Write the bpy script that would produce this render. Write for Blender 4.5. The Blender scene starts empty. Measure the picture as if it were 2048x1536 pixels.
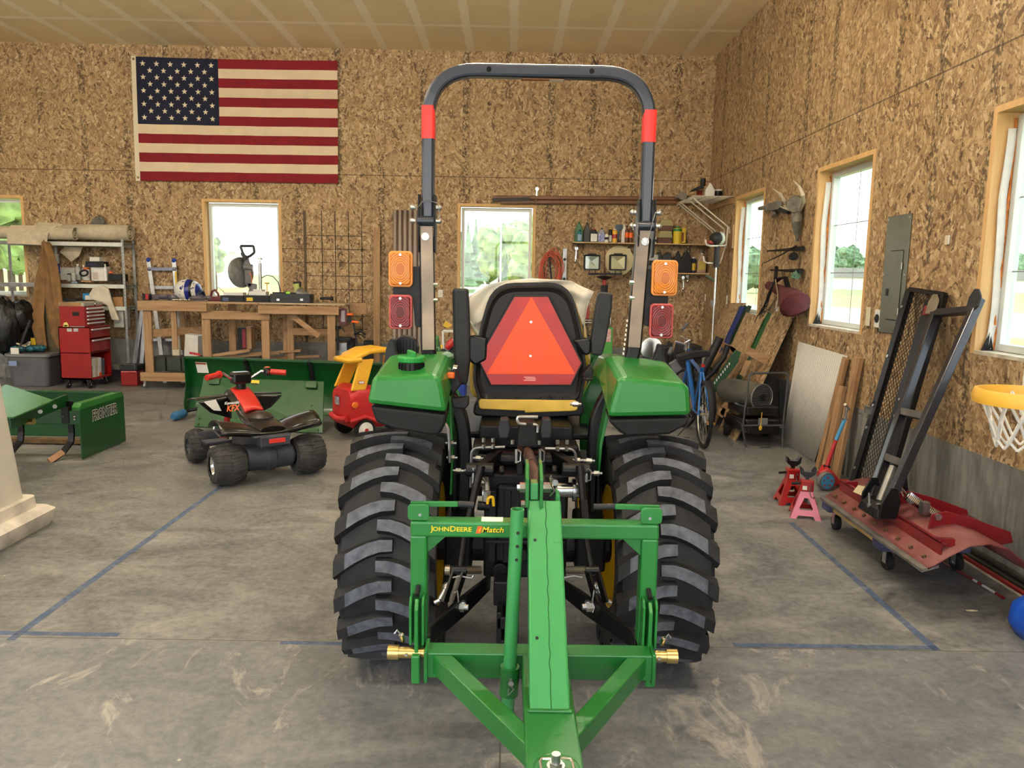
import bpy, math, random
from math import sin, cos, pi, radians, atan, sqrt
from mathutils import Vector as V, Matrix as MX, noise as NZ
random.seed(7)
C = bpy.context.scene.collection
# ---------------------------------------------------------------- camera
CAMF, PIT, YAW, ROL, CH = 1540.0, atan(216.9/1540.0), radians(.33), radians(1.0), 1.65
FW = V((sin(YAW)*cos(PIT), cos(YAW)*cos(PIT), -sin(PIT)))
R0 = V((cos(YAW), -sin(YAW), 0)); U0 = R0.cross(FW)
RR = R0*cos(ROL)+U0*sin(ROL); UU = U0*cos(ROL)-R0*sin(ROL)
def at(px, py, Y=None, X=None, Z=None):
    "the point of a plane Y=, X= or Z= of the room that the photograph shows at a pixel"
    d = FW+RR*((px-1024)/CAMF)+UU*((768-py)/CAMF)
    t = Y/d.y if Y is not None else X/d.x if X is not None else (Z-CH)/d.z
    return V((d.x*t, d.y*t, CH+d.z*t))
cd = bpy.data.cameras.new('camera'); cam = bpy.data.objects.new('camera', cd); C.objects.link(cam)
cd.sensor_width = 36; cd.lens = CAMF/2048*36; cd.clip_start = .02; cd.clip_end = 2000
mw = MX((RR, UU, -FW)).transposed().to_4x4(); mw.translation = V((0, 0, CH)); cam.matrix_world = mw
bpy.context.scene.camera = cam
# ---------------------------------------------------------------- materials
MATS = {}
def lin(c): return tuple(((x/255)/12.92 if x/255 <= .04045 else ((x/255+.055)/1.055)**2.4) for x in c)+(1,)
def mat(name, col, rough=.5, metal=0, var=0, vs=8, bump=0, bs=40, spec=None, coat=0, emit=None, col2=None, alpha=None, trans=0):
    if name in MATS: return MATS[name]
    m = bpy.data.materials.new(name); m.use_nodes = True; nt = m.node_tree; b = nt.nodes['Principled BSDF']
    b.inputs['Base Color'].default_value = lin(col); b.inputs['Roughness'].default_value = rough; b.inputs['Metallic'].default_value = metal
    if spec is not None: b.inputs['Specular IOR Level'].default_value = spec
    if coat: b.inputs['Coat Weight'].default_value = coat; b.inputs['Coat Roughness'].default_value = .08
    if trans: b.inputs['Transmission Weight'].default_value = trans
    if alpha is not None: b.inputs['Alpha'].default_value = alpha
    if emit: b.inputs['Emission Color'].default_value = lin(col); b.inputs['Emission Strength'].default_value = emit
    if var or col2 or bump:
        tc = nt.nodes.new('ShaderNodeTexCoord')
    if var or col2:
        n = nt.nodes.new('ShaderNodeTexNoise'); n.inputs['Scale'].default_value = vs; n.inputs['Detail'].default_value = 5
        nt.links.new(tc.outputs['Object'], n.inputs['Vector'])
        r = nt.nodes.new('ShaderNodeValToRGB'); r.color_ramp.elements[0].position = .3; r.color_ramp.elements[1].position = .7
        c2 = col2 if col2 else tuple(max(0, x*(1-var)) for x in col)
        c1 = col if col2 else tuple(min(255, x*(1+var*.5)) for x in col)
        r.color_ramp.elements[0].color = lin(c2); r.color_ramp.elements[1].color = lin(c1)
        nt.links.new(n.outputs['Fac'], r.inputs['Fac']); nt.links.new(r.outputs['Color'], b.inputs['Base Color'])
    if bump:
        n2 = nt.nodes.new('ShaderNodeTexNoise'); n2.inputs['Scale'].default_value = bs; n2.inputs['Detail'].default_value = 4
        nt.links.new(tc.outputs['Object'], n2.inputs['Vector'])
        bp = nt.nodes.new('ShaderNodeBump'); bp.inputs['Strength'].default_value = bump; bp.inputs['Distance'].default_value = .01
        nt.links.new(n2.outputs['Fac'], bp.inputs['Height']); nt.links.new(bp.outputs['Normal'], b.inputs['Normal'])
    MATS[name] = m; return m
class NT:
    "short-hand for building node materials"
    def __init__(s, name):
        s.m = bpy.data.materials.new(name); s.m.use_nodes = True; s.t = s.m.node_tree; s.b = s.t.nodes['Principled BSDF']
        s.tc = s.n('TexCoord').outputs['Object']; MATS[name] = s.m
    def n(s, kind, **kw):
        x = s.t.nodes.new('ShaderNode'+kind)
        for k, v in kw.items(): setattr(x, k, v)
        return x
    def l(s, a, b): s.t.links.new(a, b)
    def put(s, sock, v):
        if hasattr(v, 'is_linked') or hasattr(v, 'links'): s.l(v, sock)
        else: sock.default_value = v
    def math(s, op, a, b=None, c=None):
        x = s.n('Math', operation=op)
        s.put(x.inputs[0], a)
        if b is not None: s.put(x.inputs[1], b)
        if c is not None: s.put(x.inputs[2], c)
        return x.outputs[0]
    def noise(s, vec, scale, detail=3, rough=.5, dist=0):
        x = s.n('TexNoise'); s.l(vec, x.inputs['Vector']); x.inputs['Scale'].default_value = scale
        x.inputs['Detail'].default_value = detail; x.inputs['Roughness'].default_value = rough; x.inputs['Distortion'].default_value = dist
        return x
    def vor(s, vec, scale):
        x = s.n('TexVoronoi'); s.l(vec, x.inputs['Vector']); x.inputs['Scale'].default_value = scale; return x
    def mapping(s, vec, loc=(0, 0, 0), rot=(0, 0, 0), sc=(1, 1, 1)):
        x = s.n('Mapping'); s.l(vec, x.inputs['Vector']); x.inputs['Location'].default_value = loc
        x.inputs['Rotation'].default_value = rot; x.inputs['Scale'].default_value = sc; return x.outputs[0]
    def ramp(s, fac, stops, const=False):
        x = s.n('ValToRGB'); s.l(fac, x.inputs['Fac']); cr = x.color_ramp
        if const: cr.interpolation = 'CONSTANT'
        while len(cr.elements) < len(stops): cr.elements.new(.5)
        for e, (p, c) in zip(cr.elements, stops): e.position = p; e.color = lin(c) if max(c) > 1 else tuple(c)+(1,)
        return x.outputs['Color']
    def mix(s, f, a, b, mode='MIX'):
        x = s.n('Mix', data_type='RGBA', blend_type=mode); s.put(x.inputs[0], f)
        s.put(x.inputs[6], lin(a) if isinstance(a, tuple) else a); s.put(x.inputs[7], lin(b) if isinstance(b, tuple) else b)
        return x.outputs[2]
    def sep(s, vec):
        x = s.n('SeparateXYZ'); s.l(vec, x.inputs[0]); return x.outputs
    def comb(s, a, b, c):
        x = s.n('CombineXYZ')
        for i, v in enumerate((a, b, c)): s.put(x.inputs[i], v)
        return x.outputs[0]
    def bump(s, h, strength=.3, dist=.005):
        x = s.n('Bump'); x.inputs['Strength'].default_value = strength; x.inputs['Distance'].default_value = dist
        s.l(h, x.inputs['Height']); s.l(x.outputs[0], s.b.inputs['Normal'])
    def col(s, c, rough=.6): s.put(s.b.inputs['Base Color'], c); s.put(s.b.inputs['Roughness'], rough)
# ---------------------------------------------------------------- mesh builder
def frame(d, up=V((0, 0, 1))):
    d = V(d).normalized(); x = up.cross(d)
    if x.length < 1e-4: x = V((1, 0, 0)).cross(d)
    x.normalize(); return x, d.cross(x), d
class B:
    def __init__(s): s.v = []; s.f = []; s.m = []; s.mi = 0
    def use(s, i): s.mi = i; return s
    def add(s, vs, fs):
        o = len(s.v); s.v += [V(p) for p in vs]; s.f += [tuple(o+i for i in f) for f in fs]; s.m += [s.mi]*len(fs); return s
    def box(s, lo, hi, rot=None, piv=None):
        (a, b, c), (d, e, f) = lo, hi
        vs = [V(p) for p in ((a, b, c), (d, b, c), (d, e, c), (a, e, c), (a, b, f), (d, b, f), (d, e, f), (a, e, f))]
        if rot is not None:
            pv = V(piv) if piv is not None else (V(lo)+V(hi))/2
            vs = [pv+rot@(p-pv) for p in vs]
        return s.add(vs, [(0, 3, 2, 1), (4, 5, 6, 7), (0, 1, 5, 4), (1, 2, 6, 5), (2, 3, 7, 6), (3, 0, 4, 7)])
    def cbox(s, c, sz, rot=None):
        c = V(c); h = V(sz)/2; return s.box(c-h, c+h, rot)
    def hexa(s, a, b):
        "solid between two loops of points"
        n = len(a); return s.add(list(a)+list(b), [tuple(range(n))[::-1], tuple(range(n, 2*n))]+[(i, (i+1) % n, n+(i+1) % n, n+i) for i in range(n)])
    def bar(s, p, q, w, h, up=V((0, 0, 1)), t0=1, t1=1):
        "rectangular bar, w across (horizontal), h along up"
        p, q = V(p), V(q); x, y, d = frame(q-p, V(up))
        L = lambda c, t: [c+x*(i*w*t/2)+y*(j*h*t/2) for i, j in ((-1, -1), (1, -1), (1, 1), (-1, 1))]
        return s.hexa(L(p, t0), L(q, t1))
    def cyl(s, p, q, r, r2=None, n=16, cap=True):
        p, q = V(p), V(q); r2 = r if r2 is None else r2; x, y, d = frame(q-p)
        a = [p+(x*cos(2*pi*i/n)+y*sin(2*pi*i/n))*r for i in range(n)]; b = [q+(x*cos(2*pi*i/n)+y*sin(2*pi*i/n))*r2 for i in range(n)]
        fs = [(i, (i+1) % n, n+(i+1) % n, n+i) for i in range(n)]
        if cap: fs += [tuple(range(n))[::-1], tuple(range(n, 2*n))]
        return s.add(a+b, fs)
    def tube(s, pts, r, n=8, closed=False, sq=None, up=None):
        "tube along a path; r may be a list; sq=(w,h) sweeps a rectangle"
        pts = [V(p) for p in pts]; N = len(pts); rings = []; px = None
        for i, p in enumerate(pts):
            a = pts[(i-1) % N] if (closed or i) else p; b = pts[(i+1) % N] if (closed or i < N-1) else p
            d = (b-a).normalized()
            if up is not None: x = V(up).cross(d).normalized()
            elif px is None: x = frame(d)[0]
            else: x = (px-d*px.dot(d)).normalized()
            px = x; y = d.cross(x); rr = r[i] if isinstance(r, (list, tuple)) else r
            if sq:
                k = 1.0
                if (closed or 0 < i < N-1):
                    c = (p-a).normalized().dot((b-p).normalized()); k = 1/max(.4, sqrt((1+c)/2))
                rings.append([p+x*(u*sq[0]/2*k)+y*(w*sq[1]/2*k) if up is None else p+x*(u*sq[0]/2*k)+y*(w*sq[1]/2) for u, w in ((-1, -1), (1, -1), (1, 1), (-1, 1))])
            else: rings.append([p+(x*cos(2*pi*j/n)+y*sin(2*pi*j/n))*rr for j in range(n)])
        n = len(rings[0]); vs = [p for rg in rings for p in rg]; fs = []
        for i in range(N if closed else N-1):
            o, q = i*n, ((i+1) % N)*n
            fs += [(o+j, o+(j+1) % n, q+(j+1) % n, q+j) for j in range(n)]
        if not closed: fs += [tuple(range(n))[::-1], tuple(range((N-1)*n, N*n))]
        return s.add(vs, fs)
    def lathe(s, prof, c=(0, 0, 0), ax=(0, 0, 1), n=24, cap=True, arc=2*pi):
        "prof: list of (radius, height along ax)"
        c = V(c); x, y, d = frame(ax); full = abs(arc-2*pi) < 1e-6; m = n if full else n+1
        vs = [c+d*h+(x*cos(arc*i/n)+y*sin(arc*i/n))*r for r, h in prof for i in range(m)]
        fs = [(k*m+i, k*m+(i+1) % m, (k+1)*m+(i+1) % m, (k+1)*m+i) for k in range(len(prof)-1) for i in range(n)]
        if cap and full: fs += [tuple(range(m))[::-1], tuple(range((len(prof)-1)*m, len(prof)*m))]
        return s.add(vs, fs)
    def prism(s, poly, o, ax, ay, depth):
        "2D polygon laid on axes ax, ay at o, extruded along ax x ay by depth"
        o, ax, ay = V(o), V(ax), V(ay); n = ax.cross(ay).normalized()*depth
        a = [o+ax*u+ay*w for u, w in poly]; return s.hexa(a, [p+n for p in a])
    def ball(s, c, r, n=12, sc=(1, 1, 1)):
        c = V(c); m = n//2
        vs = [c+V((sin(pi*k/m)*cos(2*pi*i/n)*r*sc[0], sin(pi*k/m)*sin(2*pi*i/n)*r*sc[1], cos(pi*k/m)*r*sc[2])) for k in range(m+1) for i in range(n)]
        return s.add(vs, [(k*n+i, (k+1)*n+i, (k+1)*n+(i+1) % n, k*n+(i+1) % n) for k in range(m) for i in range(n)])
    def loft(s, rings, closed=True, cap=True):
        n = len(rings[0]); vs = [V(p) for r in rings for p in r]; fs = []
        for k in range(len(rings)-1):
            for i in range(n if closed else n-1): fs.append((k*n+i, k*n+(i+1) % n, (k+1)*n+(i+1) % n, (k+1)*n+i))
        if cap and closed: fs += [tuple(range(n))[::-1], tuple(range((len(rings)-1)*n, len(rings)*n))]
        return s.add(vs, fs)
    def grid(s, fn, nu, nv):
        "surface fn(u,v), u,v in 0..1"
        vs = [fn(i/nu, j/nv) for j in range(nv+1) for i in range(nu+1)]; w = nu+1
        return s.add(vs, [(j*w+i, j*w+i+1, (j+1)*w+i+1, (j+1)*w+i) for j in range(nv) for i in range(nu)])
def rrect(w, h, r, n=4, cx=0, cy=0):
    o = []
    for k, (sx, sy) in enumerate(((1, 1), (-1, 1), (-1, -1), (1, -1))):
        for i in range(n+1):
            a = pi/2*k+pi/2*i/n; o.append((cx+sx*(w/2-r)+cos(a)*r, cy+sy*(h/2-r)+sin(a)*r))
    return o
def arcp(cx, cy, r, a0, a1, n=8): return [(cx+r*cos(radians(a0+(a1-a0)*i/n)), cy+r*sin(radians(a0+(a1-a0)*i/n))) for i in range(n+1)]
def fillet(pts, rad, n=5):
    "round the corners of a 3D path"
    pts = [V(p) for p in pts]; o = [pts[0]]
    for i in range(1, len(pts)-1):
        r_ = rad[i-1] if isinstance(rad, (list, tuple)) else rad
        p = pts[i]; a = (pts[i-1]-p); b = (pts[i+1]-p); t = min(r_, a.length*.49, b.length*.49)
        a, b = p+a.normalized()*t, p+b.normalized()*t
        o += [a*(1-u)**2+p*2*u*(1-u)+b*u*u for u in [k/n for k in range(n+1)]]
    return o+[pts[-1]]
def rotz(a): return MX.Rotation(a, 3, 'Z')
def rotx(a): return MX.Rotation(a, 3, 'X')
def roty(a): return MX.Rotation(a, 3, 'Y')
LOCAL = set()
def mk(name, b, m, parent=None, label=None, smooth=False, bev=0, solid=0, sub=0, kind=None):
    me = bpy.data.meshes.new(name); me.from_pydata([tuple(p) for p in b.v], [], b.f)
    ms = m if isinstance(m, (list, tuple)) else [m]
    for x in ms: me.materials.append(x)
    if len(ms) > 1:
        for p, i in zip(me.polygons, b.m): p.material_index = i
    me.update(); o = bpy.data.objects.new(name, me); C.objects.link(o)
    import bmesh
    bm = bmesh.new(); bm.from_mesh(me); bmesh.ops.recalc_face_normals(bm, faces=bm.faces); bm.to_mesh(me); bm.free()
    if smooth: me.shade_smooth() if not bev else None
    if smooth and not sub:
        me.shade_smooth(); md = None
        try: me.set_sharp_from_angle(angle=radians(38 if smooth is True else smooth))
        except Exception: pass
    elif sub: me.shade_smooth()
    if solid: md = o.modifiers.new('Solidify', 'SOLIDIFY'); md.thickness = solid; md.offset = 0
    if bev: md = o.modifiers.new('Bevel', 'BEVEL'); md.width = bev; md.segments = 2; md.limit_method = 'ANGLE'; md.angle_limit = radians(40); md.harden_normals = False
    if sub: md = o.modifiers.new('Subdivision', 'SUBSURF'); md.levels = sub; md.render_levels = sub
    if parent is not None:
        o.parent = parent
        if parent.type == 'EMPTY' and parent.name not in LOCAL:
            o.matrix_parent_inverse = (MX.Translation(parent.location)@parent.rotation_euler.to_matrix().to_4x4()).inverted()
    if label: o['label'] = label
    if kind: o['kind'] = kind
    return o
def thing(name, label, cat, loc=(0, 0, 0), rz=0, group=None, local=False):
    o = bpy.data.objects.new(name, None); C.objects.link(o); o.location = loc; o.rotation_euler = (0, 0, rz); o.empty_display_size = .1
    o['label'] = label; o['category'] = cat
    if group: o['group'] = group
    if local: LOCAL.add(o.name)
    return o
def one(name, label, cat, b, m, group=None, **k):
    "a thing that is a single mesh"
    o = mk(name, b, m, **k); o['label'] = label; o['category'] = cat
    if group: o['group'] = group
    return o
def struct(name, b, m, parent=None, **k):
    o = mk(name, b, m, parent, **k)
    if parent is None: o['kind'] = 'structure'
    return o
def text(name, s, p, ax, ay, size, m, parent=None, depth=.001, bold=.0, sx=1, shear=0, label=None, align='CENTER'):
    "lettering as mesh, baseline along ax, up along ay, centred at p"
    cu = bpy.data.curves.new('txt', 'FONT'); cu.body = s; cu.size = 1; cu.align_x = align; cu.align_y = 'CENTER'; cu.offset = bold; cu.extrude = .0; cu.shear = shear; cu.resolution_u = 2
    t = bpy.data.objects.new('txt', cu); C.objects.link(t); dg = bpy.context.evaluated_depsgraph_get(); dg.update()
    me = bpy.data.meshes.new_from_object(t.evaluated_get(dg)); bpy.data.objects.remove(t); bpy.data.curves.remove(cu)
    ax, ay = V(ax).normalized(), V(ay).normalized(); n = ax.cross(ay); b = B()
    vs = [V(p)+ax*(v.co.x*size*sx)+ay*(v.co.y*size)+n*depth for v in me.vertices]
    b.add(vs, [tuple(f.vertices) for f in me.polygons]); bpy.data.meshes.remove(me)
    return b if parent is None and m is None else mk(name, b, m, parent, label=label)
def copytree(o, loc=None, rz=None, label=None, parent=None):
    c = o.copy(); C.objects.link(c)
    if parent is not None: c.parent = parent
    for ch in list(o.children): copytree(ch, parent=c)
    if loc is not None: c.location = loc
    if rz is not None: c.rotation_euler = (0, 0, rz)
    if label: c['label'] = label
    return c
# ---------------------------------------------------------------- palette
black = mat('black paint', (15, 16, 18), .36, 0, .15, 6, spec=.35)
blackm = mat('black plastic', (24, 24, 26), .5, 0, .2, 10, .1, 60, spec=.35)
rub = mat('rubber', (26, 26, 27), .75, 0, .35, 12, .2, 50)
steel = mat('zinc plated steel', (190, 192, 190), .28, .9, .12, 20)
chrome = mat('chrome', (215, 216, 218), .12, 1)
galv = mat('galvanised steel', (150, 152, 150), .42, .7, .15, 12)
alu = mat('aluminium', (170, 173, 176), .35, .8, .1, 14)
green = mat('green paint', (28, 132, 48), .28, 0, .05, 4, coat=.4)
dgreen = mat('dark green paint', (16, 92, 36), .33, 0, .12, 4, coat=.3)
yellow = mat('yellow paint', (236, 190, 30), .4)
red = mat('red paint', (170, 26, 28), .35, 0, .1, 5, coat=.2)
white = mat('white plastic', (226, 226, 220), .45, 0, .04, 6)
grey = mat('grey plastic', (96, 98, 102), .55, 0, .1, 8)
dgrey = mat('dark grey plastic', (44, 45, 48), .55, 0, .15, 8, spec=.35)
blue = mat('blue plastic', (22, 60, 160), .45, 0, .1, 8)
orange = mat('orange plastic', (236, 104, 24), .45)
cream = mat('cream plastic', (220, 210, 180), .55, 0, .06, 8)
paper = mat('paper', (235, 233, 226), .7)
cardb = mat('cardboard', (164, 122, 76), .8, 0, .12, 10)
brown = mat('brown plastic', (92, 56, 40), .5)
def wood(name, c1, c2, sc=(1, 1, 14), seed=0):
    n = NT(name); v = n.mapping(n.tc, (seed, 0, 0), sc=sc); a = n.noise(v, 3, 6, .6, .6)
    k = n.vor(n.mapping(n.tc, sc=(1, 1, 1)), 2.2); kn = n.ramp(k.outputs['Distance'], [(0, (.25, .25, .25)), (.06, (1, 1, 1))])
    n.col(n.mix(.8, n.ramp(a.outputs['Fac'], [(.3, c2), (.7, c1)]), kn, 'MULTIPLY'), .7); n.bump(a.outputs['Fac'], .15, .002); return n.m
woodx = wood('pine board along x', (182, 148, 108), (142, 106, 72), (.6, 9, 9))
woody = wood('pine board along y', (184, 150, 110), (144, 108, 74), (9, .6, 9))
woodz = wood('pine board upright', (182, 148, 108), (142, 106, 72), (9, 9, .6))
jamb = wood('fresh pine jamb', (222, 184, 128), (200, 158, 104), (8, 8, .6))
# ================================================================ shell of the room
XR, YB, ZC, ST = 2.90, 11.50, 4.80, .615     # right wall, back wall, ceiling, top of the concrete stem wall
XL, YF = -10.4, -2.6                          # left wall, front wall with the big door opening
def osb(name, plane, dark=1.0):
    n = NT(name); s = n.sep(n.tc); u = s[0] if plane == 'x' else s[1]; w = s[2]; uv = n.comb(u, w, 0.0)
    def flakes(seed, sc, el, cell):
        c = n.vor(n.mapping(uv, (seed, seed*.7, 0)), cell); ang = n.math('MULTIPLY', n.sep(c.outputs['Color'])[0], 3.1)
        ang = n.math('SUBTRACT', n.math('MULTIPLY', ang, .68), 1.05); r = n.n('VectorRotate', rotation_type='Z_AXIS'); n.l(uv, r.inputs['Vector']); n.l(ang, r.inputs['Angle'])
        v = n.vor(n.mapping(r.outputs[0], (seed*3, 0, 0), sc=(1, el, 1)), sc); return v
    a = flakes(1.3, 38, .22, 8.5); b = flakes(7.7, 27, .26, 6.5); c2 = flakes(4.1, 54, .16, 10)
    ca = n.ramp(n.sep(a.outputs['Color'])[0], [(0, (98, 62, 30)), (.12, (144, 100, 52)), (.42, (176, 128, 70)), (.75, (206, 162, 100)), (1, (228, 194, 146))])
    cb = n.ramp(n.sep(b.outputs['Color'])[1], [(0, (106, 70, 36)), (.14, (152, 106, 58)), (.6, (190, 144, 84)), (1, (218, 178, 124))])
    cc = n.ramp(n.sep(c2.outputs['Color'])[2], [(0, (84, 54, 28)), (.14, (166, 120, 68)), (1, (206, 162, 104))])
    m1 = n.noise(uv, 16, 2); m2 = n.noise(n.mapping(uv, (9, 3, 0)), 22, 2)
    k = n.mix(n.ramp(m1.outputs['Fac'], [(.46, (0, 0, 0)), (.5, (1, 1, 1))]), ca, cb); k = n.mix(n.ramp(m2.outputs['Fac'], [(.56, (0, 0, 0)), (.6, (1, 1, 1))]), k, cc)
    # gaps between the flakes
    e = n.n('TexVoronoi', feature='DISTANCE_TO_EDGE'); n.l(n.mapping(uv, sc=(1, .35, 1)), e.inputs['Vector']); e.inputs['Scale'].default_value = 38
    k = n.mix(n.math('MULTIPLY', n.math('LESS_THAN', e.outputs['Distance'], .035), .35), k, (78, 50, 26))
    # big soft tone changes from sheet to sheet
    sh = n.n('TexWhiteNoise'); n.l(n.comb(n.math('FLOOR', n.math('DIVIDE', u, 1.22)), n.math('GREATER_THAN', w, 3.056), 0.0), sh.inputs['Vector'])
    k = n.mix(n.math('MULTIPLY_ADD', sh.outputs[0], .16, 0.0), k, (196, 150, 96), 'MIX')
    # sheet joints
    fx = n.math('FRACT', n.math('DIVIDE', u, 1.22)); j = n.math('LESS_THAN', n.math('ABSOLUTE', n.math('SUBTRACT', fx, .5)), .0032)
    jh = n.math('LESS_THAN', n.math('ABSOLUTE', n.math('SUBTRACT', w, 3.056)), .006); jj = n.math('MAXIMUM', n.math('MULTIPLY', j, .45), n.math('MULTIPLY', jh, .9))
    k = n.mix(n.math('MULTIPLY', jj, .75), k, (50, 38, 24))
    # grade stamps printed up the sheets along the stud lines
    fs = n.math('ABSOLUTE', n.math('SUBTRACT', n.math('FRACT', n.math('DIVIDE', n.math('ADD', u, .36), .61)), .5))
    col_ = n.math('LESS_THAN', fs, .075); low = n.noise(n.mapping(uv, (2, 1, 0), sc=(.9, .55, 1)), 1.3, 1)
    on = n.math('GREATER_THAN', low.outputs['Fac'], .47)
    br = n.n('TexBrick', offset=.5); n.l(n.mapping(uv, rot=(0, 0, 0)), br.inputs['Vector']); br.inputs['Scale'].default_value = 1
    br.inputs['Brick Width'].default_value = .055; br.inputs['Row Height'].default_value = .034; br.inputs['Mortar Size'].default_value = .006
    g1 = n.vor(n.mapping(uv, sc=(1, .8, 1)), 52); gl = n.math('GREATER_THAN', n.sep(g1.outputs['Color'])[0], .56)
    st = n.math('MULTIPLY', n.math('MULTIPLY', col_, on), gl); k = n.mix(n.math('MULTIPLY', st, .62), k, (46, 40, 32))
    if dark != 1: k = n.mix(1.0, k, (int(255*dark),)*3, 'MULTIPLY')
    hs = n.n('HueSaturation'); hs.inputs['Saturation'].default_value = .80; hs.inputs['Hue'].default_value = .510; hs.inputs['Value'].default_value = .81; n.l(k, hs.inputs['Color']); k = hs.outputs[0]
    n.col(k, .72)
    n.b.inputs['Specular IOR Level'].default_value = .35
    return n.m
osbx = osb('strand board along x', 'x'); osby = osb('strand board along y', 'y')
# concrete of the stem walls
n = NT('stem wall concrete'); a = n.noise(n.tc, 1.6, 6, .65); b_ = n.noise(n.mapping(n.tc, sc=(7, 7, 1.1)), 3, 5, .6)
k = n.ramp(a.outputs['Fac'], [(.34, (84, 86, 85)), (.5, (122, 122, 119)), (.68, (148, 147, 142))])
n.col(n.mix(.5, k, n.ramp(b_.outputs['Fac'], [(.35, (104, 104, 101)), (.6, (150, 149, 143))]), 'MIX'), .85); n.bump(b_.outputs['Fac'], .2, .004); conc = n.m
# floor slab
n = NT('floor concrete'); s = n.sep(n.tc); big = n.noise(n.tc, .45, 3, .5, .5); mid = n.noise(n.mapping(n.tc, (4, 2, 0), sc=(.8, 1.25, 1)), 2.6, 9, .74, .7); fine = n.noise(n.tc, 26, 6, .7)
k = n.ramp(mid.outputs['Fac'], [(.32, (54, 56, 58)), (.45, (90, 91, 92)), (.54, (118, 118, 116)), (.66, (150, 148, 143)), (.8, (180, 176, 166))])
k = n.mix(n.ramp(big.outputs['Fac'], [(.42, (0, 0, 0)), (.62, (.38, .38, .38))]), k, (116, 112, 106))
k = n.mix(.3, k, n.ramp(fine.outputs['Fac'], [(.35, (92, 94, 96)), (.62, (166, 166, 162))]))
# lime bloom and dust trodden in near the door, plus painted sky sheen
bl = n.noise(n.mapping(n.tc, (1, 6, 0), sc=(2.2, 1, 1)), 1.7, 8, .72, 1.2); near = n.math('MULTIPLY', n.math('LESS_THAN', s[1], 3.28), 1.0)
bm_ = n.math('MULTIPLY', n.sep(n.ramp(bl.outputs['Fac'], [(.56, (0, 0, 0)), (.64, (1, 1, 1))]))[0], near); k = n.mix(n.math('MULTIPLY', bm_, .6), k, (206, 196, 182))
k = n.mix(n.math('MULTIPLY', near, .25), k, (112, 120, 132))  # bluish sky reflection put into the slab colour by the door
sp = n.vor(n.tc, 3.1); sm = n.math('LESS_THAN', sp.outputs['Distance'], .022); k = n.mix(n.math('MULTIPLY', sm, .6), k, (214, 206, 192))
for ax_, pos in ((1, 3.28), (1, 10.05), (1, 6.70), (0, -.005), (0, -5.4)):
    ln = n.math('LESS_THAN', n.math('ABSOLUTE', n.math('SUBTRACT', s[ax_], pos)), .0035); k = n.mix(n.math('MULTIPLY', ln, .7), k, (66, 60, 54))
n.col(k, .0); rr_ = n.ramp(mid.outputs['Fac'], [(.3, (.42, .42, .42)), (.7, (.62, .62, .62))]); n.l(rr_, n.b.inputs['Roughness']); flo = n.m
# ceiling board with taped joints
n = NT('taped plasterboard'); s = n.sep(n.tc); wob = n.noise(n.tc, 2.2, 4, .6); k = n.ramp(n.noise(n.tc, .8, 3).outputs['Fac'], [(.35, (232, 212, 170)), (.7, (242, 224, 182))])
ed = n.noise(n.tc, 9, 4, .7); wv = n.math('MULTIPLY_ADD', n.math('SUBTRACT', ed.outputs['Fac'], .5), .09, 0.0)
def tape(k, coord, period, off, hw):
    f = n.math('MULTIPLY', n.math('ABSOLUTE', n.math('SUBTRACT', n.math('FRACT', n.math('DIVIDE', n.math('ADD', coord, off), period)), .5)), period)
    x = n.math('ADD', f, wv); return n.mix(n.math('MULTIPLY', n.math('LESS_THAN', x, hw), .75), k, (250, 242, 218))
k = tape(k, s[0], .61, .3, .055); k = tape(k, s[1], 1.22, -.02, .045); n.col(k, .85); ceil = n.m
def wall(name, ax, pos, th, lo, hi, holes, m, z0=ST, z1=ZC):
    "wall slab standing on the stem wall; ax 'x' runs along x at Y=pos, 'y' runs along y at X=pos"
    b = B(); cuts = sorted(holes); cur = lo
    def bx(u0, u1, a, c):
        if u1-u0 < 1e-4 or c-a < 1e-4: return
        if ax == 'x': b.box((u0, min(pos, pos+th), a), (u1, max(pos, pos+th), c))
        else: b.box((min(pos, pos+th), u0, a), (max(pos, pos+th), u1, c))
    for (u0, u1, a, c) in cuts: bx(cur, u0, z0, z1); bx(u0, u1, z0, a); bx(u0, u1, c, z1); cur = u1
    bx(cur, hi, z0, z1); return struct(name, b, m)
WT = .17
WB = [(-8.24, -7.10, 1.22, 2.68), (-4.50, -3.35, 1.22, 2.68), (-.77, .37, 1.22, 2.68)]
WR = [(3.64, 4.80, 1.22, 2.70), (6.31, 7.47, 1.22, 2.70), (8.98, 10.13, 1.22, 2.70)]
wall('wall_back', 'x', YB, WT, XL, XR, WB, osbx); wall('wall_right', 'y', XR, WT, YF-WT, YB+WT, WR, osby)
wall('wall_left', 'y', XL, -WT, YF-WT, YB+WT, [(5.2, 6.4, 1.22, 2.68), (8.6, 9.8, 1.22, 2.68)], osby)
DH = 3.7; b = B(); b.box((XL-WT, YF-WT, 0), (-9.9, YF, ZC)); b.box((-4.3, YF-WT, 0), (-3.7, YF, ZC)); b.box((2.5, YF-WT, 0), (XR, YF, ZC)); b.box((-9.9, YF-WT, DH), (-4.3, YF, ZC)); b.box((-3.7, YF-WT, DH), (2.5, YF, ZC)); struct('wall_front', b, osbx)
b = B(); b.box((XL, YB-.004, 0), (XR, YB+WT, ST)); struct('baseboard_back', b, conc)
b = B(); b.box((XR-.004, YF, 0), (XR+WT, YB-.004, ST)); struct('baseboard_right', b, conc)
b = B(); b.box((XL-WT, YF, 0), (XL+.004, YB-.004, ST)); struct('baseboard_left', b, conc)
b = B(); b.box((XL-WT, YF-.3, -.15), (XR+WT, YB+WT, 0)); floor = struct('floor', b, flo)
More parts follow.
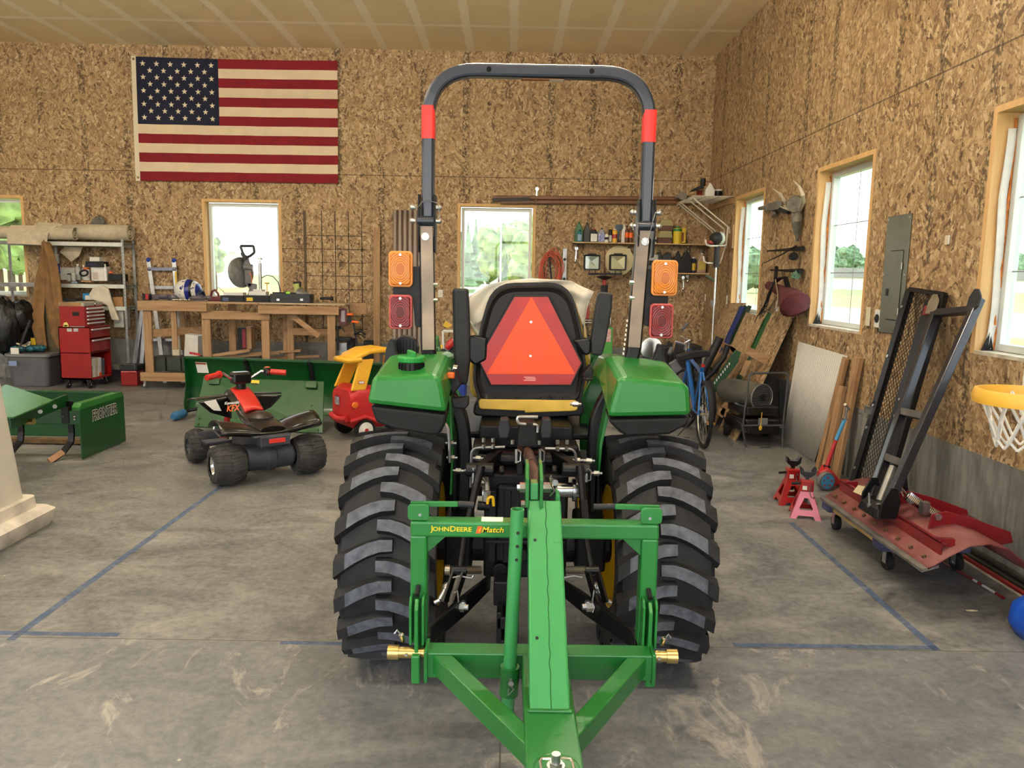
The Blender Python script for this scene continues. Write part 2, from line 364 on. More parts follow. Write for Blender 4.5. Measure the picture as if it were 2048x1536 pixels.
b = B(); b.box((XL-WT, YF-.25, ZC), (XR+WT+.4, YB+WT+.5, ZC+.2)); struct('ceiling', b, ceil)
# chalk lines snapped on the slab
n = NT('blue chalk'); nz = n.noise(n.tc, 9, 5, .75); n.col(lin((104, 128, 166)), .9); n.l(n.ramp(nz.outputs['Fac'], [(.3, (.12, .12, .12)), (.66, (.5, .5, .5))]), n.b.inputs['Alpha']); chalk = n.m
for k_, (x0, y0, x1, y1) in enumerate([(-2.22, 3.25, -2.18, 5.9), (-2.3, 3.30, -1.75, 3.335), (-1.0, 3.25, -.72, 3.275), (1.945, 3.28, 1.985, 5.1), (1.05, 3.29, 1.98, 3.325)]):
    b = B(); b.box((x0, y0, .0005), (x1, y1, .0012)); mk('chalk_line', b, chalk, floor)
# ---------------------------------------------------------------- windows
n = NT('window glass')
g = n.t.nodes.new('ShaderNodeBsdfTransparent'); gg = n.t.nodes.new('ShaderNodeBsdfGlossy'); gg.inputs['Roughness'].default_value = .02; gg.inputs['Color'].default_value = (1, 1, 1, 1)
g.inputs['Color'].default_value = (.93, .96, .95, 1); mx = n.t.nodes.new('ShaderNodeMixShader'); mx.inputs[0].default_value = .05
n.l(g.outputs[0], mx.inputs[1]); n.l(gg.outputs[0], mx.inputs[2]); n.l(mx.outputs[0], n.t.nodes['Material Output'].inputs['Surface']); glass = n.m
vinyl = mat('white vinyl frame', (214, 222, 220), .4); foam = mat('orange expanding foam', (206, 128, 62), .9, 0, .2, 30, .6, 90); wrap = mat('white house wrap', (222, 222, 218), .8, 0, .05, 10)
sillm = mat('pale sill', (206, 198, 178), .7, 0, .1, 12)
def window(i, ax, pos, u0, u1, z0, z1, bars=True):
    P = (lambda u, d, z: (u, pos+d, z)) if ax == 'x' else (lambda u, d, z: (pos+d, u, z))
    def bx(b, u, d, z):
        a, c = P(u[0], d[0], z[0]), P(u[1], d[1], z[1]); b.box([min(p, q) for p, q in zip(a, c)], [max(p, q) for p, q in zip(a, c)])
    b = B(); t = .038                                  # rough-sawn buck lining the opening, a little proud of the board
    bx(b, (u0-.002, u0+t), (-.004, WT), (z0, z1)); bx(b, (u1-t, u1+.002), (-.004, WT), (z0, z1)); bx(b, (u0+t, u1-t), (-.004, WT), (z1-t, z1+.002))
    r = struct('window_%d' % i, b, jamb)
    b = B(); bx(b, (u0+t, u1-t), (-.003, WT), (z0-.002, z0+.02)); mk('window_sill', b, sillm, r)
    f = .045; b = B(); d = (WT-.055, WT+.01); a, c = u0+t+.012, u1-t-.012; e, g_ = z0+.022, z1-t-.012
    bx(b, (a, a+f), d, (e, g_)); bx(b, (c-f, c), d, (e, g_)); bx(b, (a+f, c-f), d, (e, e+f)); bx(b, (a+f, c-f), d, (g_-f, g_))
    fr = mk('window_frame', b, vinyl, r, bev=.004)
    b = B(); bx(b, (a+f, c-f), (WT-.02, WT-.014), (e+f, g_-f)); mk('pane', b, glass, fr)
    if bars:
        b = B(); bx(b, ((a+c)/2-.004, (a+c)/2+.004), (WT-.024, WT-.021), (e+f, g_-f))
        for q in (1/3, 2/3): zz = e+f+(g_-e-2*f)*q; bx(b, (a+f, c-f), (WT-.024, WT-.021), (zz-.004, zz+.004))
        mk('glazing_bar', b, mat('grey glazing bar', (150, 156, 154), .5), fr)
    if bars:
        b = B(); pts = [V(P(u1-t-.006, WT-.062, z0+.03+(z1-z0-.1)*k/14)) for k in range(15)]
        for k, p in enumerate(pts): p += V(P(0, .006*sin(k*2.1), 0))-V(P(0, 0, 0))
        b.tube(pts, [.011+.004*sin(k*1.7) for k in range(15)], 6); mk('foam_bead', b, foam, r, smooth=True)
        def wf(u, v): return V(P(u1-t-.008-.012*abs(sin(v*9+u*3)), WT-.115+u*.05+.01*sin(v*7), z0+.03+(z1-z0-.16)*v))
        b = B(); b.grid(wf, 3, 16); mk('house_wrap', b, wrap, r, solid=.003, smooth=True)
        b = B(); q = V(P(u1-t-.014, WT-.14, z0+.02)); b.hexa([q, q+V(P(0, .075, 0))-V(P(0, 0, 0)), q+V(P(0, .045, .12))-V(P(0, 0, 0))], [p+V(P(-.006, 0, 0))-V(P(0, 0, 0)) for p in (q, q+V(P(0, .075, 0))-V(P(0, 0, 0)), q+V(P(0, .045, .12))-V(P(0, 0, 0)))])
        mk('wrap_corner', b, blackm, r)
    return r
for i, (a, c, e, g_) in enumerate(WB): window(i+1, 'x', YB, a, c, e, g_, False)
for i, (a, c, e, g_) in enumerate(WR): window(i+4, 'y', XR, a, c, e, g_)
# ---------------------------------------------------------------- outdoors
n = NT('fields'); s = n.sep(n.tc); dist = n.n('VectorMath', operation='LENGTH'); n.l(n.tc, dist.inputs[0]); nz = n.noise(n.tc, .35, 5, .7); nf = n.noise(n.tc, 3.5, 5, .8)
dd = n.math('ADD', n.math('DIVIDE', dist.outputs['Value'], 140.0), n.math('MULTIPLY', n.math('SUBTRACT', nz.outputs['Fac'], .5), .02))
k = n.ramp(dd, [(0, (96, 128, 48)), (.125, (100, 132, 50)), (.15, (150, 112, 56)), (.22, (160, 128, 66)), (.235, (190, 180, 150)), (.40, (192, 182, 152)), (.43, (176, 146, 76)), (.7, (170, 140, 70)), (.76, (92, 120, 56)), (1, (88, 112, 56))])
k = n.mix(.3, k, n.ramp(nf.outputs['Fac'], [(.3, (130, 116, 60)), (.7, (222, 208, 150))])); n.col(k, .9); fld = n.m
b = B(); b.box((-300, -300, -.6), (300, 400, -.16)); struct('ground', b, fld)
b = B(); b.box((-16, -20, -.159), (9, YF-.3, -.08)); struct('bounce_driveway', b, mat('pale bounce gravel', (206, 200, 188), .9, 0, .1, 20))  # unseen pale apron, added to bounce daylight onto the ceiling
leaf = mat('foliage', (132, 160, 96), .8, 0, .45, 1.2, 1, 3); leaf2 = mat('dark foliage', (104, 132, 92), .8, 0, .45, 1.2, 1, 3); bark = mat('bark', (90, 74, 56), .9)
def tree(x, y, h, w, conifer, label, m, grp):
    r = random.Random(int(x*7+y*3+h*11)); t = thing('tree', label, 'tree', (x, y, -.16), group=grp)
    b = B()
    if conifer:
        for k in range(9):
            f = k/9; b.lathe([(w*.5*(1-f)*r.uniform(.85, 1.1), h*(.08+.92*f)), (w*.28*(1-f), h*(.08+.92*f)+h*.12), (.02, h*(.1+.92*f)+h*.17)], (x+r.uniform(-.1, .1), y, -.16), n=9)
    else:
        for k in range(26):
            a = r.uniform(0, 6.28); q = r.uniform(0, .36)*w; z = h*r.uniform(.3, .86); s_ = w*r.uniform(.14, .26)*(1.15-abs(z/h-.55)*1.1)
            b.ball((x+q*cos(a), y+q*sin(a), z), s_, 8, (1, 1, r.uniform(.8, 1.3)))
    for i, v in enumerate(b.v): b.v[i] = v+V((r.uniform(-1, 1), r.uniform(-1, 1), r.uniform(-1, 1)))*w*.03
    mk('foliage', b, m, t); b = B(); b.cyl((x, y, -.2), (x, y, h*.4), w*.04, w*.03, 8); mk('trunk', b, bark, t)
# trees across the yard, seen through the back and side windows
for kk, (px, Y, h, w, cf) in enumerate([(1075-140, 62, 6.1, 2.2, 1), (951, 58, 5.0, 2, 1), (976, 66, 4.4, 4, 0), (1000, 60, 5.6, 4, 0), (1022, 62, 5.2, 4.2, 0), (1044, 55, 5.2, 3.4, 0), (1062, 60, 6.0, 4, 0), (921, 60, 5.4, 2.2, 1), (1034, 48, 2.9, 1, 1), (1011, 48, 2.8, 1, 1), (1057, 48, 2.9, 1, 1)]):
    Y0 = Y; Y = 44+(kk*5) % 11*6.4; h *= Y/Y0; w *= Y/Y0
    p = at(px, 540, Y=Y); tree(p.x, Y, h, w, cf, ['leafy green tree beyond the road, seen through the middle back window', 'pointed conifer beyond the road, seen through the middle back window'][cf], leaf2 if cf else leaf, 'trees through the middle back window')
for (px, Y, h, w, cf) in [(432, 70, 4.9, 2.2, 0), (454, 100, 4, 3, 0)]:
    p = at(px, 540, Y=Y); tree(p.x, Y, h, w, cf, ['slim distant tree seen through the back window behind the saw', 'low distant tree seen through the back window behind the saw'][int(px > 440)], leaf, 'trees through the bench window')
for (px, Y, h, w, cf) in [(0, 52, 7.4, 5, 0), (22, 44, 7.6, 5.2, 0), (40, 60, 7.4, 4, 0), (-22, 68, 9, 5, 0)]:
    p = at(px, 540, Y=Y); tree(p.x, Y, h, w, cf, 'bushy green tree seen through the left back window', leaf, 'trees through the left back window')
for kk, (px, Y, h, w) in enumerate([(1490, 105, 5.5, 9), (1512, 150, 4.8, 14), (1660, 150, 7, 16), (1685, 150, 8, 14), (1712, 150, 6.4, 12), (1742, 150, 5.4, 12), (2040, 120, 5, 9), (2062, 150, 6, 9)]):
    Y0 = Y; Y = Y+kk*17; h *= Y/Y0; w = min(w, 8)*Y/Y0*.9
    p = at(px, 552, Y=Y); tree(p.x, Y, h, w, 0, 'distant rounded tree on the horizon, seen through a right hand window', leaf2, 'horizon trees through the right windows')
sid = mat('pale siding', (232, 230, 222), .7); rf = mat('grey roof', (150, 146, 140), .8)
def house(px, Y, w, h, name, label):
    p = at(px, 545, Y=Y); t = thing(name, label, 'building', (p.x, Y, -.16)); b = B(); b.box((p.x-w/2, Y, -.2), (p.x+w/2, Y+6, h*.55)); mk('wall', b, sid, t)
    b = B(); b.prism([(-w*.56, h*.55), (w*.56, h*.55), (w*.4, h), (-w*.4, h)], (p.x, Y+6.5, 0), (1, 0, 0), (0, 0, 1), 7); mk('roof', b, rf, t)
house(1700, 170, 22, 4.6, 'farmhouse', 'long white farmhouse on the horizon, seen through the middle right window')
house(1000, 118, 9, 3.2, 'house', 'low pale house among the trees, seen through the middle back window'); house(2046, 160, 14, 4.6, 'barn', 'low grey-roofed barn seen through the nearest right window')
house(424, 80, 2.6, 3.4, 'shed', 'small shed at the field edge, seen through the window behind the saw')
b = B(); a0, a1 = at(905, 540, Y=34), at(1075, 541, Y=34)
b.box((a0.x, 34, 1.02), (a1.x, 34.05, 1.12)); [b.box((a0.x+.2+k*1.0, 34, -.16), (a0.x+.26+k*1.0, 34.05, 1.02)) for k in (0, 2.2, 3.6)]; one('fence', 'white rail fence across the yard, seen through the middle back window', 'fence', b, sid)
b = B(); p = at(1001, 540, Y=40); b.cyl((p.x, 40, -.16), (p.x, 40, 4.6), .04, n=8); one('flagpole', 'thin white pole standing in the yard outside the middle back window', 'pole', b, sid)
for (px, Y) in [(984, 38), (1030, 42)]:
    p = at(px, 548, Y=Y); t = thing('car', 'pale parked %s outside the middle back window' % ('pickup, left of the two,' if px < 1000 else 'car, right of the two,'), 'car', (p.x, Y, -.16))
    b = B(); b.prism([(-1.6, .3), (-1.6, .85), (-.9, .9), (-.5, 1.35), (.6, 1.35), (1.0, .9), (1.6, .85), (1.6, .3)], (p.x, Y+.8, -.16), (1, 0, 0), (0, 0, 1), 1.6); mk('body', b, sid, t, bev=.05)
    for sx in (-1, 1): b = B(); b.cyl((p.x+sx, Y-.82, .14), (p.x+sx, Y-.6, .14), .3); mk('wheel', b, rub, t)
# ---------------------------------------------------------------- daylight
w = bpy.data.worlds.new('world'); bpy.context.scene.world = w; w.use_nodes = True; nt = w.node_tree; bg = nt.nodes['Background']
tc = nt.nodes.new('ShaderNodeTexCoord'); sp = nt.nodes.new('ShaderNodeSeparateXYZ'); rp = nt.nodes.new('ShaderNodeValToRGB'); nt.links.new(tc.outputs['Generated'], sp.inputs[0]); nt.links.new(sp.outputs[2], rp.inputs['Fac'])
rp.color_ramp.elements[0].position = 0; rp.color_ramp.elements[0].color = (1, .98, .95, 1); rp.color_ramp.elements[1].position = .7; rp.color_ramp.elements[1].color = (.72, .84, 1, 1)
nt.links.new(rp.outputs['Color'], bg.inputs['Color']); bg.inputs['Strength'].default_value = 2.7
sl = bpy.data.lights.new('sun', 'SUN'); sl.energy = 3.2; sl.angle = radians(.6); sl.color = (1, .95, .86); so = bpy.data.objects.new('sun', sl); C.objects.link(so); 
so.rotation_euler = V((.62, -.16, -1.3)).to_track_quat('-Z', 'Y').to_euler()
# unseen tube lights added to brighten the room, hung nearer the door
tubm = mat('fill light tube', (255, 244, 226), .5, emit=120)
for iy, y in enumerate((1.2, 6.0)):
    for ix, x in enumerate((-7.6, -3.4, .6)):
        t = thing('ceiling_fill_light', '%s added fill tube light in the row %s the big doors' % (['left', 'middle', 'right'][ix], ['nearer', 'farther from'][iy]), 'light', (x, y, 4.1)); b = B(); b.box((x-1.24, y-.014, 4.15), (x+1.24, y+.014, 4.17)); b.box((x-1.24, y-.02, 4.08), (x-1.2, y+.02, 4.16)); b.box((x+1.2, y-.02, 4.08), (x+1.24, y+.02, 4.16)); mk('housing', b, white, t)
        b = B(); b.cyl((x-1.2, y, 4.10), (x+1.2, y, 4.10), .022, n=8); mk('tube', b, tubm, t); b = B(); [b.cyl((x+q, y, 4.19), (x+q, y, ZC), .003, n=5) for q in (-1, 1)]; mk('fill_light_chain', b, galv, t)
# the door opening and the windows guide the sampling of the sky
def portal(c, sx, sy, nrm):
    l = bpy.data.lights.new('portal', 'AREA'); l.shape = 'RECTANGLE'; l.size = sx; l.size_y = sy; l.cycles.is_portal = True
    o = bpy.data.objects.new('portal', l); C.objects.link(o); o.location = c; o.rotation_euler = V(nrm).to_track_quat('-Z', 'Z').to_euler()
portal((-.6, YF-WT-.05, DH/2), 6.2, DH, (0, 1, 0)); portal((-7.1, YF-WT-.05, DH/2), 5.6, DH, (0, 1, 0))
for (a, c, e, g_) in WB: portal(((a+c)/2, YB+WT+.03, (e+g_)/2), c-a, g_-e, (0, -1, 0))
for (a, c, e, g_) in WR: portal((XR+WT+.03, (a+c)/2, (e+g_)/2), c-a, g_-e, (-1, 0, 0))
sc = bpy.context.scene; sc.view_settings.view_transform = 'Standard'; sc.view_settings.look = 'None'; sc.view_settings.exposure = 0.52; sc.view_settings.gamma = 1; sc.view_settings.use_curve_mapping = False
sc.cycles.max_bounces = 8; sc.cycles.diffuse_bounces = 4; sc.cycles.transparent_max_bounces = 16; sc.cycles.sample_clamp_indirect = 8; sc.cycles.use_denoising = True
sc.cycles.use_adaptive_sampling = True; sc.cycles.adaptive_threshold = .1; sc.cycles.adaptive_min_samples = 8; sc.cycles.caustics_reflective = False; sc.cycles.caustics_refractive = False
# ================================================================ compact tractor, seen from behind
tr = thing('tractor', 'green compact tractor seen from behind with orange warning triangle and black roll bar', 'tractor', (.085, 3.3, 0))
TX = .083
lugtop = mat('dusty tread face', (92, 97, 107), .75, 0, .25, 30, .15, 80); rubt = mat('tyre rubber', (30, 31, 33), .7, 0, .4, 14, .3, 40)
def tyre(parent, x0, x1, cy, cz, R, side, nl=20, lugh=.03, rim=.25):
    "tyre with chevron lugs; axis along x"
    xc, hw = (x0+x1)/2, (x1-x0)/2; b = B()
    prof = [(rim, -hw*.80), (rim+.03, -hw*.9), (R*.72, -hw*.98), (R*.86, -hw*.98), (R-lugh-.012, -hw*.88), (R-lugh-.002, -hw*.5), (R-lugh, 0), (R-lugh-.002, hw*.5), (R-lugh-.012, hw*.88), (R*.86, hw*.98), (R*.72, hw*.98), (rim+.03, hw*.9), (rim, hw*.80)]
    b.lathe(prof, (xc, cy, cz), (1, 0, 0), 60, cap=False)
    pitch = 2*pi/nl
    def pt(x, phi, r): return V((xc+x, cy-r*cos(phi), cz+r*sin(phi)))      # phi 0 faces the door, grows upwards
    for sgn, off in ((-1, 0), (1, .5)):
        for k in range(nl):
            p0 = (k+off)*pitch; st = []
            for t in (0, .22, .42, .62, .8, .92, 1.0):
                x = sgn*(-.16+1.16*t)*hw if t < 1 else sgn*hw*1.0
                r = R-.012*(abs(x)/hw)**3; ph = p0-.20*((t*1.16-.16)**1.6 if t > .14 else 0)
                wd = .052*(1+.45*t); r0 = R-lugh-.02
                st.append((x, ph, wd/R, r, r0))
            # shoulder end drops down the side wall
            x, ph, wd, r, r0 = st[-1]; st.append((x*.985, ph-.02, wd*.95, R*.885, R*.8))
            rings = []
            for (x, ph, wd, r, r0) in st: rings.append([pt(x, ph-wd*.72, r0), pt(x, ph+wd*.72, r0), pt(x, ph+wd*.40, r), pt(x, ph-wd*.40, r)])
            o = len(b.v); b.v += [p for rg in rings for p in rg]
            for i in range(len(rings)-1):
                for j in range(4):
                    b.f.append((o+i*4+j, o+i*4+(j+1) % 4, o+i*4+4+(j+1) % 4, o+i*4+4+j)); b.m.append(1 if (j == 2 and i < 4) else 0)
            b.f.append((o, o+3, o+2, o+1)); b.m.append(0); e = o+(len(rings)-1)*4; b.f.append((e, e+1, e+2, e+3)); b.m.append(0)
    return mk('tyre', b, [rubt, lugtop], parent, smooth=25)
for sd, (x0, x1) in (('left', (-.645, -.262)), ('right', (.428, .811))):
    b = B(); xc = (x0+x1)/2; s_ = -1 if sd == 'left' else 1
    b.lathe([(.255, -.17), (.265, -.172), (.245, -.15), (.235, -.02), (.12, .0), (.06, .0), (.06, .03), (.12, .03), (.235, .02), (.245, .15), (.265, .172)], (xc, 3.24, .488), (1, 0, 0), 40, cap=False)
    wh = mk('rear_wheel', b, yellow, tr, smooth=True); tyre(wh, x0, x1, 3.24, .488, .488, s_)
    for k in range(6): b = B(); a = k*pi/3; b.cyl((xc+s_*.0-.012, 3.24+.09*cos(a), .488+.09*sin(a)), (xc+.042, 3.24+.09*cos(a), .488+.09*sin(a)), .012, n=6); mk('wheel_nut', b, steel, wh)
for x0 in (-.50, .46):
    b = B(); b.lathe([(.16, -.1), (.13, -.02), (.05, 0), (.05, .02), (.13, .02), (.16, .1)], (x0+.11, 4.75, .3), (1, 0, 0), 28, cap=False); wh = mk('front_wheel', b, yellow, tr, smooth=True)
    b = B(); b.lathe([(.16, -.1), (.25, -.11), (.28, -.08), (.30, 0), (.28, .08), (.25, .11), (.16, .1)], (x0+.11, 4.75, .3), (1, 0, 0), 32, cap=False); mk('tyre', b, rubt, wh, smooth=True)
# housings, axle
b = B(); b.box((TX-.17, 3.02, .42), (TX+.17, 4.3, .86)); b.box((TX-.12, 2.98, .5), (TX+.12, 3.04, .82)); b.cyl((-.3, 3.24, .488), (.46, 3.24, .488), .075, n=20); b.box((-.26, 3.14, .40), (-.14, 3.36, .62)); b.box((.30, 3.14, .40), (.43, 3.36, .62))
b.box((TX-.14, 4.3, .45), (TX+.14, 5.0, .62)); b.cyl((-.42, 4.75, .3), (.58, 4.75, .3), .04); b.box((TX-.08, 4.6, .28), (TX+.08, 4.9, .5))
gear = mat('black gearbox casting', (11, 12, 15), .45, 0, .25, 12, .15, 30, spec=.3)
mk('transmission', b, gear, tr, bev=.012)
b = B(); [b.box((TX-.15+k*.06, 2.975, .50), (TX-.12+k*.06, 3.0, .80)) for k in range(5)]; b.box((TX-.16, 2.96, .585), (TX+.16, 2.99, .60)); b.cyl((TX-.1, 2.97, .47), (TX-.1, 3.0, .47), .03); b.cyl((TX+.1, 2.97, .47), (TX+.1, 3.0, .47), .03)
b.cyl((TX-.02, 2.9, .56), (TX-.02, 3.0, .56), .028, n=16); mk('casting_rib', b, gear, tr, bev=.004)
b = B(); q = at(1002, 1160, Y=2.95); b.box((TX-.125, 2.88, .36), (TX-.04, 2.98, .46)); b.box((TX-.11, 2.78, .255), (TX-.09, 3.0, .38)); b.box((TX-.045, 2.78, .255), (TX-.025, 3.0, .38)); b.box((TX-.11, 2.78, .25), (TX-.025, 3.2, .268)); b.box((TX-.11, 2.78, .31), (TX-.025, 2.8, .36)); mk('drawbar_hitch', b, black, tr, bev=.006)
# operator platform and frame under the seat
b = B(); b.box((-.15, 3.15, .862), (.32, 4.6, .90)); b.box((-.14, 3.12, .93), (-.045, 3.25, .955)); b.box((.20, 3.12, .93), (.30, 3.25, .955)); b.box((-.235, 3.5, .90), (.40, 4.4, .93))
b.box((-.12, 3.3, .90), (.29, 3.95, 1.0)); b.box((-.24, 3.3, .40), (-.215, 3.6, .93)); b.box((.385, 3.3, .40), (.41, 3.6, .93)); mk('platform', b, gear, tr, bev=.008)
b = B(); pts = fillet([at(941, 975, Y=3.1), at(943, 896, Y=3.1), at(1010, 894, Y=3.1)], .03); b.tube(pts, .006, 6); mk('hydraulic_pipe', b, galv, tr, smooth=True); b = B(); pts = fillet([at(1088, 897, Y=3.1), at(1150, 898, Y=3.1), at(1158, 985, Y=3.1)], .03); b.tube(pts, .006, 6); mk('hydraulic_pipe', b, galv, tr, smooth=True)
for (px, py) in ((967, 884), (986, 884), (1115, 888), (1134, 888), (1025, 888), (1078, 889), (967, 897), (986, 897), (1115, 902), (1133, 902)):
    b = B(); p = at(px, py, Y=3.09); b.cyl(p, p+V((0, 0, .016)), .008, n=6); mk('bolt', b, steel, tr)
for (px, py) in ((952, 916), (1150, 920), (935, 941), (1188, 946), (897, 886), (899, 915), (912, 941), (1173, 921), (1146, 808)):
    b = B(); p = at(px, py, Y=3.12); b.cyl(p, p+V((.022, -.004, 0)), .012, n=6); b.cyl(p-V((.012, 0, 0)), p+V((.034, -.004, 0)), .006, n=8); mk('bolt', b, steel, tr)
# three-point lift: rock shaft, lift arms, links
b = B(); z0 = .86
b.cyl((TX-.2, 3.16, .885), (TX+.2, 3.16, .885), .035); mk('rock_shaft', b, gear, tr)
for s_ in (-1, 1):
    e = at(960 if s_ < 0 else 1152, 940, Y=2.92); b = B()
    b.bar(V((TX+s_*.12, 3.16, .90)), e+V((0, .0, 0)), .045, .055, t1=.8); b.cyl(e-V((.055, 0, 0)), e+V((.055, 0, 0)), .028, n=14); b.cyl(e-V((.075*s_, 0, 0)), e-V((.095*s_, 0, 0)), .02, n=6); mk('lift_arm', b, gear, tr, bev=.005)
    pa, pb, pc = at(962 if s_ < 0 else 1160, 932, Y=2.88), at(929 if s_ < 0 else 1172, 1070, Y=2.78), at(920 if s_ < 0 else 1184, 1140, Y=2.72); b = B()
    b.tube([pa, pa.lerp(pb, .25), pb, pc], [.017, .015, .012, .012], 10)
    if s_ > 0: b.bar(pa.lerp(pb, .5), pb, .026, .026)
    pd = at(899 if s_ < 0 else 1202, 1205, Y=2.66); dr = (pd-pc)
    for o_ in (-.018, .018): b.bar(pc+V((o_, 0, 0)), pd+V((o_, 0, 0)), .009, .03)
    b.cyl(pc-V((.024, 0, .0)), pc+V((.024, 0, 0)), .017); mk('lift_link', b, black, tr, smooth=True)
    b = B(); b.cyl(pd+V((-.05*s_, -.0, 0)), pd+V((.05*-s_, -.02, 0)), .011); b.cyl(pd-V((.03*s_, .015, .008)), pd-V((.055*s_, .018, .008)), .019, n=6); b.cyl(pd-V((.055*s_, .018, .008)), pd-V((.07*s_, .02, .008)), .011, n=10); mk('lift_pin', b, steel, tr)
    b = B(); b.tube([pd+V((-.03*s_*0+.02*-s_, -.03, .05)), pd+V((.03*-s_, -.03, .06)), pd+V((.035*-s_, -.03, .02)), pd+V((.025*-s_, -.03, -.005)), pd+V((.032*-s_, -.03, -.025))], .0028, 6); mk('hair_pin', b, chrome, tr, smooth=True)
    b = B(); k0 = at(905 if s_ < 0 else 1165, 1155, Y=2.70); b.tube([k0, k0+V((.03*-s_, 0, .006)), k0+V((.07*-s_, 0, -.002)), k0+V((.078*-s_, 0, .01))], .0035, 6); mk('linch_pin', b, steel, tr, smooth=True)
    # lower draft arm
    a0 = at(978 if s_ < 0 else 1112, 1165, Y=2.98); a1 = V((-.255 if s_ < 0 else .44, 2.36, .475)); b = B()
    b.bar(a0, a0.lerp(a1, .45)+V((0, 0, .0)), .02, .075, t0=.8); b.bar(a0.lerp(a1, .45), a1, .02, .075, t1=.8); b.cyl(a1-V((.02, 0, 0)), a1+V((.02, 0, 0)), .036, n=18); mk('draft_arm', b, black, tr, bev=.004)
    # sway link
    c0, c1 = at(960 if s_ < 0 else 1136, 1140, Y=2.98), at(900 if s_ < 0 else 1182, 1140, Y=2.9); b = B(); b.cyl(c0, c1, .016); b.cyl(c1, c1+V((.02*s_, 0, 0)), .02); mk('sway_bar', b, mat('nickel tube', (168, 160, 140), .35, .8), tr, smooth=True)
    d0, d1 = at(895 if s_ < 0 else 1195, 1175, Y=2.75), at(880 if s_ < 0 else 1212, 1200, Y=2.72); b = B(); b.cyl(d0, d1, .016, .011, 10); b.ball(d0, .022, 10); b.cyl(d1, d1+V((.02*s_, 0, -.01)), .008); mk('sway_chain', b, steel, tr, smooth=True)
# top link and its pins
b = B(); p, q = at(1055, 905, Y=2.98), at(1077, 965, Y=2.40); b.cyl(p, p.lerp(q, .45), .022); b.cyl(p.lerp(q, .45), q, .017, .026); b.ball(q, .034, 14, (.7, 1, 1)); mk('top_link', b, mat('worn black and rust steel', (40, 36, 34), .5, .4, 0, 8, col2=(90, 60, 44)), tr, smooth=True)
b = B(); p = at(1040, 925, Y=2.93); b.box(p-V((.012, .01, .05)), p+V((.012, .08, .05))); mk('top_link_bracket', b, gear, tr, bev=.004); b = B(); p = at(1086, 925, Y=2.93); b.box(p-V((.01, .01, .05)), p+V((.01, .08, .05))); mk('top_link_bracket', b, gear, tr, bev=.004)
for px, py in ((1033, 908), (1080, 908), (947, 944), (1173, 946)):
    b = B(); p = at(px, py, Y=2.9); b.cyl(p+V((0, 0, .018)), p-V((0, 0, .035)), .007); b.tube([p+V((.004, -.008, .02)), p+V((.016, -.008, .01)), p+V((.016, -.008, -.025)), p+V((.004, -.008, -.03))], .003, 6); mk('linch_pin', b, steel, tr, smooth=True)
# rear boot over the linkage, rockers, hook rod
def slab(name, pts, Y, th, m, parent, bev=.006, label=None):
    "outline given in the picture on the plane Y, extruded away from the door"
    P = [at(x, y, Y=Y) for x, y in pts]; b = B(); b.hexa(P, [p+V((0, th, 0)) for p in P]); return mk(name, b, m, parent, bev=bev, label=label)
slab('rubber_boot', [(1040, 846), (1070, 846), (1076, 870), (1077, 897), (1034, 897), (1035, 875)], 3.08, .1, mat('black rubber boot', (12, 12, 13), .7), tr, .01)
for x in (1009, 1093): slab('damper', [(x-8, 838), (x+8, 838), (x+12, 856), (x+8, 877), (x-10, 877), (x-13, 860)], 3.1, .06, dgrey, tr, .006)
b = B(); b.tube(fillet([at(1052, 849, Y=3.05), at(1036, 847, Y=3.05), at(1034, 834, Y=3.05), at(1076, 834, Y=3.05)], .02), .007, 8); b.tube(fillet([at(1066, 849, Y=3.05), at(1076, 850, Y=3.05), at(1075, 865, Y=3.05)], .01), .006, 8); mk('hook_rod', b, steel, tr, smooth=True)
# hydraulic fittings
b = B(); p = at(965, 955, Y=2.95); b.tube(fillet([at(964, 955, Y=2.97), at(974, 958, Y=2.95), at(975, 982, Y=2.93)], .02), .011, 10); p = at(974, 987, Y=2.92); b.cyl(p+V((0, .0, .01)), p-V((0, 0, .03)), .016, n=6); b.cyl(at(965, 985, Y=2.97), at(980, 985, Y=2.97), .034, n=18); mk('hydraulic_elbow', b, steel, tr, smooth=True)
b = B(); b.tube(fillet([at(975, 1008, Y=2.9), at(976, 996, Y=2.9), at(986, 993, Y=2.9), at(987, 1012, Y=2.9)], .012), .006, 8); mk('yellow_loop', b, yellow, tr, smooth=True)
b = B(); p, q = at(955, 1011, Y=2.92), at(980, 1013, Y=2.92); b.cyl(p, q, .018); p, q = at(1110, 980, Y=2.95), at(1145, 980, Y=2.95); mk('coupling_body', b, gear, tr, smooth=True)
b = B(); b.cyl(p, q, .03, n=20); b.cyl(q, q+V((.012, 0, 0)), .045, n=24); b.cyl(q+V((.03, 0, 0)), q+V((.042, 0, 0)), .042, n=24); b.cyl(q+V((.012, 0, 0)), q+V((.03, 0, 0)), .03, n=20); mk('remote_coupler', b, mat('polished steel', (176, 178, 180), .22, .95), tr, smooth=True)
b = B(); p = at(1110, 963, Y=2.93); b.cyl(p, p+V((0, -.02, 0)), .012); b.cyl(p+V((-.016, 0, .025)), p+V((-.016, 0, -.006)), .003); mk('valve_stem', b, steel, tr, smooth=True)
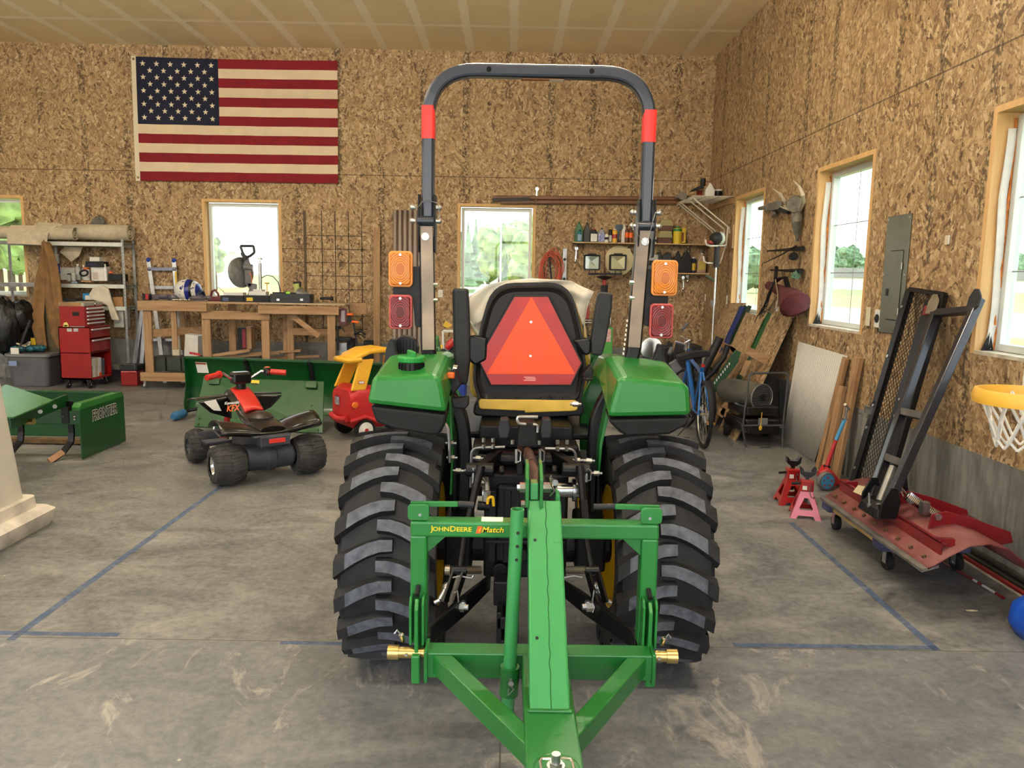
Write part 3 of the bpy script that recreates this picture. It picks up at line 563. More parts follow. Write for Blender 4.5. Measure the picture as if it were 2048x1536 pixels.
# ---------------------------------------------------------------- roll bar
YR = 3.33
bars = mat('roll bar black', (32, 41, 55), .34, 0, .1, 5, coat=.5)
def PR(x, y): return at(x, y, Y=YR)
Lp, Rp = PR(855, 445), PR(1291, 452); tl, tr_ = PR(866, 134), PR(1300, 150)
zt = (PR(950, 138).z+PR(1200, 150).z)/2; xl, xr = PR(857, 300).x, PR(1296, 300).x
path = fillet([V((xl, YR, Lp.z)), V((xl, YR, zt)), V((xr, YR, zt)), V((xr, YR, Rp.z))], .2, 10)
b = B(); b.tube(path, 0, sq=(.052, .058), up=(0, 1, 0)); ro = mk('roll_bar', b, bars, tr, bev=.011)
for px in (978, 1184): b = B(); p = at(px, 133, Y=YR-.03); b.cyl(V((p.x, YR-.0305, zt)), V((p.x, YR-.028, zt)), .0105, n=18); mk('bolt_hole', b, mat('hole black', (3, 3, 3), 1), ro)
b = B(); p = PR(1052, 154); q = PR(1128, 158); b.box((p.x-.02, YR-.015, zt-.0315), (q.x, YR+.02, zt-.0292)); mk('warning_label', b, mat('orange label', (176, 120, 70), .5), ro)
b = B(); b.box((q.x-.06, YR-.014, zt-.032), (q.x-.003, YR+.019, zt-.0312)); mk('warning_label', b, paper, ro)
tape_ = mat('red reflective tape', (232, 50, 44), .35, 0, .05, 40); tapeb = tape_
for x, (y0, y1) in ((xl, (213, 279)), (xr, (222, 286))):
    b = B(); z1, z0 = PR(855 if x == xl else 1296, y0).z, PR(855 if x == xl else 1296, y1).z; P = rrect(.0555, .0615, .012, 3); b.hexa([V((x+u, YR+w, z0)) for u, w in P], [V((x+u, YR+w, z1)) for u, w in P]); mk('reflective_tape', b, tape_, tr, smooth=True)
post = mat('lit roll bar post', (168, 150, 130), .42, .1, 0, 5, col2=(120, 108, 98))  # tan on the black posts' rear face stands for light falling there
def postpath(pts, name, m, w, h):
    b = B(); b.tube(fillet([PR(x, y) for x, y in pts], .06, 6), 0, sq=(w, h), up=(0, 1, 0)); return mk(name, b, m, tr, bev=.012)
postpath([(853, 470), (855, 560), (857, 718), (898, 790), (922, 830), (931, 900), (927, 1060)], 'roll_bar_post', black, .062, .06)
postpath([(1287, 475), (1278, 560), (1266, 715), (1222, 780), (1194, 830), (1187, 900), (1191, 1060)], 'roll_bar_post', black, .062, .06)
for s_, pts in ((-1, [(853, 452), (855, 560), (857, 700)]), (1, [(1288, 456), (1279, 560), (1268, 695)])):
    b = B(); P = [at(x, y, Y=YR-.034) for x, y in pts]; b.tube(P, 0, sq=(.052, .006), up=(0, 1, 0)); mk('post_lit_face', b, post, tr, bev=.002)
for s_, hx, hy in ((-1, 853, 438), (1, 1289, 448)):
    c = PR(hx, hy)
    for e in (-1, 1):
        b = B(); x = c.x+e*.037; b.prism([(-.035, .10), (.02, .10), (.045, .03), (.045, -.06), (.02, -.14), (-.03, -.14), (-.045, -.05), (-.045, .04)], (x-.004*e, YR, c.z), (0, 1, 0), (0, 0, 1), .008*1); mk('hinge_plate', b, black, tr, bev=.003)
        for dz in (.055, .0): b = B(); q = V((x+e*.006, YR-.028, c.z+dz-.01)); b.cyl(q, q+V((e*.012, 0, 0)), .010, n=12); b.ball(q+V((e*.014, 0, 0)), .012, 10); mk('hinge_pin', b, steel, tr, smooth=True)
    b = B(); b.cyl(c+V((-.034, -.03, -.01)), c+V((.034, -.03, -.01)), .021, n=18); mk('hinge_barrel', b, bars, tr, smooth=True)
    b = B(); q = V((c.x-.001, YR-.036, c.z-.075)); b.cyl(q, q-V((0, .004, 0)), .016, n=20); b.cyl(q, q-V((0, .012, 0)), .012, n=6); mk('hinge_bolt', b, steel, tr, smooth=True)
    b = B(); x = c.x-s_*.06; b.tube([V((c.x+s_*.06, YR-.05, c.z+.06)), V((c.x+s_*.03, YR-.07, c.z+.04)), V((c.x, YR-.075, c.z-.09 if s_ > 0 else c.z+.075)), V((c.x-s_*.055, YR-.06, c.z-.03 if s_ > 0 else c.z+.06)), V((c.x-s_*.06, YR-.05, c.z))], .002, 6); mk('pin_cable', b, galv, tr, smooth=True)
# ---------------------------------------------------------------- lamps
def lens(name, c1, c2):
    n = NT(name); s = n.sep(n.tc); x = n.math('ABSOLUTE', s[0]); z = n.math('ABSOLUTE', s[2])
    r = n.math('SQRT', n.math('ADD', n.math('POWER', n.math('MULTIPLY', s[0], 1.35), 2.0), n.math('POWER', s[2], 2.0)))
    rings = n.math('SINE', n.math('MULTIPLY', r, 620.0)); gx = n.math('SINE', n.math('MULTIPLY', s[0], 1000.0)); gz = n.math('SINE', n.math('MULTIPLY', s[2], 1000.0))
    cen = n.math('LESS_THAN', r, .021); f = n.math('ADD', n.math('MULTIPLY', cen, n.math('MULTIPLY', gx, gz)), n.math('MULTIPLY', n.math('SUBTRACT', 1.0, cen), rings))
    k = n.mix(n.math('MULTIPLY_ADD', f, .42, .5), c1, c2); n.col(n.mix(n.math('MULTIPLY', cen, .5), k, c2), .25); n.bump(f, .5, .001); n.b.inputs['Coat Weight'].default_value = .3
    return n.m
amb = lens('amber lens', (240, 146, 8), (176, 88, 4)); rdl = lens('red lens', (156, 14, 28), (56, 6, 14))
amr = mat('amber rim', (228, 144, 60), .4); rdr = mat('pink red rim', (184, 76, 72), .4)
YL = 3.30
for (cx_, cy_, w_, h_, lm, rm) in ((801, 538, 48, 71, amb, amr), (801, 624, 47, 69, rdl, rdr), (1329.5, 556, 52, 71, amb, amr), (1323, 642, 48, 70, rdl, rdr)):
    p = at(cx_, cy_, Y=YL); W, H_ = w_*3.3/1540, h_*3.3/1540; b = B(); P = rrect(W, H_, .018, 5)
    b.hexa([V((p.x+u, YL, p.z+v)) for u, v in P], [V((p.x+u*.96, YL+.03, p.z+v*.97)) for u, v in P]); hs = mk('lamp', b, rm, tr, bev=.004)
    b = B(); P = rrect(W-.016, H_-.016, .012, 5); b.hexa([V((u*.93, -.0085, v*.95)) for u, v in P], [V((u, .0, v)) for u, v in P]); ln = mk('lens', b, lm, hs, bev=.002); ln.location = (p.x, YL, p.z)
    for e in (-1, 1): b = B(); q = V((p.x, YL-.010, p.z+e*(H_/2-.016))); b.cyl(q, q+V((0, .004, 0)), .006, n=12); mk('screw', b, steel, hs)
for pts in ([(786, 560), (806, 533), (845, 533), (845, 656), (830, 652), (826, 600), (786, 600)], [(1290, 540), (1316, 540), (1336, 560), (1336, 612), (1304, 612), (1304, 656), (1288, 650)]): slab('lamp_bracket', pts, 3.335, .006, dgrey, tr, .002)
b = B(); p = at(1255, 560, Y=3.36)
for y in (565, 596): b = B(); p = at(1259, y, Y=3.30); b.cyl(p, p+V((.02, 0, 0)), .01, n=6); mk('bolt', b, steel, tr); b = B(); p = at(866, y+4, Y=3.30); b.cyl(p, p+V((.02, 0, 0)), .008, n=6); mk('bolt', b, steel, tr)
# ---------------------------------------------------------------- fenders
fgreen = mat('bright green fender', (34, 128, 50), .32, 0, .05, 3, coat=.2); skirt = mat('black fender skirt', (24, 25, 26), .6, 0, .3, 10, .2, 30, spec=.3)
def fender(face, top, low, s_):
    Y0 = 3.0; F_ = [at(x, y, Y=Y0) for x, y in face]
    zt = F_[0].z+.035; b = B(); bk = [V((p.x, 3.66, p.z if p.z > 1.15 else p.z)) for p in F_]
    # shell: rear face, rounded shoulder, long top, outer side
    n_ = len(F_); rings = [F_, [p+V((0, .03, .0)) for p in F_], [V((p.x*.97+.0029, 3.30, p.z+(.05 if p.z > 1.15 else .10))) for p in F_], [V((p.x*.97+.0029, 3.62, p.z+(.03 if p.z > 1.15 else .10))) for p in F_]]
    b.loft(rings); f = mk('fender', b, fgreen, tr, bev=.02)
    Lw = [at(x, y, Y=Y0+.012) for x, y in low]; b = B(); b.hexa(Lw, [p+V((0, .16, .02)) for p in Lw]); mk('fender_skirt', b, skirt, tr, bev=.012)
    return f
fender([(745, 752), (873, 748), (884, 762), (895, 826), (733, 808)], None, [(740, 812), (893, 829), (891, 848), (880, 870), (860, 872), (790, 860), (752, 846)], -1)
fender([(1235, 762), (1246, 752), (1372, 766), (1380, 780), (1383, 832), (1215, 835)], None, [(1217, 839), (1381, 835), (1376, 850), (1340, 870), (1255, 874), (1240, 866), (1222, 848)], 1)
# plastic consoles, grab handles and mirror-like lever housings on the fenders
for pts, Y_ in (([(752, 748), (765, 727), (862, 727), (880, 748)], 3.30), ([(1222, 742), (1245, 722), (1330, 728), (1352, 748), (1354, 757), (1240, 750)], 3.30)): slab('fender_console', pts, Y_, .35, dgrey, tr, .02)
for dx, s_ in ((775, 1), (1312, 1)):
    b = B(); P = [at(dx+x, y, Y=3.36) for x, y in ((-8, 728), (-4, 700), (1, 684), (8, 676), (15, 680), (16, 700), (22, 718), (24, 730))] if dx < 900 else [at(dx+x, y, Y=3.36) for x, y in ((-12, 730), (2, 700), (4, 688), (14, 688), (17, 694), (17, 716), (22, 732))]
    b.hexa(P, [p+V((0, .05, 0)) for p in P]); mk('grab_handle', b, dgrey, tr, bev=.012)
b = B(); c = at(811, 697, Y=3.5); b.lathe([(.005, 0), (.055, 0), (.06, .03), (.03, .08)], c, (0, 1, 0), 28); [b.box((c.x-.045+k*.015, c.y-.012, c.z-.04), (c.x-.04+k*.015, c.y+.01, c.z+.04)) for k in range(7)]; mk('front_lamp', b, black, tr, smooth=True)
b = B(); c = at(1303, 697, Y=3.5); b.lathe([(.005, 0), (.05, 0), (.055, .03), (.03, .08)], c, (0, 1, 0), 28); mk('front_lamp', b, mat('chrome lamp shell', (190, 190, 190), .2, .9), tr, smooth=True)
# fuel filler
c = at(823, 722, Y=3.12); b = B(); b.lathe([(.056, -.062), (.056, -.045), (.05, -.04), (.05, -.005)], c, (0, 0, 1), 24); [b.cyl(c+V((.051*cos(a), .051*sin(a), -.04)), c+V((.051*cos(a), .051*sin(a), -.008)), .003, n=5) for a in [k*pi/8 for k in range(16)]]; fn = mk('filler_neck', b, black, tr, smooth=True)
b = B(); b.lathe([(.045, -.006), (.056, -.002), (.057, .014), (.052, .022), (.0, .024)], c, (0, 0, 1), 28); P = [(-.008, .0), (.008, .0), (.006, .02), (-.006, .02)]; b.box((c.x-.010, c.y-.05, c.z+.02), (c.x+.010, c.y+.05, c.z+.042), rotz(.3)); mk('fuel_cap', b, mat('green cap', (34, 146, 62), .45), fn, bev=.003)
# inner green fender panels by the posts
slab('inner_fender', [(897, 792), (902, 792), (906, 900), (904, 990), (899, 990), (903, 900)], 3.2, .3, fgreen, tr, .002); slab('inner_fender', [(1215, 812), (1219, 830), (1205, 890), (1200, 950), (1196, 950), (1199, 890)], 3.2, .3, fgreen, tr, .002)
slab('inner_fender', [(1160, 800), (1190, 745), (1235, 742), (1215, 800), (1180, 900), (1160, 900)], 3.75, .03, green, tr, .004); slab('inner_fender', [(880, 790), (905, 760), (925, 800), (930, 880), (900, 880)], 3.75, .03, green, tr, .004)
b = B(); b.tube(fillet([at(889, 846, Y=3.1), at(896, 856, Y=3.1), at(899, 880, Y=3.1), at(899, 925, Y=3.1)], .02), .007, 8); mk('side_pipe', b, steel, tr, smooth=True)
for pts, Y_ in (([(902, 798), (937, 795), (938, 810), (930, 818), (906, 816)], 3.12), ([(890, 745), (912, 740), (922, 770), (906, 790), (896, 775)], 3.2), ([(1165, 752), (1180, 730), (1187, 740), (1186, 755), (1180, 760)], 3.4), ([(1170, 756), (1186, 756), (1186, 762), (1170, 762)], 3.3)): slab('lever_guard', pts, Y_, .06, blackm, tr, .005)
b = B(); p = at(900, 752, Y=3.15); b.box(p-V((.012, 0, .012)), p+V((.018, .04, .012))); mk('lever_knob', b, orange, tr, bev=.005)
b = B(); b.cyl(at(905, 740, Y=3.3), at(913, 742, Y=3.3), .028, n=16); mk('light_socket', b, chrome, tr, smooth=True)
# ---------------------------------------------------------------- seat
seatm = mat('dark brown seat shell', (34, 31, 30), .5, 0, .12, 8, .08, 50, spec=.35)
def outline(pts, n=3, r=.03, Y=3.5): return fillet([at(x, y, Y=Y) for x, y in pts]+[at(*pts[0], Y=Y)], r, n)[1:-1]
P = fillet([at(x, y, Y=3.5) for x, y in [(1050, 805), (958, 804), (944, 760), (960, 650), (986, 566), (1138, 564), (1163, 650), (1174, 745), (1162, 806), (1050, 806)]], [.03, .05, .1, .13, .13, .1, .05, .03], 5)
b = B(); cen = V((.1, 3.5, 1.3)); b.loft([P, [p+V((0, .05, 0)) for p in P], [cen.lerp(p, .93)+V((0, .09, 0)) for p in P]]); se = mk('seat_back', b, seatm, tr, bev=.014)
P2 = [cen.lerp(p, .955) for p in P]; b = B(); b.loft([[p+V((0, -.002, 0)) for p in P2], [p+V((0, -.014, 0)) for p in [cen.lerp(p, .93) for p in P]], [p+V((0, .0, 0)) for p in [cen.lerp(p, .87) for p in P]]], cap=False); mk('seat_back_rim', b, seatm, se, smooth=True)
P = fillet([at(x, y, Y=3.5) for x, y in [(1050, 835), (944, 832), (950, 800), (1168, 800), (1170, 832), (1050, 835)]], .03, 4); b = B(); b.hexa(P, [p+V((0, .5, -.02)) for p in P]); mk('seat_pan', b, blackm, tr, bev=.01)
ycush = mat('yellow seat vinyl under film', (222, 182, 70), .4, 0, .12, 7, .3, 12)
P = fillet([at(x, y, Y=3.485) for x, y in [(1050, 822), (957, 818), (957, 798), (1155, 800), (1156, 822), (1050, 826)]], .02, 4); b = B(); b.hexa(P, [p+V((0, .48, 0)) for p in P]); mk('seat_cushion', b, ycush, tr, bev=.015)
P = [at(x, y, Y=3.6) for x, y in [(940, 800), (938, 720), (952, 640), (990, 575), (1136, 575), (1170, 640), (1183, 720), (1172, 790)]]; b = B(); b.hexa(P, [p+V((0, .1, 0)) for p in P]); mk('back_cushion', b, ycush, tr, bev=.04)
film = mat('milky plastic film', (232, 224, 204), .3, 0, .04, 9, .5, 12, alpha=.8)
def fl(u, v):
    top = [(962, 640), (917, 612), (940, 592), (975, 570), (1012, 561), (1060, 557), (1110, 559), (1142, 562), (1166, 574), (1188, 583), (1176, 604), (1168, 640)]
    bot = [(962, 700), (945, 655), (965, 640), (990, 610), (1015, 590), (1060, 585), (1110, 586), (1140, 592), (1152, 608), (1162, 640), (1166, 660), (1166, 700)]
    k = u*(len(top)-1); i = min(int(k), len(top)-2); f = k-i; a = [top[i][j]*(1-f)+top[i+1][j]*f for j in (0, 1)]; c = [bot[i][j]*(1-f)+bot[i+1][j]*f for j in (0, 1)]
    return at(a[0]*(1-v)+c[0]*v, a[1]*(1-v)+c[1]*v, Y=3.56+.05*sin(u*31)*.3+.03*sin(v*7+u*20)*.4)
b = B(); b.grid(fl, 44, 8); mk('seat_cover_film', b, film, tr, solid=.002, smooth=True)
for s_, px in ((-1, 921), (1, 1205)):
    pts = [(904, 577), (936, 577), (939, 640), (940, 720), (934, 770), (915, 770), (907, 720)] if s_ < 0 else [(1197, 588), (1203, 583), (1226, 587), (1224, 620), (1212, 685), (1204, 712), (1184, 710), (1183, 680), (1190, 630)]
    slab('armrest', pts, 3.45, .07, dgrey, tr, .012)
    P = [(936, 674), (948, 671), (975, 676), (973, 720), (950, 732), (937, 720)] if s_ < 0 else [(1146, 680), (1176, 676), (1184, 682), (1182, 708), (1170, 712), (1160, 700)]
    slab('armrest_bracket', P, 3.46, .05, black, tr, .01)
# slow-moving-vehicle emblem
smr = mat('red reflective border', (178, 18, 12), .35, 0, .06, 14, coat=.15); smo = mat('fluorescent orange', (255, 78, 4), .4, 0, .02, 3)
OUT = [(1028, 590), (1097, 590), (1166, 726), (1144, 772), (981, 772), (954, 718)]; INN = [(1029, 594), (1096, 594), (1162, 726), (1141, 769), (983, 769), (958, 719)]
b = B(); P = [at(x, y, Y=3.47) for x, y in OUT]; b.hexa(P, [p+V((0, .03, 0)) for p in P]); em = mk('warning_emblem_plate', b, seatm, tr, bev=.003)
b = B(); P = [at(x, y, Y=3.4685) for x, y in INN]; b.hexa(P, [p+V((0, .002, 0)) for p in P]); mk('emblem_border', b, smr, em)
b = B(); P = [at(x, y, Y=3.4665) for x, y in [(1063, 594), (1150, 748), (974, 748)]]; b.hexa(P, [p+V((0, .002, 0)) for p in P]); mk('emblem_triangle', b, smo, em)
for x, y in ((1062, 644), (1061, 712)): b = B(); p = at(x, y, Y=3.465); b.cyl(p, p+V((0, .003, 0)), .006, n=12); mk('rivet', b, steel, em)
b = B(); [b.box(at(x0, y+1.2, Y=3.4672), at(x1, y, Y=3.4674)+V((0, .0006, 0))) for y, x0, x1 in ((754, 1048, 1070), (757, 1051, 1072), (760, 1047, 1071))]; mk('fine_print', b, mat('pale pink print', (240, 170, 160), .5), em)
for px in (990, 1036, 1078, 1100, 968, 1122): b = B(); p = at(px, 795, Y=3.492); b.ball(p, .009, 8, (1, .5, 1)); mk('rivet', b, seatm, se, smooth=True)
# steering, dash, hood and loader in front of the seat
b = B(); b.lathe([(.17, 0), (.185, .012), (.17, .024), (.158, .012), (.17, 0)], (.1, 4.02, 1.14), (0, -.35, .94), 32, cap=False); [b.cyl((.1, 4.02, 1.14), (.1+.165*cos(a), 4.02+.155*sin(a), 1.14+.058*sin(a)), .011) for a in (.5, 2.6, 4.7)]; b.cyl((.1, 4.02, 1.14), (.1, 4.2, .95), .025); mk('steering_wheel', b, blackm, tr, smooth=True)
b = B(); b.prism([(4.15, .9), (4.12, 1.12), (4.2, 1.16), (5.2, 1.05), (5.3, .95), (5.32, .62), (4.3, .6)], (-.13, 0, 0), (0, 1, 0), (0, 0, 1), .44); mk('hood', b, dgreen, tr, bev=.04)
b = B(); b.box((-.10, 5.31, .66), (.30, 5.335, .96)); mk('grille', b, blackm, tr)
for x, px in ((-.42, 868), (.50, 1190)):
    b = B(); a0 = at(px, 660, Y=4.4); b.box((x-.02, 4.36, .5), (x+.02, 4.44, 1.24)); b.bar((x, 4.4, 1.26), (x, 5.5, .62), .04, .1); b.cyl((x-.03, 4.4, 1.2), (x+.03, 4.4, 1.2), .04); mk('loader_arm', b, dgreen, tr, bev=.006)
b = B(); [b.box(at(1253-i*1.1, 644+i*9.4, Y=3.297), at(1256-i*1.1, 639+i*9.4, Y=3.2975)+V((0, .0006, 0))) for i in range(9)]; mk('post_label', b, paper, tr)
# ================================================================ quick hitch frame
YQ = 2.28; qh = thing('quick_hitch', 'green inverted U quick hitch frame with yellow lettering on the back of the tractor', 'hitch', (.09, YQ, .4))
QX0, QX1 = at(820, 1060, Y=YQ).x, at(1319, 1062, Y=YQ).x; QT = at(1070, 1047, Y=YQ).z; QB = at(1070, 1078, Y=YQ).z; qg = mat('leaf green paint', (40, 130, 56), .3, 0, .06, 3, coat=.2)
b = B(); b.box((QX0, YQ, QB), (QX1, YQ+.062, QT)); mk('top_tube', b, qg, qh, bev=.007)
for s_ in (0, 1):
    x0, x1 = (QX0, QX0+.052) if s_ == 0 else (QX1-.052, QX1); b = B(); b.box((x0, YQ+.0005, .50), (x1, YQ+.0615, QB+.004)); mk('side_tube', b, qg, qh, bev=.007)
    e = -1 if s_ else 1; c = x1 if s_ == 0 else x0; b = B(); P = [V((c, YQ+.02, QB)), V((c+e*.06, YQ+.02, QB)), V((c, YQ+.02, QB-.055))]; b.hexa(P, [p+V((0, .01, 0)) for p in P]); mk('gusset', b, qg, qh)
    cx = (x0+x1)/2; # lower slot plates, locking blade, hook
    for o_ in (-.019, .019): b = B(); P = rrect(.012, .14, .005, 3); b.prism([(-.03, -.08), (.03, -.08), (.03, .05), (.015, .07), (-.015, .07), (-.03, .05)], (cx+o_-.004, YQ-.02, .60), (0, 1, 0), (0, 0, 1), .008); mk('slot_plate', b, qg, qh, bev=.002)
    b = B(); b.prism([(-.03, -.10), (.02, -.10), (.02, .05), (-.005, .065), (-.03, .04)], (cx-.006, YQ-.03, .60), (0, 1, 0), (0, 0, 1), .012); mk('locking_blade', b, qg, qh, bev=.003)
    b = B(); b.prism([(-.05, -.09), (.04, -.09), (.06, -.06), (.06, .03), (.04, .03), (.03, -.02), (-.01, -.035), (-.03, .0), (-.05, .0)], (cx-.013, YQ-.03, .50), (0, 1, 0), (0, 0, 1), .026); mk('hook', b, qg, qh, bev=.004)
    b = B(); b.cyl((cx, YQ-.035, .675), (cx, YQ+.0, .69), .008); mk('blade_spring', b, blackm, qh, smooth=True)
    gold = mat('yellow zinc pin', (214, 188, 120), .3, .9, .15, 14); xo = -1 if s_ == 0 else 1
    b = B(); b.cyl((cx+xo*.012, YQ-.045, .495), (cx+xo*.085, YQ-.045, .495), .0175, n=20); b.cyl((cx+xo*.055, YQ-.045, .495), (cx+xo*.088, YQ-.045, .495), .022, n=20); mk('pin_bushing', b, gold, qh, smooth=True)
    b = B(); b.cyl((cx+xo*.03, YQ-.064, .497), (cx+xo*.03, YQ-.068, .497), .005, n=10); b.tube([(cx+xo*.045, YQ-.02, .53), (cx+xo*.05, YQ-.03, .545), (cx+xo*.062, YQ-.03, .56), (cx+xo*.07, YQ-.03, .548)], .003, 6); b.cyl((cx+xo*.045, YQ-.02, .52), (cx+xo*.05, YQ-.03, .545), .008); mk('linch_pin', b, chrome, qh, smooth=True)
    # release handle
    hx0, hx1 = (QX0-.008, QX0+.058) if s_ == 0 else (QX1-.058, QX1+.008); hz = QT+.002; b = B(); P = rrect(hx1-hx0, .05, .012, 3); b.hexa([V(((hx0+hx1)/2+u, YQ+.005, hz+.025+v)) for u, v in P], [V(((hx0+hx1)/2+u, YQ+.018, hz+.025+v)) for u, v in P]); mk('handle_plate', b, qg, qh, bev=.002)
    r0_, r1_ = V((hx1-.01 if s_ == 0 else hx0+.01, YQ+.03, hz+.045)), V((at(915 if s_ == 0 else 1232, 1007, Y=YQ).x, YQ+.03, hz+.047)); b = B(); b.bar(r0_-V((e*.05, 0, 0)), r1_, .012, .016); mk('release_handle', b, qg, qh, bev=.002)
    r2_ = V((at(947 if s_ == 0 else 1190, 1007, Y=YQ).x, YQ+.03, hz+.045)); b = B(); b.cyl(r1_, r2_, .0095, n=12); mk('handle_grip', b, dgrey, qh, smooth=True)
    b = B(); q = V(((hx0+hx1)/2+.005*e, YQ+.003, hz+.018)); b.cyl(q, q+V((0, .003, 0)), .005, n=10); mk('roll_pin', b, steel, qh)
yel = mat('yellow lettering', (240, 212, 30), .5); blk = mat('black lettering', (10, 10, 10), .5)
tz = (QT+QB)/2+.002; tx = at(902, 1060, Y=YQ).x
text('lettering', 'J', (at(864, 1060, Y=YQ).x, YQ-.0008, tz+.001), (1, 0, 0), (0, 0, 1), .0245, yel, qh, .0, .015)
text('lettering', 'OHN', (at(882, 1060, Y=YQ).x, YQ-.0008, tz), (1, 0, 0), (0, 0, 1), .0195, yel, qh, .0, .02, sx=1.15)
text('lettering', 'D', (at(906, 1060, Y=YQ).x, YQ-.0008, tz+.001), (1, 0, 0), (0, 0, 1), .0245, yel, qh, .0, .015, sx=1.1)
text('lettering', 'EERE', (at(928, 1060, Y=YQ).x, YQ-.0008, tz), (1, 0, 0), (0, 0, 1), .0195, yel, qh, .0, .02, sx=1.15)
b = B(); q = at(958, 1061, Y=YQ); b.prism([(-.010, -.0115), (.005, -.0115), (.011, .0115), (-.004, .0115)], (q.x, YQ-.001, tz), (1, 0, 0), (0, 0, 1), -.0008); mk('logo_tile', b, orange, qh)
text('lettering', 'i', (q.x+.001, YQ-.002, tz), (1, 0, 0), (0, 0, 1), .019, yel, qh, .0, .02, shear=.3)
text('lettering', 'Match', (at(985, 1061, Y=YQ).x+.0012, YQ-.0006, tz-.0012), (1, 0, 0), (0, 0, 1), .0245, blk, qh, .0, .04, sx=1.12, shear=.25)
text('lettering', 'Match', (at(985, 1061, Y=YQ).x, YQ-.0012, tz), (1, 0, 0), (0, 0, 1), .0245, yel, qh, .0, .02, sx=1.12, shear=.25)
b = B(); a_ = at(963, 1034, Y=YQ+.03).x; c_ = at(1006, 1034, Y=YQ+.03).x; b.box((a_, YQ+.012, QT), (c_, YQ+.055, QT+.0012)); mk('paper_label', b, paper, qh)
# ================================================================ three-point trailer mover hanging on the quick hitch
tm = thing('trailer_hitch', 'green welded A-frame hitch with tall box beam, mounted on the quick hitch', 'hitch', (.12, 2.1, .45))
ZP = .53; gr3 = mat('grass green paint', (32, 116, 48), .32, 0, .07, 3, coat=.15); gr4 = mat('lit green paint', (64, 154, 86), .32, 0, .04, 3, coat=.2)  # lighter copy of the green, light on the up-facing beam put into it
b = B(); b.box((-.232, 2.165, ZP-.08), (.452, 2.235, ZP)); mk('cross_tube', b, gr3, tm, bev=.004)
for x in (-.236, .446): b = B(); b.box((x, 2.155, ZP-.092), (x+.011, 2.245, ZP+.008)); mk('end_plate', b, gr3, tm, bev=.003); b = B(); b.cyl((x+.005, 2.235, ZP-.035), (x+(-.06 if x < 0 else .07), 2.235, ZP-.035), .014); mk('lift_stud', b, gold, tm, smooth=True)
b = B(); b.box((.056, 1.28, ZP-.078), (.19, 2.166, ZP+.001)); rt = mk('receiver_tube', b, gr3, tm, bev=.005)
b = B(); b.lathe([(.05, .0012), (.052, .0026), (.054, .0012)], (.127, 1.63, ZP), (0, 0, 1), 32, cap=False); mk('weld_ring', b, gr3, rt, smooth=True)
for s_ in (-1, 1):
    p = V((-.19 if s_ < 0 else .408, 2.18, ZP-.036)); q = V((.078 if s_ < 0 else .17, 1.74 if s_ < 0 else 1.78, ZP-.036)); b = B(); b.bar(p, q, .05, .06); mk('brace', b, gr3, tm, bev=.004)
bt, bb = at(1089, 1000, Y=2.20), at(1100, 1424, Z=ZP); nrm = (bt-bb).cross(V((1, 0, 0))).normalized(); nrm = -nrm if nrm.y > 0 else nrm
b = B(); L = lambda c, w, d: [c+V((-w/2, 0, 0)), c+V((w/2, 0, 0)), c+V((w/2, 0, 0))-nrm*d, c+V((-w/2, 0, 0))-nrm*d]
b.hexa(L(bb-(bt-bb)*.0, .106, .1), L(bt, .098, .085)); bm_o = mk('box_beam', b, gr4, tm, bev=.006)
b = B(); P = [bb.lerp(bt, k/24)+V((.003+.0016*sin(k*2.3)+.0022*(-1)**k*.4, 0, 0))+nrm*.0008 for k in range(25)]; b.tube(P, .0012, 5); mk('weld_seam', b, mat('dark green seam', (22, 100, 42), .5), bm_o)
for t_, dx, big in ((.79, -.03, 0), (.79, .032, 1), (.32, -.03, 0), (.32, .034, 1)):
    b = B(); p = bb.lerp(bt, t_)+V((dx, 0, 0)); b.cyl(p-nrm*.001, p+nrm*(.0016 if big else .0008), .0085 if big else .0045, n=16); mk('plug_weld' if big else 'drain_hole', b, gr4 if big else blk, bm_o)
b = B(); b.prism([(-.006, .0), (.006, 0), (.006, .012), (-.006, .012)], bb+V((0, -.006, 0)), (0, -1, 0), (0, 0, 1), .11) if 0 else b.box((bb.x-.058, bb.y-.008, ZP), (bb.x+.058, bb.y+.004, ZP+.008)); mk('weld_bead', b, gr3, tm, bev=.003)
for x0, x1 in ((1052, 1058), (1078, 1088)):
    P = [at(x, y, Y=2.22) for x, y in ((x0-6, 944), (x1, 934), (x1, 1010), (x0-6, 1010))]; b = B(); xx = at((x0+x1)/2, 960, Y=2.2).x; zz0, zz1 = at(1070, 1012, Y=2.2).z, at(1070, 936, Y=2.2).z
    b.prism([(2.18, zz0), (2.34, zz0), (2.34, zz1-.03), (2.31, zz1), (2.25, zz1), (2.18, zz1-.03)], (xx-.005, 0, 0), (0, 1, 0), (0, 0, 1), .010); mk('top_link_ear', b, gr3, tm, bev=.002)
b = B(); p, q = at(1060, 985, Y=2.21), at(1077, 965, Y=2.21); b.box((p.x, 2.2, p.z-.02), (q.x, 2.25, q.z)); mk('ear_spacer', b, gr4, tm, bev=.003)
for x in (1046, 1094): b = B(); p = at(x, 975, Y=2.25); b.cyl(p-V((.010, 0, 0)), p+V((.012, 0, 0)), .016, n=6); b.cyl(p-V((.018, 0, 0)), p+V((.018, 0, 0)), .009, n=12); mk('bolt', b, steel, tm)
b = B(); p = at(1100, 966, Y=2.22); b.tube([p, p+V((.008, 0, .014)), p+V((-.003, 0, .018)), p+V((.006, 0, -.01)), p+V((.014, 0, -.022)), p+V((.0, 0, -.04))], .003, 6); mk('linch_pin', b, chrome, tm, smooth=True)
b = B(); p = at(1046, 1008, Y=2.25); b.cyl(p-V((.006, 0, 0)), p+V((.014, 0, 0)), .011, n=6); mk('bolt', b, steel, tm)
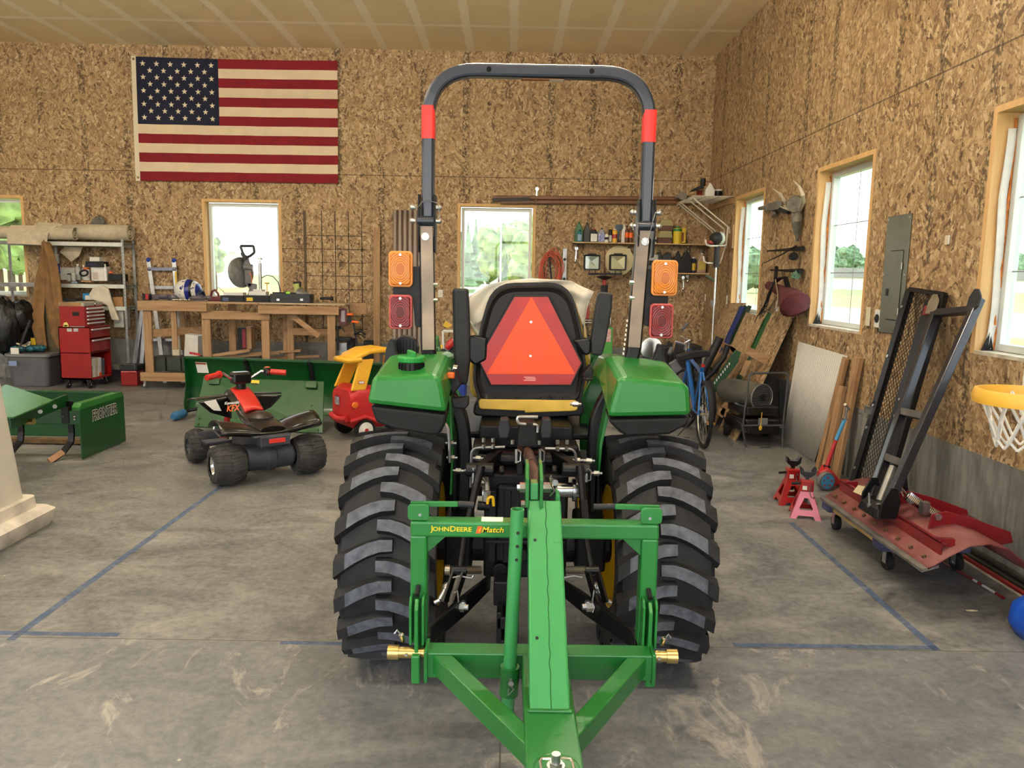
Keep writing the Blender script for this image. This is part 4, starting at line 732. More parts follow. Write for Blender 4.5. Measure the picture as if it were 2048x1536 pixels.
P = [at(x, y, Y=2.24) for x, y in ((1110, 1010), (1112, 985), (1120, 990), (1121, 1010))]; b = B(); b.hexa(P, [p+V((0, .05, 0)) for p in P]); mk('stop_ear', b, gr4, tm, bev=.002)
# parking stand pipe in its socket
a0, a1 = at(1035, 1018, Y=2.13), at(1019, 1345, Y=2.13); b = B(); n_ = 24; x_, y_, d_ = frame(a1-a0); R1, R2 = .0195, .0165
rg = lambda c, r: [c+(x_*cos(2*pi*i/n_)+y_*sin(2*pi*i/n_))*r for i in range(n_)]
b.loft([rg(a1, R2), rg(a0, R2), rg(a0, R1), rg(a1+(a1-a0)*.25, R1)], cap=False); st = mk('stand_pipe', b, gr4, tm, smooth=True)
for t_ in (.13, .21, .29): b = B(); p = a0.lerp(a1, t_); p = V((p.x+.004, p.y-R1, p.z)); b.cyl(p+V((0, .002, 0)), p-V((0, .0008, 0)), .0048, n=12); mk('pin_hole', b, blk, st)
s0, s1 = at(1020, 1332, Y=2.13), at(1017, 1388, Y=2.13); b = B(); b.loft([rg(s0, R1+.001), rg(s0, R1+.009), rg(s1, R1+.009), rg(s1, R1+.001)], cap=False); mk('stand_socket', b, gr3, tm, smooth=True)
b = B(); p = at(1022, 1366, Y=2.09); b.cyl(p+V((0, .02, 0)), p-V((0, .006, 0)), .008, n=12); b.tube([p+V((-.002, -.006, -.004)), p+V((.008, -.004, -.018)), p+V((-.008, -.004, -.036)), p+V((-.006, -.004, -.012))], .0018, 6); mk('stand_pin', b, steel, tm, smooth=True)
# ball pin with wire ring on the receiver tube
b = B(); p = V((at(1110, 1500, Z=ZP+.02).x, 1.63, ZP)); b.cyl(p, p+V((0, 0, .008)), .021, n=20); b.cyl(p+V((0, 0, .008)), p+V((0, 0, .016)), .016, n=6); b.cyl(p+V((0, 0, .016)), p+V((0, 0, .036)), .0105, n=14); hp = mk('hitch_bolt', b, steel, tm, smooth=True)
b = B(); b.tube(fillet([p+V(q) for q in ((-.012, 0, .024), (-.038, -.002, .024), (-.032, -.05, .012), (-.008, -.072, .004), (.012, -.072, .004), (.042, -.045, .012), (.036, -.002, .024), (.012, 0, .024))], .008, 3), .0035, 8); mk('wire_ring', b, chrome, hp, smooth=True)
# ================================================================ helpers for small goods
def wpx(px, y, Y, w): return at(px+w/2, y, Y=Y).x-at(px-w/2, y, Y=Y).x
def bottle(name, label, cat, px, yt, yb, w, Y, m, style='round', capm=None, labm=None, group=None, zb=None, lab=(.15, .6)):
    p = at(px, yb, Y=Y); zb = p.z if zb is None else zb; h = at(px, yt, Y=Y).z-p.z; r = wpx(px, yb, Y, w)/2; Y = Y+r*.0; t = thing(name, label, cat, (p.x, Y, zb), group=group); c = V((p.x, Y, zb)); b = B()
    prof = {'round': [(0, 0), (r*.95, 0), (r, h*.03), (r, h*.66), (r*.85, h*.74), (r*.36, h*.86), (r*.34, h*.93), (0, h*.93)], 'can': [(0, 0), (r, 0), (r, h*.86), (r*.8, h*.9), (r*.5, h*.92), (0, h*.92)], 'jar': [(0, 0), (r, 0), (r, h*.82), (r*.92, h*.84), (0, h*.84)], 'bucket': [(0, 0), (r*.86, 0), (r, h), (r*.97, h), (r*.84, h*.02), (0, h*.03)]}
    if style in prof: b.lathe(prof[style], c, n=18, cap=False)
    else:   # flat jug with a slanted shoulder and a grip
        d = r*.6; P = [(-r, 0), (r, 0), (r, h*.62), (r*.45, h*.9), (-r*.3, h*.9), (-r, h*.72)] if style == 'jug' else [(-r, 0), (r, 0), (r, h*.55), (r*.25, h*.93), (-r*.25, h*.93), (-r, h*.55)]
        b.prism(P, (c.x, Y+d, c.z), (1, 0, 0), (0, 0, 1), d*2)
    mk('body', b, m, t, smooth=style in prof, bev=0 if style in prof else min(r*.22, .012))
    if capm:
        b = B(); rc = r*(.42 if style == 'round' else .9 if style == 'jar' else .55 if style == 'can' else .26); cx = c.x+(r*.08 if style == 'jug' else 0); b.cyl((cx, Y, zb+h*(.83 if style == 'jar' else .9)), (cx, Y, zb+h), rc, n=14); mk('cap', b, capm, t, smooth=True)
    if labm:
        b = B(); z0, z1 = zb+h*lab[0], zb+h*lab[1]
        if style in prof: b.lathe([(r*1.012, z0-zb), (r*1.012, z1-zb)], c, n=18, cap=False)
        else: b.box((c.x-r*.8, Y-r*.6-.001, z0), (c.x+r*.8, Y-r*.6, z1))
        mk('label', b, labm, t, smooth=style in prof)
    return t
def carton(name, label, cat, x0, x1, yt, yb, Y, d, m, group=None, rz=0, panel=None, pm=None, **k):
    a, c = at(x0, yb, Y=Y), at(x1, yb, Y=Y); h = at((x0+x1)/2, yt, Y=Y).z-(a.z+c.z)/2; z = (a.z+c.z)/2; b = B(); w = c.x-a.x; cx = (a.x+c.x)/2
    b.box((-w/2, 0, 0), (w/2, d, h)); R = rotz(rz); b.v = [R@v+V((cx, Y, z)) for v in b.v]
    if pm is None: return one(name, label, cat, b, m, group=group, bev=k.get('bev', .004))
    t = thing(name, label, cat, (cx, Y, z), group=group); mk('body', b, m, t, bev=k.get('bev', .004)); b = B(); u0, u1, v0, v1 = panel; b.box((-w/2+w*u0, -.0015, h*v0), (-w/2+w*u1, 0, h*v1)); b.v = [R@v+V((cx, Y, z)) for v in b.v]; mk('printed_panel', b, pm, t); return t
# ================================================================ metal rack in the left corner
YK = 11.12; rack = thing('storage_rack', 'galvanised slotted-angle storage rack by the left back window, carpet rolls on top', 'shelving rack', (-6.5, 11.3, 0))
XA = [at(0, 600, Y=YK).x-.02, at(92, 600, Y=YK).x, at(250, 600, Y=YK).x]
for x in XA:
    for y in (YK, 11.44):
        b = B(); b.box((x-.02, y, 0), (x+.02, y+.003, 2.06)); b.box((x-.02, y, 0), (x-.017, y+.04, 2.06)); po = mk('post', b, galv, rack)
        if y == YK: b = B(); [b.cyl((x+.006, y-.0008, z), (x+.006, y-.0002, z), .005, n=6) for z in [.75+.05*k for k in range(25)]]; mk('slot', b, mat('slot shine', (235, 238, 240), .5), po)
SH = [at(170, y, Y=YK).z for y in (484, 568, 612)]+[.25]; whb = mat('lit pale beam', (204, 208, 200), .4, .2, .05, 8)  # right bay's beams paler, light on their face put into the colour
for k, z in enumerate(SH):
    for i in (0, 1):
        b = B(); x0, x1 = XA[i], XA[i+1]; b.box((x0, YK-.004, z-.055), (x1, YK+.012, z)); b.box((x0, 11.45, z-.055), (x1, 11.46, z)); mk('beam', b, whb if (i and k < 3) else galv, rack)
        b = B(); b.box((x0, YK+.012, z-.012), (x1, 11.45, z)); mk('shelf', b, mat('shelf board', (150, 146, 132), .7), rack)
# carpet rolls and the offcut
crp = mat('beige carpet back', (196, 184, 158), .95, 0, .08, 14, .3, 90); crg = mat('grey carpet pile', (110, 108, 102), 1, 0, .25, 30, .6, 120)
def roll(label, px0, px1, py, rp, Y, tail=0):
    a, c = at(px0, py, Y=Y), at(px1, py+3, Y=Y); r = wpx(px1, py, Y, rp*2)/2; a.z = c.z = SH[0]+r+.002; t = thing('carpet_roll', label, 'carpet', (c.x, Y, SH[0]), group=None)
    sp = [(r*(1-.03*k)*(1+.03*sin(k)), k*.62) for k in range(34)]; b = B()
    ring = lambda x, s_: [V((x, Y+q*cos(an)*1.05, a.z+q*sin(an)*(.93))) for q, an in sp]
    b.loft([ring(a.x, 0), ring(a.x*.5+c.x*.5, 0), ring(c.x, 0)], closed=False); mk('carpet', b, crp, t, solid=.012, smooth=True)
    b = B(); b.lathe([(0, 0), (r*.62, 0)], (c.x-.02, Y, a.z), (1, 0, 0), 20, cap=False); mk('pile_end', b, crg, t)
    if tail:
        P = [V((c.x-.9, Y-.02, a.z+r)), V((c.x-.25, Y-.02, a.z+r)), V((c.x-.32, Y-r*1.12, a.z)), V((c.x-.36, Y-r*1.12, SH[0]-.06)), V((c.x-.9, Y-r*1.12, SH[0]-.04)), V((c.x-.9, Y-r*1.1, a.z))]
        b = B(); b.add(P, [(0, 1, 2, 5), (5, 2, 3, 4)]); mk('carpet_flap', b, crp, t, solid=.012)
    return t
roll('front roll of beige carpet on the left end of the rack, its loose edge hanging', -60, 152, 470, 15, 11.16, 1)
roll('beige carpet roll lying on the right end of the rack top', 130, 262, 466, 19, 11.3)
b = B(); P = [at(x, y, Y=11.36) for x, y in ((62, 468), (76, 444), (132, 448), (142, 462))]; b.hexa(P, [p+V((0, .03, 0)) for p in P]); one('carpet_offcut', 'flat carpet offcut lying behind the front carpet roll', 'carpet', b, crp)
b = B(); P = [at(x, y, Y=11.40) for x, y in ((176, 450), (186, 436), (198, 431), (206, 438), (211, 450))]; b.hexa(P, [p+V((0, .04, 0)) for p in P]); one('dark_cloth', 'small dark grey cloth peaking above the right carpet roll', 'cloth', b, crg, bev=.01)
b = B(); P = [at(x, y, Y=11.3) for x, y in ((119, 503), (130, 493), (165, 494), (158, 512), (142, 524))]; b.hexa(P, [p+V((0, .02, 0)) for p in P]); one('carpet_corner', 'folded carpet corner hanging through below the top shelf', 'carpet', b, crp, bev=.004)
# goods on the rack
pink = mat('pale pink card', (222, 204, 200), .7); navy = mat('navy plastic', (26, 34, 74), .5); clr = mat('clear plastic', (196, 204, 206), .25, alpha=.55); clr2 = mat('cloudy plastic', (190, 192, 188), .35, alpha=.8); lblue = mat('pale blue cloth', (150, 176, 200), .9, 0, .15, 20); sky = mat('bright blue card', (28, 128, 186), .6); wcard = mat('white card', (222, 220, 212), .7, 0, .04, 12); ylw = mat('yellow plastic', (214, 178, 40), .45); orgm = mat('orange card', (212, 104, 48), .6)
bottle('bucket', 'tall translucent bucket with a blue and white label behind the hanging coat', 'bucket', 112, 508, 564, 17, 11.22, clr2, 'bucket', None, mat('blue label', (60, 76, 160), .6), lab=(.3, .66))
carton('box', 'long pale grey box on the middle shelf behind small bottles', 'box', 121, 150, 535, 560, 11.33, .08, wcard)
for px, yt, w, cm, lb in ((157, 528, 11, white, 'clear round bottle with white cap, left of the orange-lidded jar'), (169, 530, 9, white, 'slim clear bottle just left of the orange-lidded jar')): bottle('bottle', lb, 'bottle', px, yt, 560, w, 11.3, clr2, 'round', cm)
bottle('jar', 'white jar with an orange lid on the middle shelf', 'jar', 174, 535, 560, 13, 11.28, white, 'jar', orgm)
bottle('jar', 'small clear jar with dark lid at the front of the middle shelf', 'jar', 139, 547, 562, 8, 11.2, clr2, 'jar', blackm); bottle('jar', 'small squat jar with a cream lid at the front of the middle shelf', 'jar', 148, 546, 562, 8, 11.2, clr2, 'jar', cream)
carton('box', 'white upright box under the black tool box on the middle shelf', 'box', 183, 215, 533, 562, 11.24, .1, wcard, panel=(.1, .45, .1, .6), pm=mat('pale print', (190, 180, 170), .7))
bottle('jug', 'white narrow jug at the right of the upright white box', 'jug', 212, 528, 562, 7, 11.2, white, 'round', white)
carton('box', 'black tool carton resting on the white boxes of the middle shelf', 'box', 171, 208, 523, 534, 11.2, .14, blackm, panel=(.1, .6, .3, .6), pm=navy); carton('box', 'little pale box topmost of the middle shelf stack', 'box', 179, 199, 514, 522.6, 11.2, .1, wcard)
carton('case', 'black power tool case at the right end of the middle shelf', 'case', 217, 243, 548, 562, 11.18, .2, blackm); b = B(); p = at(222, 547, Y=11.24); b.ball(p+V((0, 0, .012)), .035, 10, (1, .8, .6)); one('cap', 'orange cap on the black case of the middle shelf', 'cap', b, orgm, smooth=True)
b = B(); p = at(168, 549, Y=11.16); b.tube([p+V((.055*cos(a), .02*sin(a), .04*sin(a)+.02)) for a in [k*pi/6 for k in range(12)]], .014, 8, closed=True); one('tape_roll', 'black coil on the middle shelf in front of the bottles', 'coil', b, blackm, smooth=True)
for px, w, m, lb, nm in ((113, 12, lblue, 'crumpled pale blue rag at the coat side of the middle shelf', 'rag'), (148, 14, lblue, 'crumpled pale blue rag in the middle of the shelf edge', 'rag'), (128, 18, mat('brown leather', (124, 84, 64), .8, 0, .2, 20), 'brown work glove lying on the middle shelf edge', 'glove'), (160, 12, mat('dark cloth', (60, 50, 46), .9), 'dark cloth heap on the middle shelf edge', 'cloth')):
    b = B(); p = at(px, 566, Y=11.15); rr = wpx(px, 560, 11.15, w)/2; p.z = SH[1]
    for k in range(6): b.ball(p+V((random.uniform(-.6, .6)*rr, random.uniform(0, .05), .02)), rr*random.uniform(.4, .6), 8, (1, .6, .55))
    b.v = [V((v.x, v.y, max(v.z, SH[1]+.001))) for v in b.v]; one(nm, lb, 'cloth' if nm != 'glove' else 'glove', b, m, smooth=True)
b = B(); b.box(at(162, 564, Y=11.14), at(182, 561, Y=11.14)+V((0, .08, .0))); one('wood_offcut', 'short pale wood strip at the front of the middle shelf', 'wood', b, woodx)
carton('box', 'bright blue flat carton on the lower rack shelf', 'box', 166, 210, 587, 600, 11.2, .2, sky); carton('box', 'white flat box in front of the blue carton', 'box', 170, 195, 591, 600, 11.15, .04, wcard)
for px, w, m, lb in ((126, 24, mat('grey rag', (108, 110, 112), .9, 0, .4, 30), 'heap of grey plastic bags on the lower rack shelf'), (150, 24, mat('brown rag', (84, 66, 54), .9, 0, .3, 20), 'brown crumpled paper bag beside the blue carton')):
    b = B(); p = at(px, 600, Y=11.3); rr = wpx(px, 600, 11.3, w)/2; p.z = SH[2]
    for k in range(9): b.ball(p+V((random.uniform(-.7, .7)*rr, random.uniform(-.05, .08), random.uniform(.02, .09))), rr*random.uniform(.35, .55), 7, (1, .8, .7))
    b.v = [V((v.x, v.y, max(v.z, SH[2]+.001))) for v in b.v]; one('bag', lb, 'bag', b, m, smooth=20)
b = B(); P = [at(x, y, Y=11.07) for x, y in ((176, 590), (185, 575), (205, 571), (216, 578), (222, 600), (238, 642), (222, 640), (214, 612), (180, 598))]; b.hexa(P, [p+V((0, .05, 0)) for p in P]); one('paper_sack', 'white paper sack spilling over the lower rack shelf to a point', 'bag', b, mat('white sack', (206, 198, 178), .8, 0, .06, 10, .3, 20), bev=.02)
carton('box', 'open brown cardboard box at the right end of the lower shelf', 'box', 226, 246, 594, 613, 11.16, .2, cardb); b = B(); p = at(240, 640, Y=11.2); carton('tote', 'clear plastic tub under the cardboard box on the rack', 'tub', 228, 248, 616, 655, 11.17, .2, clr2)
# brown coat hanging from the rack post
coat = mat('tan duck canvas', (136, 102, 62), .9, 0, .14, 9, .25, 60); coat2 = mat('coat lining', (88, 78, 58), .95, 0, .2, 10, .3, 30)
ct = thing('coveralls', 'tan canvas coveralls hanging from the rack post, hem near the floor', 'coveralls', at(105, 760, Y=10.95))
def coatsheet(name, L, Rr, Y, m, amp=.04, n=6):
    b = B()
    def fn(u, v):
        k = v*(len(L)-1); i = min(int(k), len(L)-2); f = k-i; l = V(at(*L[i], Y=Y)).lerp(at(*L[i+1], Y=Y), f); r = V(at(*Rr[i], Y=Y)).lerp(at(*Rr[i+1], Y=Y), f)
        p = l.lerp(r, u); p.y -= .07*sin(pi*u)+amp*sin(u*n+v*2.5)*(.3+v); return p
    b.grid(fn, 16, 30); return mk(name, b, m, ct, solid=.012, smooth=True)
coatsheet('front_panel', [(87, 483), (82, 520), (72, 560), (68, 600), (62, 640), (72, 672), (84, 705), (92, 735), (98, 752)], [(96, 486), (100, 520), (98, 560), (92, 600), (90, 630), (94, 665), (98, 700), (102, 730), (104, 754)], 10.96, coat)
coatsheet('leg_panel', [(94, 486), (94, 540), (90, 590), (96, 630), (104, 665), (114, 690), (124, 700)], [(102, 488), (110, 540), (119, 590), (127, 630), (128, 665), (128, 690), (129, 702)], 10.99, coat, .03)
coatsheet('lining', [(90, 590), (90, 640), (93, 680), (96, 710), (102, 752)], [(116, 600), (120, 650), (126, 680), (128, 710), (128, 742)], 11.02, coat2, .02)
coatsheet('sleeve', [(88, 480), (98, 530), (108, 590), (116, 640), (118, 672)], [(100, 486), (116, 530), (122, 560), (130, 620), (128, 690)], 10.93, coat, .03)
b = B(); p = at(99, 588, Y=10.86); b.cyl(p, p+V((0, -.01, 0)), .012); mk('snap', b, chrome, ct, smooth=True)
# black bag heap, tote, blue packet
bagm = mat('black bin liner', (22, 23, 25), .38, 0, .3, 9, .9, 14)
for lb, px, py, w, h, Y in (('big black bin liner slumped at the left picture edge', 8, 650, 62, 110, 10.75), ('black bin bag tied up on the boxes beside the coveralls', 44, 632, 48, 62, 10.9)):
    b = B(); c = at(px, py, Y=Y); rx, rz_ = wpx(px, py, Y, w)/2, wpx(px, py, Y, h)/2; b.grid(lambda u, v: c+V((rx*cos(2*pi*u)*sin(pi*v)*(1+.2*NZ.noise(V((u*9, v*5, px)))+.1*NZ.noise(V((u*30, v*12, px)))), .2*sin(2*pi*u)*sin(pi*v), rz_*cos(pi*v)*(1+.15*NZ.noise(V((u*7, v*6, 3)))+.08*NZ.noise(V((u*26, v*14, 7)))))), 64, 36); one('bin_bag', lb, 'bag', b, bagm, smooth=True)
b = B(); a0, a1 = at(60, 640, Y=10.7), at(30, 720, Y=10.7); b.bar(a0, a1, .03, .004, up=(0, 1, 0)); one('strap', 'grey webbing strap hanging over the black bin bags', 'strap', b, dgrey)
t = thing('storage_tote', 'grey plastic storage tote with lid at the left by the rack', 'tote', at(52, 768, Z=0)); x0, x1 = at(8, 740, Y=10.62).x, at(97, 740, Y=10.62).x; zt = at(50, 708, Y=10.62).z; b = B(); P0 = rrect(x1-x0-.1, .42, .07, 5); P1 = rrect(x1-x0-.02, .5, .09, 5); cx = (x0+x1)/2
b.hexa([V((cx+u, 10.87+v, .004)) for u, v in P0], [V((cx+u, 10.87+v, zt-.03)) for u, v in P1]); mk('tub', b, grey, t, bev=.006); b = B(); P = rrect(x1-x0+.02, .54, .1, 5); b.hexa([V((cx+u, 10.87+v, zt-.045)) for u, v in P], [V((cx+u, 10.87+v, zt)) for u, v in P]); mk('lid', b, mat('mid grey lid', (118, 120, 122), .5), t, bev=.01)
b = B(); p = at(17, 722, Y=10.6); q = at(34, 732, Y=10.6); b.box((p.x, 10.598, q.z), (q.x, 10.606, p.z)); mk('label', b, mat('pale blue label', (128, 146, 186), .6), t)
b = B(); c = at(40, 700, Y=10.75)
for k in range(16): b.ball(V((c.x+random.uniform(-.24, .24), 10.72+random.uniform(0, .15), zt+.06)), random.uniform(.04, .07), 8, (1.3, 1, .8))
one('water_pack', 'teal shrink-wrapped pack lying on the grey tote', 'pack', b, mat('teal plastic', (36, 96, 110), .3, 0, .4, 20, .5, 30), smooth=True)
b = B(); p = at(29, 708, Y=10.6); b.box((p.x-.05, 10.60, zt), (p.x+.06, 10.61, zt+.085)); one('price_card', 'white card leaning on the teal pack', 'card', b, wcard)
b = B(); c = at(36, 688, Y=10.85); b.tube([c+V((.16*cos(a), .1*sin(a), .03*sin(3*a))) for a in [k*pi/8 for k in range(16)]], .012, 6, closed=True); one('cable_coil', 'pale cable loop in the dim heap above the tote', 'cable', b, cream, smooth=True)
carton('box', 'yellow-edged box in the dim heap above the tote', 'box', 62, 72, 676, 690, 10.95, .15, ylw); carton('bin', 'dark crate at the far left behind the bags, below the shelf', 'crate', 30, 84, 655, 706, 11.15, .2, blackm)
# ================================================================ red tool chest
rd = mat('tool chest red', (150, 22, 22), .36, 0, .06, 5, coat=.3); X0, X1, Y0, Y1 = -6.14, -5.72, 10.52, 11.06
t = thing('tool_chest', 'red rolling tool chest with silver drawer pulls, left of the workbench', 'tool chest', ((X0+X1)/2, (Y0+Y1)/2, 0)); zc = at(190, 655, Y=Y0).z; zt = at(190, 606, Y=Y0).z
b = B(); b.box((X0, Y0, .125), (X0+.01, Y1, zc)); b.box((X0, Y0, .125), (X1, Y0+.012, zc)); b.box((X0, Y1-.012, .125), (X1, Y1, zc)); b.box((X0, Y0, zc-.012), (X1, Y1, zc)); b.box((X0, Y0, .125), (X1, Y1, .15)); b.box((X0, Y0, zc-.36), (X1, Y1, zc-.35)); mk('cabinet', b, rd, t)
b = B(); b.box((X0+.02, Y0+.02, zc), (X1-.06, Y1-.03, zt-.05)); mk('top_box', b, rd, t, bev=.004); b = B(); b.box((X0+.02, Y0+.02, zt-.05), (X1-.06, Y1-.03, zt)); mk('lid', b, mat('dusty grey lid', (172, 168, 150), .6), t, bev=.006)
b = B(); b.box((X0+.03, Y0+.019, zt-.046), (X1-.1, Y0+.0195, zt-.002)); mk('cardboard_strip', b, cardb, t)
def drawer(z0, z1, xf, y0, y1):
    b = B(); b.box((xf-.02, y0, z0), (xf+.008, y1, z1)); d = mk('drawer', b, rd, t, bev=.002); b = B(); b.box((xf+.008, y0+.01, z1-.026), (xf+.032, y1-.01, z1-.006)); mk('drawer_pull', b, mat('bright aluminium pull', (232, 232, 232), .3, .5), d, bev=.003)
hh = (zt-.06-zc-.02)/5
for k in range(5): drawer(zc+.02+hh*k, zc+.02+hh*(k+.9), X1-.055, Y0+.04, Y1-.05)
drawer(zc-.15, zc-.02, X1, Y0+.03, Y1-.03); drawer(zc-.34, zc-.17, X1, Y0+.03, Y1-.03)
b = B(); p = at(150, 628, Y=Y0); b.box((p.x-.045, Y0+.014, p.z-.025), (p.x+.045, Y0+.0195, p.z+.025)); mk('side_handle', b, blackm, t, bev=.004); b = B(); b.cyl((X1-.05, Y0+.28, zt-.03), (X1-.03, Y0+.28, zt-.03), .022); mk('lock', b, chrome, t, smooth=True)
for x in (136, 149): b = B(); p = at(x+3, 659, Y=Y0-.001); b.box((p.x-.035, Y0-.0015, p.z-.028), (p.x+.03, Y0-.0003, p.z+.015)); mk('sticker', b, mat('photo sticker', (120, 128, 150), .5, 0, 0, 60, col2=(220, 216, 206)), t)
for x in (X0+.06, X1-.06):
    for y in (Y0+.06, Y1-.06): b = B(); b.cyl((x-.014, y, .05), (x+.014, y, .05), .05); ca = mk('caster', b, rub, t, smooth=True); b = B(); b.box((x-.022, y-.03, .05), (x-.018, y+.03, .125)); b.box((x+.018, y-.03, .05), (x+.022, y+.03, .125)); b.cyl((x-.024, y, .05), (x+.024, y, .05), .012); mk('caster_fork', b, chrome, ca)
for k, (y, w, h, m, lb) in enumerate(((.10, .05, .26, wcard, 'grey booklet nearest the corner in the open bay of the tool chest'), (.17, .04, .27, mat('beige box', (206, 196, 170), .7), 'beige carton standing in the open bay of the tool chest'), (.23, .07, .26, mat('orange and white box', (226, 222, 230), .6), 'white box with orange foot in the open bay of the tool chest'), (.34, .05, .24, grey, 'grey box at the far side of the open bay of the tool chest'))):
    b = B(); b.box((X1-.2, Y0+y, .152), (X1-.02, Y0+y+w, .152+h), roty(.04)); one('box', lb, 'box', b, m, bev=.002)
b = B(); b.box((X1-.019, Y0+.235, .153), (X1-.017, Y0+.295, .2)); one('orange_tag', 'orange carton end at the front of the tool chest bay', 'box', b, orange)
b = B(); p = V((X0+.1, Y0+.01, zc)); b.cyl(p+V((0, 0, .032)), p+V((0, .045, .032)), .032); b.box(p+V((-.035, 0, 0)), p+V((.035, .045, .03))); one('tape_measure', 'yellow tape measure standing on the ledge of the tool chest', 'tape measure', b, mat('pale yellow plastic', (220, 210, 110), .5), bev=.004)
b = B(); b.box((X0+.16, Y0+.002, zc), (X1-.06, Y0+.016, zc+.012)); one('file', 'long file lying on the ledge of the tool chest', 'file', b, steel)
# red cooler
t = thing('cooler', 'small red cooler with grey lid on the floor between tool chest and ladder', 'cooler', (-5.5, 10.95, 0)); b = B(); x0, x1 = at(236, 740, Y=10.8).x, at(270, 740, Y=10.8).x; b.box((x0, 10.85, 0), (x1, 11.08, .22)); mk('body', b, rd, t, bev=.02); b = B(); b.box((x0-.004, 10.845, .22), (x1+.004, 11.085, .30)); mk('lid', b, dgrey, t, bev=.015); b = B(); b.tube([(x0+.02, 10.84, .25), (x0+.02, 10.84, .31), (x1-.02, 10.84, .31), (x1-.02, 10.84, .25)], .008, 6); mk('handle', b, grey, t, smooth=True)
# ================================================================ folding ladder behind the bench
YLd = 11.36; ld = thing('ladder', 'aluminium folding ladder with blue caps standing behind the workbench', 'ladder', (-4.75, 11.3, 0))
for (xt, xb, yt, Yt, Yb) in ((297, 308, 520, 11.46, 11.38), (348, 354, 521, 11.46, 11.38)):
    p, q = at(xt, yt, Y=Yt), at(xb, 600, Y=Yb); d = (q-p)*((p.z)/(p.z-q.z)); b = B(); b.bar(p, p+d, .06, .025, up=(0, 1, 0)); r = mk('rail', b, alu, ld, bev=.004); b = B(); b.ball(p, .035, 10); mk('rail_cap', b, blue, r, smooth=True)
for k, y in enumerate((538, 575)): b = B(); p, q = at(299+k*3, y, Y=11.43), at(349+k, y, Y=11.43); b.bar(p, q, .03, .045); b.ball(p, .032, 8); b.ball(q, .032, 8); mk('rung', b, alu if k else mat('rung with blue hinges', (130, 136, 160), .4, .5), ld)
for (x0, y0, x1, y1) in ((286, 610, 268, 730), (292, 610, 283, 730)): p, q = at(x0, y0, Y=11.4), at(x1, y1, Y=11.3); d = (q-p)*(p.z/(p.z-q.z)); b = B(); b.bar(p, p+d*.99, .06, .02, up=(0, 1, 0)); mk('rail', b, alu, ld, bev=.004)
for z in (.28, .62): b = B(); b.bar((-5.55+z*.2, 11.38, z), (-4.6, 11.42, z), .03, .04); mk('rung', b, alu, ld)
b = B(); p = at(350, 560, Y=11.36); b.box((p.x-.012, 11.395, p.z-.13), (p.x+.012, 11.40, p.z+.12)); mk('label', b, ylw, ld)
# ================================================================ workbench
YW = 10.62; bench = thing('workbench', 'long shoulder-high pine workbench with tools on top, below the back window', 'workbench', (-3.7, 11, 0))
zB = at(450, 604, Y=YW).z; bxL, bxR = at(274, 610, Y=YW).x, at(677, 618, Y=YW).x; xm0, xm1 = at(413, 620, Y=YW).x, at(516, 620, Y=YW).x
b = B(); b.box((bxL, YW+.03, zB-.02), (at(700, 605, Y=YW+.4).x, 11.1, zB)); mk('worktop', b, mat('dusty particle board', (188, 168, 136), .8, 0, .1, 9), bench)
def beam(x0, x1, zt, h=.13, Y=YW, d=.038, nm='rail'): b = B(); b.box((x0, Y, zt-h), (x1, Y+d, zt)); return mk(nm, b, woodx, bench, bev=.003)
beam(bxL, xm0, zB-.0, .135); beam(xm1, bxR, at(600, 612, Y=YW).z, .115); beam(at(400, 630, Y=YW).x, at(537, 630, Y=YW).x, at(470, 625, Y=YW).z, .10, YW+.05); beam(xm0, xm1, zB-.005, .02)
b = B(); b.box((at(688, 640, Y=YW).x-.0, YW+.5, zB-.16), (at(706, 640, Y=YW).x+.1, 11.1, zB)); mk('end_rail', b, woody, bench, bev=.003)
def leg(px, Y=YW+.04, z1=None, w=.11, z0=0.0): b = B(); x = at(px, 680, Y=Y).x; b.box((x-w/2, Y, z0), (x+w/2, Y+.038, (z1 or zB-.02))); mk('leg', b, woodz, bench, bev=.003)
leg(296, z0=.1, z1=zB-.13); leg(413, Y=YW+.07, w=.12, z1=zB-.2, z0=.04); leg(531, Y=YW+.07, w=.11, z1=zB-.2, z0=.0); leg(663, w=.11, z1=zB-.11, z0=.0); leg(465, 11.05, w=.1); leg(573, 11.05, w=.1); leg(349, YW+.06, w=.07, z1=zB-.13, z0=.55); leg(366, 11.1, w=.08, z0=.5); leg(581, 11.0, w=.09, z0=.05)
beam(at(280, 750, Y=YW).x, at(420, 750, Y=YW).x, at(350, 746, Y=YW).z, .12, YW, .05, 'bottom_rail'); beam(at(410, 735, Y=YW).x, at(665, 735, Y=YW).x, .30, .1, YW+.03, .04, 'bottom_rail')
b = B(); b.box((at(282, 740, Y=YW).x, YW+.05, .17), (at(665, 740, Y=YW).x, 11.05, .19)); mk('bottom_shelf', b, mat('grey ply', (140, 128, 110), .8), bench)
b = B(); b.bar(at(300, 667, Y=YW+.1), at(405, 660, Y=YW+.5), .03, .11); mk('brace', b, woodx, bench); b = B(); b.bar(at(580, 628, Y=YW+.12), at(638, 672, Y=YW+.12), .02, .07); mk('brace', b, woodx, bench); b = B(); b.bar(at(585, 663, Y=11.0), at(660, 665, Y=11.0), .03, .1); mk('brace', b, woodx, bench)
b = B(); b.bar(at(672, 665, Y=YW+.12), at(708, 655, Y=YW+.4), .03, .12); mk('brace', b, woodx, bench)
for px in (290, 655): b = B(); p = at(px, 760, Y=YW+.06); p.z = .035; b.cyl(p-V((.012, 0, 0)), p+V((.012, 0, 0)), .034); b.box((p.x-.016, p.y-.015, .03), (p.x+.016, p.y+.015, .11)); mk('caster', b, steel, bench)
